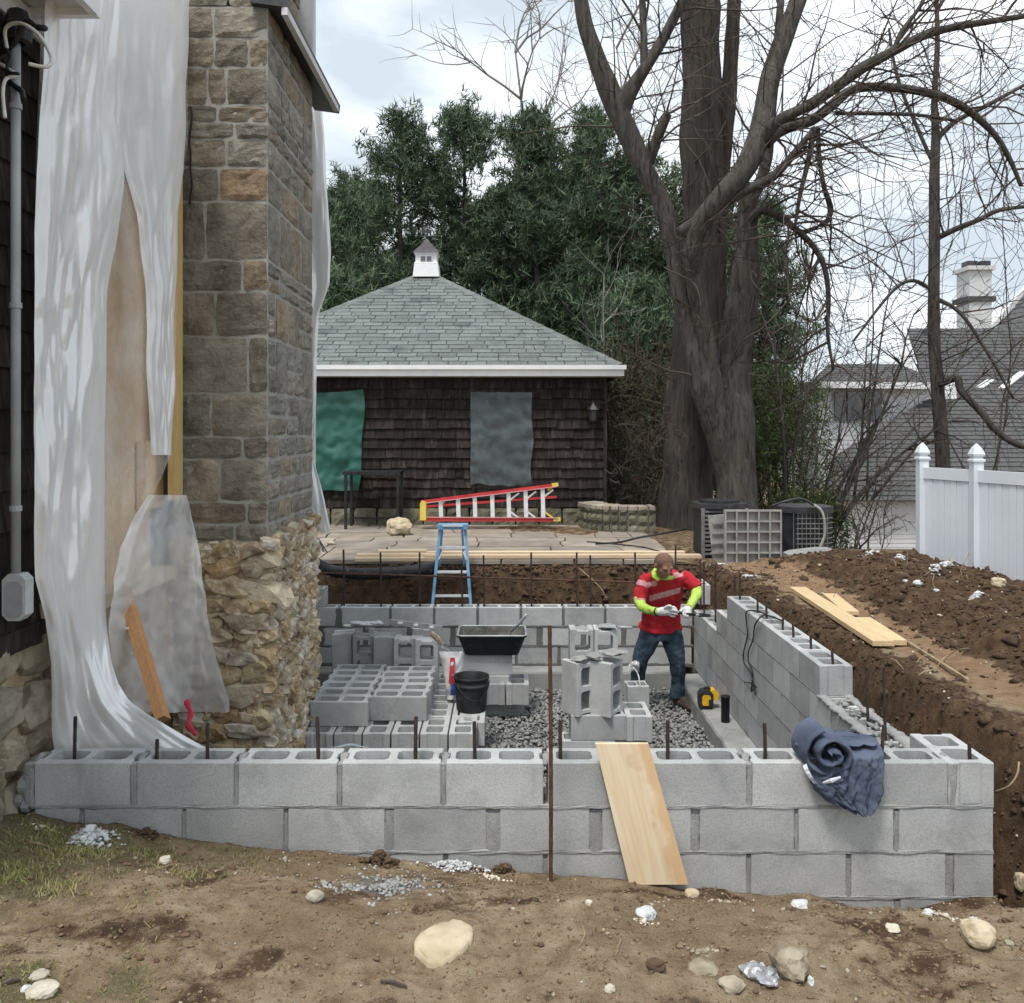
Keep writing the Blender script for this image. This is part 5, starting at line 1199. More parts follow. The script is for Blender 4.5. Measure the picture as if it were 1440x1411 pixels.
sheet('plastic_sheet', 'torn white plastic sheet hanging from the rear house corner beyond the chimney', [(90, 425, 447), (250, 425, 456), (355, 425, 465), (400, 425, 462), (440, 425, 447), (540, 425, 441), (650, 425, 441), (700, 425, 455), (742, 430, 463), (748, 440, 462)], lambda px, py: 8.6, M['poly'], 2.2, .05, 12, 70, 3)
tag(MB().beam(P(174, 828, 4.98), P(229, 1012, 4.68), .1, .05, (1, 0, 0)).build('timber_beam', M['wood_red']), 'short reddish timber post leaning in the bay between the plastic sheets', 'timber')
for px_, py_ in ((178, 883), (188, 917)): tag(MB().lathe([(0, -.006), (.012, -.006), (.012, 0), (0, .002)], P(px_, py_, 4.80), 8).build('nail_plate', M['wire_w']), 'pale round tag stuck on the leaning reddish post, ' + ('upper' if py_ < 900 else 'lower') + ' of two', 'tag')
rb = smoothpath([P(262, 985, 5.6), P(268, 1005, 5.55), P(265, 1020, 5.5), P(276, 1034, 5.45)], 5)
tag(MB().tube(rb, [.018, .022, .02, .014, .016, .02, .022, .02, .016, .018, .022, .02, .016, .012, .014, .01][:len(rb)], 6, fl=.4).build('strap', M['bag_red']), 'red strap hanging under the plastic skirt by the chimney base', 'strap')
# service conduit and cables
cd = thing('electric_conduit', 'grey electric service conduit with a meter fitting on the dark shingles', 'conduit', (-2.12, 4.0, .6))
q0, q1 = P(22, 806, 3.99), P(22, 62, 3.99); xq, yq = q0.x, 3.99
MB().tube([(xq, yq, q0.z), (xq, yq, q1.z)], .0205, 12).build('pipe', M['pvc'], cd, True)
for py_ in (150, 430, 715): MB().tube([(xq, yq, P(0, py_, 3.99).z - .012), (xq, yq, P(0, py_, 3.99).z + .012)], .026, 12).build('coupling', M['pvc'], cd)
z0, z1 = P(0, 871, 3.99).z, P(0, 806, 3.99).z
mb = MB().prism(rr(-.05, .05, z0, z1, .025), .07, (xq + .012, yq - .04, 0), (1, 0, 0), (0, 0, 1), (0, 1, 0)); mb.build('pull_elbow', M['meter'], cd)
MB().prism(rr(-.038, .038, z0 + .015, z1 - .03, .02), .006, (xq + .014, yq - .046, 0), (1, 0, 0), (0, 0, 1), (0, 1, 0)).build('cover_plate', M['galv'], cd)
MB().lathe([(.0, .12), (.04, .1), (.06, .03), (.055, -.03), (.03, -.04)], (xq + .01, yq, q1.z + .04), 10).build('weatherhead', M['dark'], cd)
for i, pts in enumerate(([(10, 68), (8, 40), (30, 33), (55, 50), (72, 80), (66, 94), (40, 90)], [(0, 62), (14, 78), (10, 100), (26, 104)], [(0, 90), (10, 96), (22, 106), (8, 112), (4, 132), (7, 166)], [(0, 75), (20, 60), (36, 30), (50, 38), (64, 40)], [(4, 85), (18, 118), (30, 128), (33, 140)])):
    pth = smoothpath([P(a, b, 3.93 - .03 * j + .02 * i) for j, (a, b) in enumerate(pts)], 6)
    MB().tube(pth, .008 if i < 3 else .013, 6).build('cable', M['wire_w'] if i in (0, 2) else M['dark'], cd, True)
# ---------------------------------------------------------------- reinforcing bars
def bar(label, a, b, r=.0085, m='rebar', group='reinforcing bars standing in the block walls', n=6):
    a, b = Vector(a), Vector(b); mid = a.lerp(b, .5) + Vector((random.uniform(-.004, .004), 0, 0))
    mb = MB(); k = max(4, int((b - a).length / .03)); mb.tube([a.lerp(b, i / k) + (mid - a.lerp(b, .5)) * math.sin(math.pi * i / k) for i in range(k + 1)], [r * (1 + .12 * (i % 2)) for i in range(k + 1)], n)
    return tag(mb.build('rebar', M[m]), label, 'rebar', group)
fr_ = [(106, 1008, 104), (221, 1040, 221), (292, 1017, 293), (446, 1008, 447), (585, 1008, 585), (667, 1015, 668), (788, 1013, 790), (939, 1013, 939), (1075, 1017, 1075), (1243, 1020, 1238), (1363, 1045, 1363)]
for i, (x, y, xb) in enumerate(fr_): bar(f'{ordn[i]} rebar stub from the left standing in the front block wall', P(x, y, 4.24), P(xb, 1063, 4.24) + Vector((0, 0, -.17)), .0085)
for i, x in enumerate((436, 483, 535, 590, 649, 680, 747, 811, 830, 893, 950)):
    t = (776, 773, 777, 777, 800, 781, 777, 777, 781, 777, 766)[i]; bar(f'{ordn[i]} thin rebar from the left rising behind the back wall', P(x, t, 9.86), (P(x + 1, t, 9.86).x, 9.86, -.55), .0095)
for i, (x, t) in enumerate(((985, 787), (990, 790), (1006, 794), (1033, 812), (1041, 806), (1065, 834), (1077.5, 850), (1101, 870), (1115, 877), (1140, 893), (1170, 916), (1219, 938), (1243, 938))):
    Y = F * 2.09 / (x + 4 - CX); zb = (-.2 if i < 11 else -.35) if i > 2 else -.5
    top = P(x, t, Y); bar(f'{ordn[i]} rebar from the far end along the right block wall', top, (top.x + .012 * (1 if i > 9 else .2), Y, zb), .0085)
bar('short rebar stake standing in the trench outside the right wall', P(1300, 990, 4.75), (P(1300, 990, 4.75).x, 4.75, -.9), .011, 'rust', 'stakes in the soil')
bar('tall rusty steel rod driven into the soil in front of the block wall', P(773, 880, 4.02), P(774, 1256, 4.02) + Vector((0, 0, -.15)), .0085, 'rust', 'stakes in the soil', 8)
bar('long rusty bar lying level across the trench behind the back wall', P(428, 805, 10.0), P(990, 822, 10.0), .01, 'rust', 'bars lying level')
# ---------------------------------------------------------------- planks
def board(label, a, b, w, t, m, up=(0, 0, 1), cat='plank', group=None, name='plank'):
    return tag(MB().beam(a, b, w, t, up).build(name, M[m]), label, cat, group)
a, b = P(889, 1044, 4.13), P(920, 1243, 3.80)
tp = Vector((0, 0, 1)); b = onground(926, 1249) + Vector((0, 0, .012)); a = Vector((P(881, 1070, 4.118).x, 4.118, .012)); a = a + (a - b).normalized() * .085; d = (b - a).normalized(); xw = Vector((1, 0, 0)); nn = d.cross(xw).normalized(); nn = nn if nn.z > 0 else -nn
pl = MB(); xo = (xw - d * xw.dot(d)).normalized(); nn = d.cross(xo); nn = nn if nn.z > 0 else -nn; bas = Matrix((xo, -d, nn)).transposed(); inv = bas.inverted()
cor = [inv @ (q - a + Vector((w * sx, 0, 0))) + Vector((0, 0, z)) for z in (-.012, .012) for q, w in ((a, .118), (b, .13)) for sx in (-1, 1)]
pl.add(cor, [(0, 1, 3, 2), (4, 6, 7, 5), (0, 4, 5, 1), (1, 5, 7, 3), (3, 7, 6, 2), (2, 6, 4, 0)])
o = pl.build('plank', M['plank']); o.location = a; o.rotation_euler = bas.to_euler()
tag(o, 'wide stained plank propped as a ramp against the front block wall', 'plank')
for i, (x0, x1, Y, z, lab) in enumerate(((502, 612, 10.62, .05, 'left plank on the patio edge, nearer of the short pair'), (532, 600, 10.95, .05, 'short plank lying at the back on the patio edge'), (600, 962, 10.75, .06, 'long plank along the patio edge behind the blue ladder'), (598, 985, 10.58, .045, 'long plank at the very edge of the patio above the trench'), (500, 620, 10.52, .02, 'left plank on the patio edge with a dark underside'))):
    p, q = P(x0, 0, Y), P(x1, 0, Y + .03); p.z = q.z = z; board(lab, p, q, .13, .035, 'wood_x', (0, 0, 1), group='planks along the patio edge')
g1, g2 = Vector((2.735, 8.68, gz(2.735, 8.68) + .035)), Vector((2.62, 6.42, gz(2.62, 6.42) + .035)); board('long pale plank lying along the dirt path outside the right wall', g1, g2, .15, .035, 'wood_y', group='planks on the dirt path')
g1, g2 = Vector((2.78, 7.25, gz(2.78, 7.25) + .03)), Vector((2.74, 6.5, gz(2.74, 6.5) + .035)); board('short pale plank beside the near end of the long path plank', g1, g2, .15, .035, 'wood_y', group='planks on the dirt path')
g1, g2 = Vector((2.9, 8.3, gz(2.9, 8.3) + .03)), Vector((2.8, 7.5, gz(2.8, 7.5) + .035)); board('middle pale plank half beside the long path plank', g1, g2, .12, .03, 'wood_y', group='planks on the dirt path')
p, q = onground(1274, 906), onground(1362, 962); board('thin grey stick lying on the dirt path', p + Vector((0, 0, .01)), q + Vector((0, 0, .01)), .02, .02, 'straw', cat='stick', name='stick')
# ---------------------------------------------------------------- ladders
bl = thing('step_ladder', 'pale blue fibreglass step ladder standing in the trench behind the back wall', 'ladder', P(635, 900, 10.15))
Yl = 10.12
def rail(x0, y0, x1, y1, Ya, Yb, m='lad_blue', w=.03, t=.06): return MB().beam(P(x0, y0, Ya), P(x1, y1, Yb), w, t, (1, 0, 0) if False else (0, 1, 0)).build('rail', M[m], bl)
rail(619, 742, 603, 905, Yl + .1, Yl - .15); rail(654, 742, 666, 905, Yl + .1, Yl - .15)
rail(622, 745, 612, 870, Yl + .2, Yl + .55, w=.022, t=.04); rail(650, 745, 656, 870, Yl + .2, Yl + .55, w=.022, t=.04)
MB().b2(P(615, 745, Yl + .02), P(658, 736, Yl + .2)).build('top_cap', M['lad_blue'], bl)
MB().b2(P(622, 741, Yl - .0), P(651, 738, Yl + .019)).build('label_plate', M['alu'], bl)
for y_, xa, xb in ((770, 616, 657), (804.5, 612, 660), (838, 608, 663), (872, 605, 665)):
    tt = (y_ - 742) / 163; Y = lerp(Yl + .1, Yl - .15, tt); MB().b2(P(xa, y_ + 2, Y - .03), P(xb, y_ - 2, Y + .05)).build('step', M['alu'], bl)
for x0, x1 in ((617, 622), (656, 651)): MB().beam(P(x0, 787, Yl - .02), P(x1, 776, Yl), .012, .012).build('brace', M['alu'], bl)
rl = thing('step_ladder', 'red fibreglass step ladder with yellow ends lying on its side on the patio', 'ladder', P(690, 730, 13.75))
Yr = 13.7
def rb_(x0, y0, x1, y1, nm, m, w=.03, t=.07, Y=Yr): return MB().beam(P(x0, y0, Y), P(x1, y1, Y), w, t, (0, 1, 0)).build(nm, M[m], rl)
rb_(592, 706.5, 783, 682.5, 'rail', 'lad_red', .05, .07); rb_(592, 730.5, 785, 731, 'rail', 'lad_red', .05, .07)
rb_(592, 708.5, 783, 684.5, 'rail_flange', 'stripe', .012, .012, Yr - .045); rb_(592, 727.5, 785, 728.5, 'rail_flange', 'stripe', .012, .012, Yr - .045)
rb_(594, 713, 783, 699, 'rear_rail', 'lad_red', .03, .05, Yr + .25); rb_(594, 728, 783, 731, 'rear_rail', 'lad_red', .03, .05, Yr + .25)
MB().prism([(0, 0), (.09, .0), (.09, .27), (.03, .29), (0, .25)], .13, P(590.5, 732, Yr - .06), (1, 0, 0), (0, 0, 1), (0, 1, 0)).build('top_cap', M['lad_yel'], rl)
for i, x in enumerate((619.5, 644, 667.5, 692, 715, 739, 763)):
    yt = lerp(704.5, 686, (x - 592) / 191); rb_(x, yt, x + 1, 729, 'step', 'alu', .06, .05)
    g = 8 if i > 3 else 4
    if i > 3: rb_(x + 3, yt + g + 2, x + g + 7, yt + 1, 'brace', 'alu', .025, .03); 
    if i > 3: rb_(x + 3, 720, x + g + 7, 729, 'brace', 'alu' if i < 6 else 'lad_yel', .025, .03)
    if i == 0: rb_(x + 2, yt + 7, x + 8, yt + 1, 'brace', 'alu', .02, .03)
rb_(770, 690, 780, 682, 'brace', 'lad_yel', .03, .03); rb_(776, 682.5, 785, 681.5, 'foot', 'lad_yel', .05, .075); rb_(778, 730.5, 788, 730.5, 'foot', 'lad_yel', .05, .075)
# ---------------------------------------------------------------- bucket, tub, bag, tools
bk = thing('bucket', 'black plastic bucket standing on the low block stack', 'bucket', P(663, 995, 7.75))
bc = P(663, 995, 7.75); bc.z = ZL + .002; h = .29
MB().lathe([(0, .004), (.122, .004), (.126, .012), (.138, .2), (.14, .205), (.148, .207), (.148, .222), (.142, .224), (.144, .262), (.15, .264), (.151, .287), (.146, .288), (.14, .28), (.135, .2), (.12, .03), (0, .02)], bc, 28).build('shell', M['rubber'], bk, True)
MB().tube([bc + Vector((.149 * math.cos(a), .149 * math.sin(a), .243 - .13 * math.sin((a + 2.9) / 3.2 * math.pi) ** 2)) for a in [-2.9 + 3.2 * i / 16 * .95 for i in range(17)]], .004, 5).build('handle', M['dark'], bk)
MB().lathe([(0, .14), (.132, .14)], bc, 20).build('mortar_fill', M['tub_in'], bk)
tb_ = thing('mortar_tub', 'black plastic mortar tub on a pile of three blocks', 'tub', P(690, 918, 8.72))
Ya, Yb = 8.5, 8.98; za = -.598; zr = za + .19; c0 = (P(692, 0, 8.72).x, 8.72)
def ring(wx, wy, z, c=.03): return [Vector((c0[0] + a, c0[1] + b, z)) for a, b in rr(-wx, wx, -wy, wy, c)]
rings = [ring(.245, .15, za), ring(.31, .215, zr - .012), ring(.325, .23, zr - .01), ring(.325, .23, zr), ring(.303, .208, zr), ring(.26, .165, za + .06), ring(.24, .15, za + .05)]
mb = MB(); mb.v = [p for r_ in rings for p in r_]; mb.f = [tuple(range(7, -1, -1))] + [(i * 8 + j, i * 8 + (j + 1) % 8, i * 8 + 8 + (j + 1) % 8, i * 8 + 8 + j) for i in range(6) for j in range(8)] + [tuple(48 + j for j in range(8))]
mb.m = [0] * 17 + [0] * 16 + [1] * (len(mb.f) - 33); mb.build('shell', [M['tub'], M['tub_in']], tb_)
mb = MB(); rim_ = ring(.316, .221, zr + .003); mb.tube(rim_ + [rim_[0]], .009, 5); mb.build('rim', M['galv'], tb_)
mb = MB().grid(14, 10, lambda u, v: (c0[0] - .27 + .54 * u, c0[1] - .17 + .34 * v, za + .1 + .03 * nz(u * 5, v * 4))); mb.build('wet_mortar', M['tub_in'], tb_, True)
for i, (x0, y0, x1, y1, lab) in enumerate(((741, 864, 712, 898, 'long grey handled trowel leaning in the mortar tub'), (725, 879, 714, 896, 'short handled trowel leaning in the mortar tub'))):
    t = thing('trowel', lab, 'trowel', P(x1, y1, 8.7)); p, q = P(x0, y0, 8.62), P(x1, y1, 8.72); m_ = p.lerp(q, .55)
    MB().tube([p, p.lerp(m_, .2), p.lerp(m_, .8), m_], [.012, .016, .015, .01], 8).build('handle', M['galv'], t, True); MB().tube([m_, q], [.008, .006], 6).build('shank', M['galv'], t)
    dd = (q - p).normalized(); MB().prism([(-.05, 0), (.05, 0), (0, .2)], .004, q - dd * .03, dd.orthogonal(), dd, dd.cross(dd.orthogonal())).build('blade', M['galv'], t)
# torn bag of mortar mix
bg_ = thing('mortar_bag', 'torn white paper bag with red and blue print beside the black bucket', 'bag', P(635, 985, 8.0))
Yg = 8.0
def bagf(u, v):
    py = lerp(984, 917, v); xl = pw(py, [(917, 617), (940, 623), (984, 628)]); xr_ = pw(py, [(917, 652), (950, 650), (984, 646)]); a = u * 2 * math.pi
    xm, w = (xl + xr_) / 2, (xr_ - xl) / 2; k = 1 - .25 * abs(v - .5)
    p = P(xm + w * (math.copysign(abs(math.cos(a)) ** .6, math.cos(a))), py + 3 * math.sin(a) * 0, Yg + .08 * k * math.copysign(abs(math.sin(a)) ** .6, math.sin(a)))
    p.y += .02 * nz(u * 9, v * 6); p.x += .008 * nz(u * 7, v * 9, 2) ; p.z += (.03 * nz(u * 11, 3) if v > .95 else 0); return p
MB().grid(28, 18, bagf).build('sack', M['bag'], bg_, True)
def pr(x0, y0, x1, y1, m, nm='print'):
    mb = MB(); mb.grid(4, 8, lambda u, v: P(lerp(x0, x1, u) + lerp(0, 2.0, 1 - v) - 1.0, lerp(y0, y1, v), Yg - .098 - .004 * math.sin(u * 3.1) + .012 * abs(v - .5))); return mb.build(nm, M[m], bg_, True)
pr(632, 925, 639, 962, 'bag_red'); pr(633.3, 929, 638, 940, 'bag', 'label_patch'); pr(634.2, 947, 638.4, 952, 'stripe', 'label_patch'); pr(634, 962.2, 641, 978, 'bag_blue')
mb = MB(); mb.grid(8, 8, lambda u, v: P(603 + 22 * u + 10 * v, 893 + 12 * u + 14 * v - 4 * math.sin(v * 3.1), Yg - .03 + .05 * nz(u * 4, v * 5) + .06 * math.sin(u * 3.1))); mb.build('torn_flap', M['bag'], bg_, True)
MB().tube([P(606, 890, 7.98), P(616, 899, 7.95), P(622, 908, 7.96)], [.02, .026, .014], 6, fl=.5).build('torn_flap', M['brown_stone'], bg_)
lv = thing('mason_level', 'long grey mason level lying across the upright blocks', 'level', P(580, 878, 8.75))
MB().beam(P(548, 874.5, 8.75), P(622, 884, 8.62), .05, .022, (0, 1, 0)).build('frame', M['galv'], lv)
for t in (.2, .5, .8): MB().box(P(548, 874.5, 8.72).lerp(P(622, 884, 8.59), t), (.04, .03, .018)).build('vial', M['white'], lv)
mb = MB()
for px_, py_, r_ in ((490, 880, .05), (502, 876, .06), (516, 877, .055), (530, 876, .05), (520, 884, .045), (560, 879, .04), (588, 883, .045), (600, 885, .035)): 
    c = P(px_, py_, 8.8); V_, F_ = PROTO_S[int(px_) % 6]; mb.add([c + Vector((v[0] * r_ * 1.3, v[1] * r_ * 1.2, v[2] * r_ * .45)) for v in V_], [tuple(f) for f in F_])
tag(mb.build('mortar_crumbs', M['white_mortar'], None), 'pale broken mortar crumbs lying on top of the upright blocks', 'rubble', kind='stuff')
# trowels and mortar on the centre stack
mb = MB()
for px_, py_, r_, Y in ((815, 926, .05, 7.25), (836, 922, .055, 7.28), (860, 918, .065, 7.28), (874, 917, .05, 7.25), (818, 884, .05, 7.78), (851, 881, .055, 7.75)):
    c = P(px_, py_, Y); V_, F_ = PROTO_S[int(px_) % 6]; mb.add([c + Vector((v[0] * r_ * 1.2, v[1] * r_ * 1.5, v[2] * r_ * .5)) for v in V_], [tuple(f) for f in F_])
tag(mb.build('mortar_dabs', M['mortar']), 'dabs of mortar on the ends of the central upright blocks', 'mortar', kind='stuff')
t = thing('trowel', 'trowel resting on the rear right upright block of the central stack', 'trowel', P(860, 882, 7.7))
MB().tube([P(889, 883, 7.65), P(868, 882, 7.65)], [.013, .011], 8).build('handle', M['galv'], t, True); MB().prism([(0, -.055), (.17, 0), (0, .055)], .005, P(866, 882, 7.68), (-1, 0, 0), (0, 1, 0), (0, 0, 1)).build('blade', M['galv'], t)
oc = thing('line_reel', 'orange mason line reel with white cord on the small dark block', 'reel', P(900, 962, 8.15))
z8 = GZ + BH * 1.15; MB().lathe([(0, 0), (.05, .002), (.06, .02), (.04, .035), (.045, .05), (0, .055)], (P(901, 0, 8.2).x, 8.2, z8), 12).build('spool', M['orange'], oc, True)
MB().tube(smoothpath([(P(901, 0, 8.2).x, 8.2, z8 + .05), P(900, 965, 8.15), P(897, 948, 8.2), P(890, 938, 8.3)], 6), .006, 5).build('cord', M['wire_w'], oc)
mb = MB().grid(10, 8, lambda u, v: P(884 + 15 * u, 935 + 14 * v - 6 * math.sin(u * 2.6), 8.2 + .04 * nz(u * 4, v * 4) - .03 * math.sin(v * 3))); tag(mb.build('plastic_bag', M['poly2'], None, True), 'crumpled clear bag on the small dark block by the worker leg', 'plastic bag')
MB_ = MB(); dr = thing('cordless_tool', 'yellow and black cordless tool battery unit on the right footing ledge', 'power tool', P(995, 998, 8.27))
Yd = 8.3
MB().prism([(-.055, 0), (.05, 0), (.06, .03), (.06, .13), (.03, .165), (-.035, .165), (-.065, .13), (-.065, .03)], .1, P(994, 997.5, Yd), (1, 0, 0), (0, 0, 1), (0, 1, 0)).build('case', M['rubber'], dr)
MB().prism([(-.034, .03), (.03, .03), (.036, .05), (.036, .105), (.02, .12), (-.026, .12), (-.04, .1), (-.04, .05)], .012, P(994, 997.5, Yd - .0125), (1, 0, 0), (0, 0, 1), (0, 1, 0)).build('face_plate', M['tool_yel'], dr)
MB().b2(P(997, 993, Yd - .02), P(1000, 984, Yd - .0126)).build('vent', M['rubber'], dr)
MB().prism([(-.03, .0), (.06, -.01), (.075, .05), (.03, .09), (-.03, .07)], .09, P(1000, 984, Yd + .02), (1, 0, 0), (0, 0, 1), (0, 1, 0)).build('side_case', M['tool_yel'], dr)
MB().tube([P(989, 975, Yd + .05), P(991, 967, Yd + .05), P(996, 966, Yd + .05), P(1000, 974, Yd + .05)], .012, 6).build('handle', M['rubber'], dr)
cnn = P(1020, 1007, 7.95); cnn.z = -1.02; cn_ = thing('black_canister', 'black cylindrical tube standing next to the yellow tool on the footing', 'canister', cnn)
MB().lathe([(0, 0), (.037, 0), (.037, .205), (.04, .206), (.04, .225), (.034, .228), (0, .226)], cnn, 16).build('tube_body', M['rubber'], cn_, True)
# ---------------------------------------------------------------- jacket on the wall
jk = thing('jacket', 'dark blue fleece jacket rolled up and slung over the front block wall', 'jacket', P(1185, 1070, 4.1))
cc = P(1163, 1062, 4.12)
def roll(u, v):
    """rolled-up cloth seen from its end: a thick ribbon wound into a spiral, its edge rounded towards the viewer"""
    t = u * 13.2; r = lerp(.012, .118, u) * (1 + .10 * nz(u * 9, 2.2)); a = 2.4 - t
    h = .0135 + .004 * nz(u * 14, 7)
    prof = [(-h, .18), (-h, .03), (-h * .7, .008), (0, 0), (h * .7, .008), (h, .03), (h, .18)]; k = min(5.999, v * 6); q = int(k); dr, dy = [lerp(prof[q][e], prof[q + 1][e], k - q) for e in (0, 1)]
    y = 4.03 + .045 * (r / .12) ** 2 + .018 * nz(u * 11, 5) + dy; rr2 = r + dr + .004 * nz(u * 30, y * 40)
    return Vector((cc.x + rr2 * 1.03 * math.cos(a), y, cc.z + .02 + rr2 * .88 * math.sin(a)))
MB().grid(220, 18, roll).build('rolled_body', M['jacket'], jk, True)
def flap(nm, rows, Y, amp, fr, seed, m='jacket', n=50):
    L_ = [(a, b) for a, b, c in rows]; R_ = [(a, c) for a, b, c in rows]; y0, y1 = rows[0][0], rows[-1][0]
    def fn(u, v, back=0):
        py = lerp(y0, y1, v); px = lerp(pw(py, L_), pw(py, R_), u) + 2.5 * nz(v * 5, seed, u * 2); bul = math.sin(math.pi * min(1, max(0, u))) ** .5
        f_ = abs(math.sin(u * fr + 1.5 * nz(v * 2, u * 2, seed) + v)) * (.3 + .7 * v) + .8 * abs(fbm(u * 3 + v, v * 2.4, seed, 4)) + .25 * abs(fbm(u * 8, v * 7, seed + 3, 3))
        p = P(px, py, Y(py)); return p + Vector((0, -amp * f_ - .05 * bul + back * .09 * bul, .0))
    mb = MB().grid(n, n, fn); mb.grid(n, n, lambda u, v: fn(1 - u, v, 1)); mb.build(nm, M[m], jk, True)
yt_ = lambda py: lerp(4.30, 4.115, sst(1034, 1062, py))
flap('sleeve', [(1034, 1172, 1228), (1044, 1172, 1236), (1056, 1184, 1240), (1070, 1186, 1240), (1090, 1182, 1239), (1110, 1182, 1238), (1124, 1180, 1236), (1133, 1184, 1231), (1138, 1194, 1222)], yt_, .03, 9, 3.1)
flap('hem', [(1072, 1150, 1196), (1088, 1136, 1200), (1100, 1138, 1204), (1112, 1146, 1206), (1122, 1158, 1206), (1130, 1180, 1204)], lambda py: 4.125, .028, 7, 6.2)
flap('collar', [(1030, 1168, 1206), (1035, 1152, 1226), (1042, 1158, 1234)], lambda py: lerp(4.3, 4.2, sst(1030, 1042, py)), .02, 8, 9.4)
MB().grid(24, 8, lambda u, v: P(1118 + 40 * u, 1044 + 5 * u + 9 * v * (1 - .4 * u), 4.17 - .05 * u - .02 * math.sin(v * 3.1) + .012 * nz(u * 7, v * 2))).build('cuff', M['jacket'], jk, True)
MB().grid(12, 5, lambda u, v: P(1129 + 5 * v + 15 * u ** 1.5 + 2 * math.sin(v * 3), 1076 + 26 * u - 3 * v * (1 - u), 4.0 - .02 * math.sin(u * 3.1) + .012 * nz(u * 6, v))).build('lining', M['lining'], jk, True)
MB().tube([P(1158, 1101, 4.02), P(1169, 1098, 3.995), P(1182, 1093, 4.0)], [.005, .011, .004], 6).build('lining', M['lining'], jk)
# ---------------------------------------------------------------- air conditioners and panel by the tree
a1 = thing('air_conditioner', 'beige air conditioner unit with dark rounded lid behind the grey grid panel', 'air conditioner', P(1018, 790, 11.0))
Y1 = 10.95; x0, x1 = P(986, 0, Y1).x, P(1052, 0, Y1).x; z0, z1 = -.05, P(0, 708, Y1).z
MB().b2((x0 + .02, Y1 + .02, z0), (x1 - .02, Y1 + .56, z1 - .06)).build('case', M['ac_dark'], a1)
for i in range(11): MB().b2((x0, Y1 - .005, z0 + .06 + .05 * i), (x1, Y1 + .019, z0 + .085 + .05 * i)).build('louvre', M['ac'], a1)
for x in (x0, x1 - .04): MB().b2((x, Y1 - .02, z0), (x + .04, Y1 + .02, z1 - .06)).build('corner_post', M['ac'], a1)
MB().prism(rr(x0 - .02, x1 + .02, Y1 - .03, Y1 + .6, .12), .06, (0, 0, z1 - .07), (1, 0, 0), (0, 1, 0), (0, 0, 1)).build('lid', M['flash'], a1)
MB().prism(rr(x0 + .05, x1 - .05, Y1 + .04, Y1 + .52, .16), .03, (0, 0, z1 - .0095), (1, 0, 0), (0, 1, 0), (0, 0, 1)).build('fan_guard', M['ac_dark'], a1)
Yp = 10.6; gp = thing('grid_panel', 'grey ribbed plastic panel standing upright in front of the air conditioners', 'panel', P(1057, 793, Yp))
pa, pb = P(1018, 793, Yp), P(1098, 717, Yp); MB().b2((pa.x, Yp, pa.z), (pb.x, Yp + .02, pb.z)).build('sheet', M['ac_panel'], gp)
for i in range(6): x = lerp(pa.x, pb.x - .02, i / 5); MB().b2((x, Yp - .05, pa.z), (x + .018, Yp - .0005, pb.z)).build('rib', M['ac_panel'], gp)
for i in range(6): z = lerp(pa.z, pb.z - .02, i / 5); MB().b2((pa.x + .002, Yp - .046, z), (pb.x - .002, Yp - .001, z + .016)).build('rib', M['ac_panel'], gp)
MB().prism([(0, 0), (.14, -.0), (.14, .55), (-.06, .53)], .03, P(1003, 790, Yp + .12), (1, 0, 0), (0, 0, 1), (0, 1, 0)).build('side_flap', M['ac_panel'], gp)
for i in range(4): MB().beam(P(999 + i, 778 - i * 14, Yp + .1), P(1017, 777 - i * 14, Yp + .1), .016, .02).build('rib', M['ac_panel'], gp)
a2 = thing('air_conditioner', 'dark round-cornered air conditioner with wire grille right of the grey panel', 'air conditioner', P(1130, 785, 11.0))
Y2 = 10.95; cA = P(1128, 785, Y2 + .3); hw = .30; z1 = P(0, 722, Y2).z
MB().prism(rr(cA.x - hw, cA.x + hw, Y2, Y2 + .6, .14), z1 + .06, (0, 0, -.06), (1, 0, 0), (0, 1, 0), (0, 0, 1)).build('case', M['ac_dark'], a2)
MB().prism(rr(cA.x - hw - .02, cA.x + hw + .02, Y2 - .02, Y2 + .62, .15), .07, (0, 0, z1), (1, 0, 0), (0, 1, 0), (0, 0, 1)).build('lid', M['flash'], a2)
for i in range(9): z = .02 + .06 * i; MB().tube([Vector((a, b, z)) for a, b in rr(cA.x - hw - .008, cA.x + hw + .008, Y2 - .008, Y2 + .6, .14)], .006, 4).build('grille_wire', M['ac'], a2)
for i in range(9): x = cA.x - .2 + .05 * i; MB().tube([(x, Y2 - .012, -.04), (x, Y2 - .012, z1)], .005, 4).build('grille_wire', M['ac'], a2)
MB().tube(smoothpath([P(1140, 708, 10.9), P(1156, 720, 10.85), P(1160, 750, 10.85), P(1152, 775, 10.85), P(1156, 790, 10.9)], 5), .016, 6).build('hose', M['ac_panel'], a2, True)
MB().tube(smoothpath([P(1085, 712, 10.9), P(1105, 705, 10.85), P(1128, 702, 10.85), P(1150, 714, 10.9)], 5), .014, 6).build('hose', M['flash'], a2, True)
tag(MB().prism(rr(0, .5, 0, .4, .1), .09, P(1112, 788, 10.3) + Vector((0, 0, -.04)), (1, 0, .12), (0, 1, 0), (0, 0, 1)).build('slab', M['footing']), 'grey slab of stone sloping in front of the dark air conditioner', 'slab')
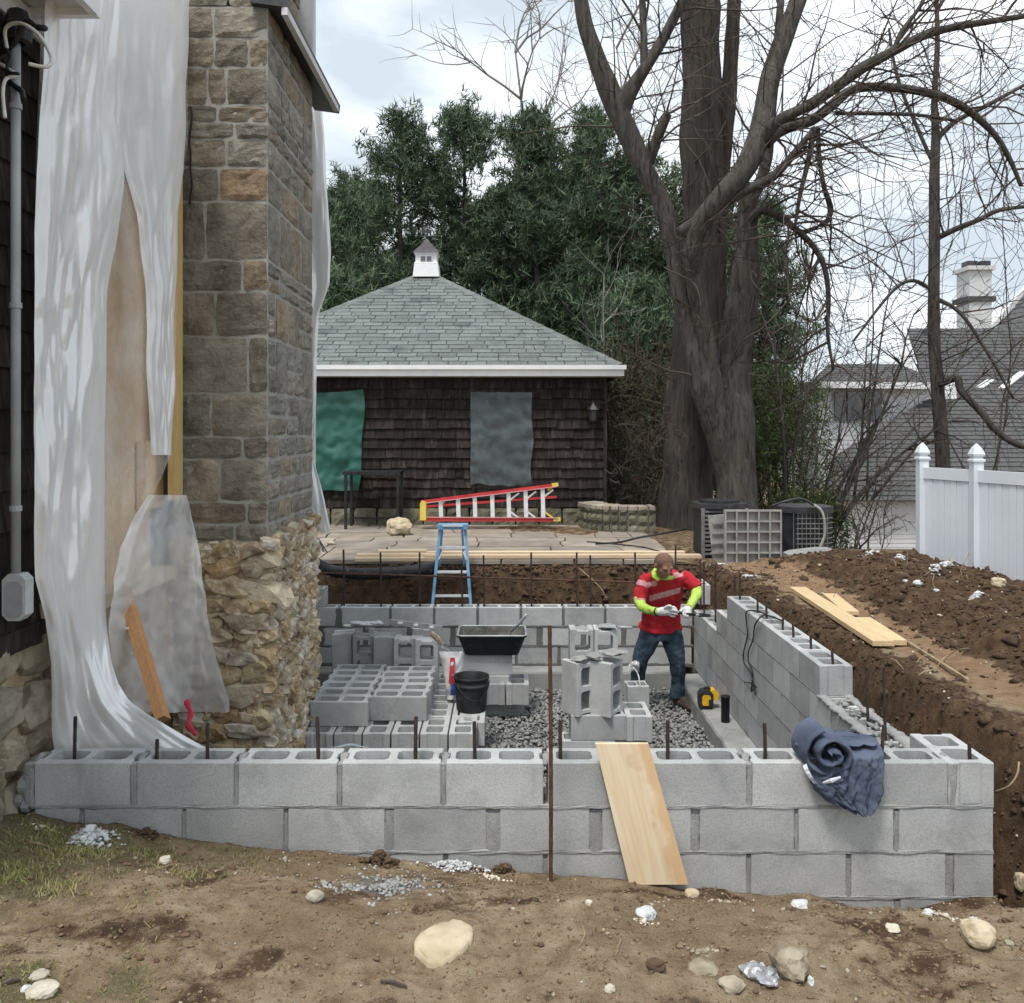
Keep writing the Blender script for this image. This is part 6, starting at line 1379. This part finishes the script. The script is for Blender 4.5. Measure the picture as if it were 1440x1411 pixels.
# ---------------------------------------------------------------- pipe, wires
pts = smoothpath([P(425, 780, 10.05), P(440, 790, 10.15), P(465, 802, 10.2), (P(500, 807, 10.2)), P(550, 806, 10.22), P(590, 802, 10.25), P(612, 798, 10.35)], 14)
mb = MB().tube(pts, [.062 + .006 * (i % 2) for i in range(len(pts))], 12); tag(mb.build('drain_pipe', M['rubber'], None, True), 'black corrugated drain pipe curving along the soil edge of the patio', 'pipe')
def wire(label, pts, r, m='dark', n=7): return tag(MB().tube(smoothpath(pts, n), r, 5).build('wire', M[m], None, True), label, 'wire')
I = lambda zx, zy, off=1.965: P(950 + zx / 8.82, 820 + zy / 8.82, F * off / (950 + zx / 8.82 - CX))
wire('black wire looping down the inner face of the right wall, left strand', [I(1130, 395, 2.08), I(1000, 345, 2.02), I(880, 360), I(880, 500), I(892, 650), I(845, 860), I(850, 990), I(940, 1130), I(975, 1290)], .006)
wire('black wire looping down the inner face of the right wall, right strand', [I(1330, 470, 2.1), I(1130, 400, 2.06), I(1060, 420), I(985, 520), I(960, 700), I(905, 850), I(905, 980), I(955, 1110), I(940, 1350)], .006)
wire('black wire curled on the wall near the bottom of the hanging loops', [I(850, 1230), I(920, 1240), I(1000, 1290), I(940, 1330), I(960, 1260), I(990, 1390)], .005)
wire('thin black wires sticking up at the left end of the patio', [P(440, 752, 11.5), P(452, 765, 11.3), P(455, 776, 11.2), P(448, 758, 11.4), P(462, 780, 11.1)], .008)
wire('black cable lying across the right end of the patio', [P(838, 765, 11.8), P(870, 763, 11.6), P(900, 756, 11.5), P(935, 750, 11.5), P(965, 744, 11.6)], .014)
wire('dark cord lying on the patio edge near the worker', [P(825, 762, 11.2), P(860, 765, 11.1), P(905, 770, 10.9), P(940, 780, 10.7)], .009)
wire('bent pale root hanging over the soil face above the back wall', [P(815, 800, 10.3), P(832, 815, 10.25), P(845, 828, 10.2), P(853, 842, 10.2)], .008, 'straw')
wire('pale looping root sticking out of the trench wall at the right', [P(1400, 1113, 4.45), P(1418, 1106, 4.4), P(1430, 1090, 4.4), P(1433, 1072, 4.45)], .005, 'straw')
tag(MB().grid(16, 5, lambda u, v: P(462 + 60 * u, 1050.0 + 1.5 * math.sin(u * 9) - 3 * math.sin(v * 3) * math.sin(u * 3.1), 4.36 + .22 * v)).build('plastic_film', M['clearbag'], None, True), 'strip of bluish plastic film behind the front wall', 'plastic sheet')
def heap(label, px, py, w, h, m, n, smax, seed, name, cat, up=.35):
    rg_ = random.Random(seed); c = onground(px, py); L_, D_ = w * c.y / F / 2, h * c.y / F / 2 * 2.2; pts_, sz_ = [], []
    for _ in range(n):
        a, k = rg_.uniform(0, 6.28), abs(rg_.gauss(0, .5)); x, y = c.x + L_ * k * math.cos(a), c.y + D_ * k * math.sin(a)
        if 3.2 < y and y > 4.12 and c.y < 4.14: y = 4.12 - rg_.random() * .03
        s = smax * rg_.uniform(.25, 1) * max(.3, 1 - .6 * k); pts_.append((x, y, gz(x, y) + s * .25 + up * D_ * max(0, 1 - k * 1.2) * rg_.random())); sz_.append(s)
    return tag(scatter(name, pts_, sz_, M[m], PROTO_S, None, seed), label, cat)
# ---------------------------------------------------------------- stones and rubbish lying about
def rock(label, px, py, wpx, hpx, m, seed, cat='stone', flat=.55, cube=.2, rough=.3, sink=.34, name='stone', group=None, rz=None, sub=3, dpt=None):
    p = onground(px, py); s = wpx * p.y / F / 2
    me = rock_mesh(name, seed, M[m], sub, rough, flat, cube); o = inst(name, me, p + Vector((0, 0, s * flat * (1 - 2 * sink) )), (0, 0, rz if rz is not None else seed), (s, (dpt or 1) * s, s * (hpx / wpx) / flat if not dpt else s))
    return tag(o, label, cat, group)
def slab(label, outline, py_off, m, th, name='stone'):
    pts = [onground(a, b) for a, b in outline]; z = max(p.z for p in pts) + .004; mb = MB(); n = len(pts); c = sum(pts, Vector()) / n
    up = [Vector((p.x, p.y, p.z + th)) for p in pts]; inn = [c.xy.to_3d() + (u.xy.to_3d() - c.xy.to_3d()) * .9 + Vector((0, 0, u.z + .005 + .003 * nz(i * 1.9))) for i, u in enumerate(up)]
    lowr_ = [Vector((p.x, p.y, p.z - .02)) for p in pts]
    mb.v = lowr_ + up + inn; mb.f = [(i, (i + 1) % n, n + (i + 1) % n, n + i) for i in range(n)] + [(n + i, n + (i + 1) % n, 2 * n + (i + 1) % n, 2 * n + i) for i in range(n)] + [tuple(range(2 * n, 3 * n))]; mb.m = [0] * len(mb.f)
    o = mb.build(name, M[m], None, True); return tag(o, label, 'stone')
o_ = [(583, 1345), (583, 1332), (592, 1318), (610, 1308), (632, 1303), (650, 1304), (664, 1312), (664, 1326), (655, 1338), (640, 1350), (622, 1362), (606, 1364), (594, 1358)]
oo = [tuple(q) for q in smoothpath(o_ + [o_[0]], 3)][:-1]; slab('large flat pale kidney shaped stone lying in the middle foreground', oo, 0, 'tan_stone', .014)
rock('smooth rounded tan stone at the lower right of the foreground', 1377, 1325, 46, 32, 'tan_stone', 3, flat=.6, rough=.18, sink=.2)
rock('rough grey brown rock next to the crumpled foil', 1110, 1372, 52, 42, 'brown_stone', 9, cube=.35, rough=.35, flat=.75, sink=.1)
rock('small pale stone at the left lower corner beside the white pebble', 58, 1397, 40, 20, 'pebble', 12, flat=.5)
rock('small bright white pebble at the lower left corner', 37, 1396, 15, 11, 'white_mortar', 13, flat=.6, rough=.15)
rock('thin flat pale stone lying above the white pebble', 55, 1374, 26, 9, 'pebble', 14, flat=.4)
rock('rounded buff pebble left of the grey gravel patch', 443, 1263, 24, 13, 'pebble', 15, flat=.55, rough=.15)
rock('buff pebble just right of the ramp plank foot', 973, 1261, 20, 16, 'tan_stone', 16, flat=.7, rough=.15)
rock('angular whitish stone below the ramp plank', 908, 1289, 26, 15, 'white_mortar', 17, flat=.55, cube=.5)
rock('little whitish stone between the rod and the ramp plank', 828, 1273, 9, 9, 'pebble', 18, flat=.8)
rock('dark brown clod near the bottom of the foreground', 922, 1364, 26, 16, 'clod', 19, 'clod', flat=.6, name='clod')
rock('small buff stone near the bottom edge of the foreground', 857, 1393, 15, 9, 'pebble', 20, flat=.6)
rock('flat grey brown stone left of the crumpled foil', 1030, 1388, 34, 18, 'brown_stone', 21, flat=.35)
rock('thin flat stone left of the crumpled foil, upper one', 990, 1366, 40, 13, 'brown_stone', 22, flat=.3)
rock('white stone chip right of the grey brown rock', 1140, 1386, 10, 13, 'white_mortar', 23, flat=.9)
rock('white stone chip just above the crumpled foil', 1059, 1361, 12, 12, 'pebble', 24, flat=.9)
rock('whitish stone fragment in the hollow at the foot of the wall', 1125, 1276, 22, 12, 'white_mortar', 25, flat=.5, cube=.4)
rock('pale elongated stone sliding down beside the wall hollow', 1168, 1262, 26, 18, 'white_mortar', 26, flat=.45, rz=.6)
rock('grey pebble on the right rim of the wall hollow', 1305, 1287, 14, 11, 'gravel', 27, flat=.7)
rock('tan stone sliver below the wall hollow', 1255, 1308, 20, 9, 'pebble', 28, flat=.4)
heap('whitish clump of broken mortar near the right tan stone', 1370, 1298, 34, 14, 'white_mortar', 40, .012, 29, 'mortar_clump', 'mortar')
rock('tan stump of stone at the right edge of the foreground', 1436, 1248, 16, 24, 'tan_stone', 30, flat=.9, cube=.5)
rock('brown stone on the right foreground between pebbles', 1420, 1330, 12, 9, 'brown_stone', 31, flat=.7)
heap('heap of white lime lumps beside the left end of the block wall', 128, 1182, 80, 44, 'white_mortar', 220, .02, 33, 'lime_heap', 'lime heap', .3)
heap('dark soil clods by the wall right of the lime heap', 205, 1174, 50, 16, 'clod', 60, .018, 34, 'soil_clods', 'soil')
heap('white mortar splash against the wall left of the steel rod', 640, 1221, 116, 22, 'white_mortar', 230, .016, 35, 'mortar_splash', 'mortar', .3)
heap('small white mortar splash at the wall left of the ramp plank', 843, 1231, 50, 6, 'white_mortar', 60, .011, 36, 'mortar_splash', 'mortar', .3)
heap('brown soil clods at the wall between the white splashes', 708, 1226, 46, 18, 'clod', 80, .018, 37, 'soil_clods', 'soil', .5)
heap('brown soil heap at the wall above the grey gravel patch', 535, 1215, 80, 24, 'clod', 130, .022, 38, 'soil_heap', 'soil', .5)
rock('crumpled silver foil scrap beside the rough rock', 1074, 1377, 40, 26, 'foil', 39, 'foil', flat=.6, rough=.9, name='foil_scrap', sub=4)
rock('small grey white stone pair left of the gravel patch', 232, 1212, 16, 12, 'pebble', 41, flat=.6)
for i, (px_, py_, w_, lab) in enumerate(((1290, 827, 13, 'round white stone on the soil bank'), (1273, 819, 7, 'small white stone on the soil bank left of the round one'), (1317, 834, 8, 'small pale stone on the soil bank right of the round one'), (1404, 822, 18, 'square tan stone at the top of the bank below the fence'), (1226, 868, 5, 'tiny white stone below the planks on the path'))):
    rock(lab, px_, py_, w_, w_ * .8, 'white_mortar' if i < 3 else 'tan_stone', 50 + i, flat=.8, cube=.4 if i == 3 else 0)
for i, (px_, py_, w_, h_, lab) in enumerate(((1318, 808, 34, 22, 'larger grey white rubble heap on top of the soil bank'), (1332, 795, 24, 16, 'upper grey white rubble piece on the soil bank'), (1375, 838, 26, 12, 'low pale rubble on the bank right of the larger heap'), (1225, 779, 34, 9, 'flat white debris on the bank under the neighbour siding'), (1265, 785, 22, 12, 'pale debris at the foot of the first fence post'), (1052, 812, 32, 10, 'pale rubble on the dirt behind the worker'), (1010, 795, 40, 8, 'flat pale board scrap behind the worker right shoulder'))):
    heap(lab, px_, py_, w_ * 1.2, h_ * .7, 'white_mortar', 60, .03 if i < 3 else .022, 60 + i, 'rubble', 'rubble', .3)
o = rock('tan boulder lying on the patio left of the ladders', 561, 752, 46, 26, 'tan_stone', 5, 'boulder', flat=.6, cube=.5, rough=.25, sink=0, name='boulder'); bp = P(561, 741, 13.1); o.location = (bp.x, 13.1, .12); o.scale = (.225, .16, .2)
o = rock('small dark stone on the left end of the patio', 466, 768, 10, 8, 'brown_stone', 6, 'stone', flat=.6); o.location = (P(466, 0, 11.9).x, 11.9, .03); o.scale = (.06, .05, .05)
for i, (px_, py_, w_, h_, n_, lab) in enumerate(((1150, 1262, 150, 10, 60, 'whitish stone chips along the wall left of the hollow'), (1330, 1290, 120, 14, 50, 'whitish stone chips right of the wall hollow'), (1010, 1268, 80, 12, 26, 'whitish stone chips right of the ramp plank foot'), (985, 1340, 110, 18, 40, 'brown stone bits in the damp soil above the crumpled foil'), (690, 1235, 110, 12, 40, 'pale stone bits below the white mortar splash'), (905, 1300, 60, 16, 20, 'pale stone bits below the angular whitish stone'), (60, 1165, 90, 16, 26, 'pale stone bits in the grass by the house foundation'))):
    heap(lab, px_, py_, w_, h_, 'brown_stone' if i == 3 else 'pebble', n_, .011, 200 + i, 'stone_chips', 'stone chips', .02)
# fine stuff: pebbles, clods, roots
rg = random.Random(77); pts, sz = [], []
for _ in range(900):
    x, y = rg.uniform(-2.2, 2.35), rg.uniform(2.5, 4.1)
    if fbm(x * 2.2, y * 2.5, 3) + .25 * (y > 3.7) + .2 * (x > .6) < .12 + .3 * rg.random(): continue
    s = min(.013, rg.paretovariate(2.2) * .0026); pts.append((x, y, gz(x, y) + s * .2)); sz.append(s)
tag(scatter('pebbles', pts, sz, M['pebble']), 'small pale pebbles scattered over the foreground soil', 'pebbles')
pts, sz = [], []
for _ in range(800):
    a, r_ = rg.uniform(0, 6.28), abs(rg.gauss(0, .14)); x, y = -.49 + r_ * .85 * math.cos(a), 3.58 + r_ * 1.2 * math.sin(a)
    if y < 4.11: s = rg.uniform(.003, .011); pts.append((x, y, gz(x, y) + s * .3)); sz.append(s)
tag(scatter('gravel', pts, sz, M['gravel']), 'little patch of spilled grey gravel in front of the wall', 'gravel')
pts, sz = [], []
for _ in range(11000):
    if rg.random() < .75: x, y = rg.uniform(2.2, 4.9), rg.uniform(4.1, 10.3)
    else: x, y = rg.uniform(-2.1, 2.4), rg.uniform(10.15, 10.5)
    k = zg(x, y)[1]
    if k[0] < .3 and rg.random() > .12: continue
    s = min(.045, rg.paretovariate(2.2) * .008); pts.append((x, y, gz(x, y) + s * .1)); sz.append(s)
tag(scatter('soil_clods', pts, sz, M['clod'], PROTO), 'crumbly dark soil clods on the bank and trench sides', 'soil')
pts, sz = [], []
for _ in range(170):
    x, y = rg.uniform(2.35, 4.6), rg.uniform(4.2, 10.2); s = min(.022, rg.paretovariate(1.8) * .005); pts.append((x, y, gz(x, y) + s * .4)); sz.append(s)
for _ in range(260):
    x, y = rg.uniform(-2.1, 2.3), rg.uniform(3.5, 4.1); 
    if rg.random() < .5: s = rg.uniform(.002, .006); pts.append((x, y, gz(x, y) + s * .4)); sz.append(s)
tag(scatter('stone_chips', pts, sz, M['pebble']), 'whitish stone chips scattered over the dug soil', 'stone chips')
pts, sz = [], []
for _ in range(4000):
    x, y = rg.uniform(-2.2, 2.3), rg.uniform(2.75, 4.12)
    if zg(x, y)[1][0] < .25 and rg.random() > .25: continue
    s = min(.015, rg.paretovariate(2.2) * .003); pts.append((x, y, gz(x, y) + s * .1)); sz.append(s)
tag(scatter('soil_crumbs', pts, sz, M['clod'], PROTO), 'dark soil crumbs on the foreground ground', 'soil')
pts, sz = [], []
for _ in range(15000):
    x, y = rg.uniform(-2.2, 2.35), rg.uniform(2.5, 4.12); s = min(.011, rg.paretovariate(2.3) * .0021); pts.append((x, y, gz(x, y) + s * .15)); sz.append(s)
tag(scatter('soil_crumbs', pts, sz, M['tan_clod'], PROTO), 'fine tan soil crumbs all over the foreground', 'soil')
mb = MB()
for _ in range(90):
    x, y = rg.uniform(2.3, 4.4), rg.uniform(4.2, 9.8); z = gz(x, y); mb.tube(curve_path((x, y, z), (rg.gauss(0, 1), rg.gauss(0, 1), .35), rg.uniform(.08, .3), 5, rg, .5, -.15), .003, 3, cap=False)
for _ in range(45):
    x, y = rg.uniform(-2, 2), rg.uniform(2.9, 4.0); z = gz(x, y) + .004; mb.tube(curve_path((x, y, z), (rg.gauss(0, 1), rg.gauss(0, 1), .03), rg.uniform(.03, .12), 4, rg, .3, -.02), .0013, 3, cap=False)
tag(mb.build('roots', M['straw']), 'thin pale roots and stalks sticking out of the soil', 'roots', kind='stuff')
for i, (a, b, lab) in enumerate((((38, 1188), (68, 1195), 'short pale stick on the grass left of the lime heap'), ((2, 1392), (28, 1382), 'thin brown stick at the lower left edge'), ((535, 1385), (572, 1395), 'thin dark twig lying in the middle foreground'))):
    p, q = onground(*a), onground(*b); tag(MB().tube([p + Vector((0, 0, .006)), p.lerp(q, .5) + Vector((0, 0, .012)), q + Vector((0, 0, .006))], [.005, .006, .004], 6).build('stick', M['straw' if i < 1 else 'twig']), lab, 'stick')
# ---------------------------------------------------------------- the worker
S = 5.425; Z = lambda zx, zy, Y: P(860 + zx / S, 760 + zy / S, Y)
mz = lambda r, Y=8.85: r / S * Y / F
pe = thing('person', 'man in red striped shirt, lime sleeves and blue jeans bending over the back corner', 'person', (1.45, 8.9, GZ))
def chain(mb, pts, n=12): 
    s = smoothpath([(*Z(a, b, Y), mz(r, Y)) for a, b, Y, r in pts], 4); mb.tube([Vector(q[:3]) for q in s], [q[3] for q in s], n)
def loft(mb, rings, n=20):
    b = len(mb.v)
    for zx, zy, Y, rx, ry in rings:
        c = Z(zx, zy, Y)
        for j in range(n):
            a = 2 * math.pi * j / n; mb.v.append(c + Vector((math.cos(a) * mz(rx), math.sin(a) * ry, math.sin(a) * ry * .25)))
    for i in range(len(rings) - 1):
        for j in range(n): j2 = (j + 1) % n; mb.f.append((b + i * n + j, b + i * n + j2, b + (i + 1) * n + j2, b + (i + 1) * n + j)); mb.m.append(0)
    mb.f += [tuple(b + j for j in range(n)), tuple(b + (len(rings) - 1) * n + j for j in reversed(range(n)))]; mb.m += [0, 0]
def ball(mb, c, r, n=10): 
    c = Vector(c); r = (r, r, r) if isinstance(r, (int, float)) else r; b = len(mb.v)
    for i in range(n + 1):
        for j in range(n * 2):
            t, a = math.pi * i / n, math.pi * j / n; mb.v.append(c + Vector((math.sin(t) * math.cos(a) * r[0], math.sin(t) * math.sin(a) * r[1], math.cos(t) * r[2] * .9999)))
    for i in range(n):
        for j in range(n * 2): j2 = (j + 1) % (n * 2); mb.f.append((b + i * n * 2 + j, b + (i + 1) * n * 2 + j, b + (i + 1) * n * 2 + j2, b + i * n * 2 + j2)); mb.m.append(0)
torso = [(375, 650, 8.95, 158, .118), (378, 570, 8.93, 150, .118), (385, 480, 8.89, 148, .12), (392, 390, 8.83, 152, .122), (398, 320, 8.77, 158, .118), (400, 265, 8.71, 135, .1), (402, 232, 8.67, 85, .075)]
armL = [(285, 278, 8.74, 50), (245, 340, 8.74, 56), (222, 410, 8.73, 50), (215, 470, 8.7, 43), (240, 512, 8.62, 38), (300, 535, 8.52, 33), (362, 545, 8.44, 30), (385, 546, 8.42, 27)]
armR = [(530, 268, 8.74, 50), (585, 305, 8.74, 55), (628, 345, 8.72, 54), (650, 395, 8.68, 42), (636, 440, 8.6, 38), (608, 488, 8.52, 33), (588, 515, 8.47, 29), (582, 524, 8.46, 27)]
legL = [(305, 690, 8.95, 82), (275, 770, 8.92, 80), (242, 850, 8.88, 72), (220, 920, 8.88, 62), (205, 1010, 8.92, 56), (192, 1110, 8.96, 52), (188, 1215, 8.98, 50)]
legR = [(450, 690, 8.95, 84), (468, 770, 8.93, 82), (488, 860, 8.9, 72), (500, 930, 8.89, 66), (508, 1010, 8.9, 60), (508, 1090, 8.92, 54), (503, 1165, 8.93, 52)]
hd = MB(); fdir = Vector((.30, -.72, -.62)).normalized(); upv = (Vector((.05, -.35, .93)) - fdir * Vector((.05, -.35, .93)).dot(fdir)).normalized(); rt = fdir.cross(upv); hc = Z(402, 188, 8.52)
H_ = lambda f, u, r_: hc + fdir * f + upv * u + rt * r_
ball(hd, H_(-.012, .02, 0), .083); ball(hd, H_(-.03, .0, 0), .08); ball(hd, H_(.03, -.02, 0), .068); ball(hd, H_(.04, -.075, 0), .048); ball(hd, H_(.052, -.095, 0), .03)
hd.tube([H_(.08, .015, 0), H_(.1, -.02, 0), H_(.098, -.034, 0)], [.011, .015, .012], 8)
for s in (-1, 1):
    hd.tube([H_(.0, .015, s * .078), H_(-.012, -.015, s * .086), H_(-.006, -.035, s * .078)], [.012, .017, .009], 8); ball(hd, H_(.07, .028, s * .032), (.022, .014, .012)); hd.tube([H_(-.0, -.055, s * .05), H_(.03, -.08, s * .04)], [.02, .018], 8)
hd.tube([H_(.085, -.058, -.022), H_(.094, -.058, 0), H_(.085, -.058, .022)], [.006, .008, .006], 6)
body = MB(); loft(body, [(a, b, Y, r * .9, q * .88) for a, b, Y, r, q in torso]); 
for c in (armL, armR): chain(body, [(a, b, Y, r * .86) for a, b, Y, r in c])
for c in (legL, legR): chain(body, [(a, b, Y, r * .85) for a, b, Y, r in c])
chain(body, [(398, 265, 8.72, 58), (398, 235, 8.66, 52), (400, 205, 8.58, 50)]); body.add(hd.v, hd.f)
for x, y, Y in ((188, 1225, 8.95), (505, 1170, 8.9)): ball(body, Z(x, y, Y), (.04, .04, .04))
fuse('body', body, .009, M['skin'], pe, 2, None, .4)
for s in (-1, 1): 
    e = MB(); ball(e, H_(.082, .012, s * .03), (.011, .009, .006), 6); e.build('eye', M['dark'], pe, True); e = MB(); e.tube([H_(.083, .032, s * .015), H_(.086, .036, s * .032), H_(.074, .03, s * .05)], [.004, .005, .003], 5); e.build('eyebrow', M['hair'], pe)
hr = MB(); ball(hr, H_(-.014, .024, 0), .084, 12); ball(hr, H_(-.034, .004, 0), .0815, 12); hv = fuse('hair', hr, .008, M['hair'], pe, 1)
bm = bmesh.new(); bm.from_mesh(hv.data); o_ = OFF[pe.name]
bmesh.ops.delete(bm, geom=[v for v in bm.verts if ((v.co + o_ - hc).dot(fdir) > .045 - .25 * max(0, .03 - (v.co + o_ - hc).dot(upv)) or (v.co + o_ - hc).dot(upv) < -.05)], context='VERTS'); bm.to_mesh(hv.data); bm.free()
# clothes
def cloth(a=.006, f=22): return lambda c: a * (noise.noise(Vector((c.x * f, c.y * f, c.z * f * .55))) + .6 * noise.noise(Vector((c.x * f * 2.3, c.y * 9, c.z * f * 1.7))))
sh_ = MB(); loft(sh_, [(372, 668, 8.96, 174, .142), (374, 640, 8.96, 170, .138)] + torso[:]); chain(sh_, [(a, b, Y, r * 1.06) for a, b, Y, r in armL[:4]]); chain(sh_, [(a, b, Y, r * 1.08) for a, b, Y, r in armR[:3]] + [(640, 365, 8.71, 54)])
so = fuse('shirt', sh_, .009, [M['red'], M['stripe']], pe, 4, cloth(.009, 17), .5)
mi = []
for p in so.data.polygons:
    c = p.center + OFF[pe.name]; px = CX + F * c.x / c.y; py = CY + F * (CZ - c.z) / c.y; zx, zy = (px - 860) * S, (py - 760) * S; k = 0
    arml = zx < 262 and zy > 250
    if arml: k = 1 if 305 < zy - .25 * (zx - 230) < 345 or 440 < zy - .1 * zx + 20 < 460 else 0
    elif zx > 545: k = 1 if -330 < zy - 2.4 * (zx - 480) + 60 < -255 or zy > 640 - .45 * zx + 30 and zx > 610 else 0
    else:
        if 262 < zx < 345: k = 1 if abs(zy - (345 - .25 * (zx - 262))) < 20 else 0
        elif zx > 470: k = 1 if abs(zy - (265 - .3 * (zx - 500))) < 22 else 0
        if abs(zy - (440 - .28 * (zx - 310))) < 21 and 290 < zx < 525: k = 1
    mi.append(k)
so.data.polygons.foreach_set('material_index', mi)
je = MB(); loft(je, [(372, 640, 8.95, 140, .105), (372, 690, 8.95, 156, .118), (375, 735, 8.95, 150, .12)])
chain(je, legL[:-1] + [(189, 1225, 8.98, 58)]); chain(je, legR[:-1] + [(503, 1185, 8.93, 60), (503, 1205, 8.93, 60)])
fuse('jeans', je, .009, M['denim'], pe, 4, cloth(.011, 15), .5)
sl_ = MB(); chain(sl_, [(216, 440, 8.72, 50)] + armL[3:7]); ol = fuse('sleeve', sl_, .008, M['hivis'], pe, 3, cloth(.007, 26))
sl_ = MB(); chain(sl_, [(640, 370, 8.7, 50)] + armR[3:7]); fuse('sleeve', sl_, .008, M['hivis'], pe, 3, cloth(.007, 26))
MB().tube([Z(345, 548, 8.45), Z(352, 548, 8.44)], mz(33), 12).build('cuff', M['dark'], pe)
co = MB(); ring_ = [Z(400 + 72 * math.cos(a), 252 + 34 * math.sin(a) + 10 * math.cos(a), 8.68 - .085 * math.sin(a)) for a in [2 * math.pi * i / 18 for i in range(19)]]; co.tube(ring_, [mz(19)] * 19, 8); co.build('collar', M['hivis'], pe, True)
lp = MB(); lp.tube([Z(322, 238, 8.6), Z(330, 275, 8.56), Z(362, 305, 8.54)], [mz(20), mz(24), mz(16)], 8, fl=.6); lp.build('collar', M['hivis'], pe, True)
# gloves: palm, four fingers of different length, thumb from the side of the palm
def glove(name, palm, fingers, thumb):
    g = MB()
    for a, b in zip(palm, palm[1:]): g.tube([Vector(a[0]), Vector(b[0])], [a[1], b[1]], 10)
    for c in fingers + [thumb]: s = smoothpath([(*p, r_) for p, r_ in c], 3); g.tube([Vector(q[:3]) for q in s], [q[3] for q in s], 8)
    fuse(name, g, .0055, M['glove'], pe, 2, cloth(.002, 50))
ZL_ = lambda x, y, Y: Z(x, y, Y)
glove('glove', [(ZL_(358, 546, 8.44), .036), (ZL_(400, 542, 8.41), .042), (ZL_(440, 536, 8.39), .038)],
      [[(ZL_(440, 515, 8.37), .014), (ZL_(475, 512, 8.35), .013), (ZL_(496, 528, 8.36), .011)], [(ZL_(444, 532, 8.36), .014), (ZL_(484, 536, 8.34), .013), (ZL_(508, 550, 8.36), .011)], [(ZL_(442, 550, 8.37), .014), (ZL_(480, 560, 8.35), .012), (ZL_(502, 566, 8.37), .01)], [(ZL_(436, 564, 8.38), .012), (ZL_(466, 580, 8.37), .011), (ZL_(486, 580, 8.38), .009)]],
      [(ZL_(405, 520, 8.38), .016), (ZL_(432, 500, 8.35), .014), (ZL_(458, 506, 8.33), .012)])
glove('glove', [(ZL_(584, 515, 8.46), .036), (ZL_(578, 535, 8.44), .042), (ZL_(570, 552, 8.43), .038)],
      [[(ZL_(556, 540, 8.40), .014), (ZL_(540, 560, 8.37), .013), (ZL_(546, 580, 8.38), .011)], [(ZL_(570, 552, 8.40), .014), (ZL_(556, 576, 8.37), .013), (ZL_(562, 592, 8.39), .011)], [(ZL_(586, 554, 8.40), .014), (ZL_(578, 580, 8.38), .012), (ZL_(582, 594, 8.4), .01)], [(ZL_(600, 548, 8.42), .012), (ZL_(600, 572, 8.4), .011), (ZL_(602, 584, 8.41), .009)]],
      [(ZL_(560, 528, 8.42), .016), (ZL_(536, 530, 8.38), .014), (ZL_(520, 544, 8.36), .012)])
def boot(x, y, Y, dx, dy, dYt):
    b = MB(); a = Z(x, y - 30, Y); heel = Vector((a.x, Y + .03, GZ + .05)); toe = Vector((a.x + dx, Y + dYt, GZ + .045))
    b.tube([Z(x, y - 70, Y), Vector((a.x, Y, GZ + .11))], [.066, .07], 10); b.tube([heel, heel.lerp(toe, .5) + Vector((0, 0, .015)), toe], [.052, .058, .045], 10); ball(b, toe, (.05, .05, .036)); fuse('boot', b, .008, M['boot'], pe, 3, cloth(.004, 30))
    so_ = MB(); so_.tube([heel + Vector((0, 0, -.04)), toe + Vector((0, 0, -.035))], [.056, .052], 10, fl=.3); so_.build('sole', M['dark'], pe)
boot(503, 1225, 8.93, .11, 0, -.17); boot(188, 1270, 8.98, -.05, 0, -.16)
tr = thing('trowel', 'dark handled pointing trowel held in the gloved hands of the worker', 'trowel', Z(620, 560, 8.4))
MB().tube([Z(515, 552, 8.36), Z(560, 562, 8.385), Z(640, 568, 8.39)], [.011, .014, .012], 8).build('handle', M['dark'], tr, True)
MB().tube([Z(640, 568, 8.39), Z(668, 572, 8.39)], .007, 6).build('shank', M['galv'], tr); MB().prism([(0, -.02), (.11, -.012), (.11, .012), (0, .02)], .006, Z(664, 571, 8.39), (1, 0, -.04), (0, 0, 1), (0, 1, 0)).build('blade', M['flash'], tr)
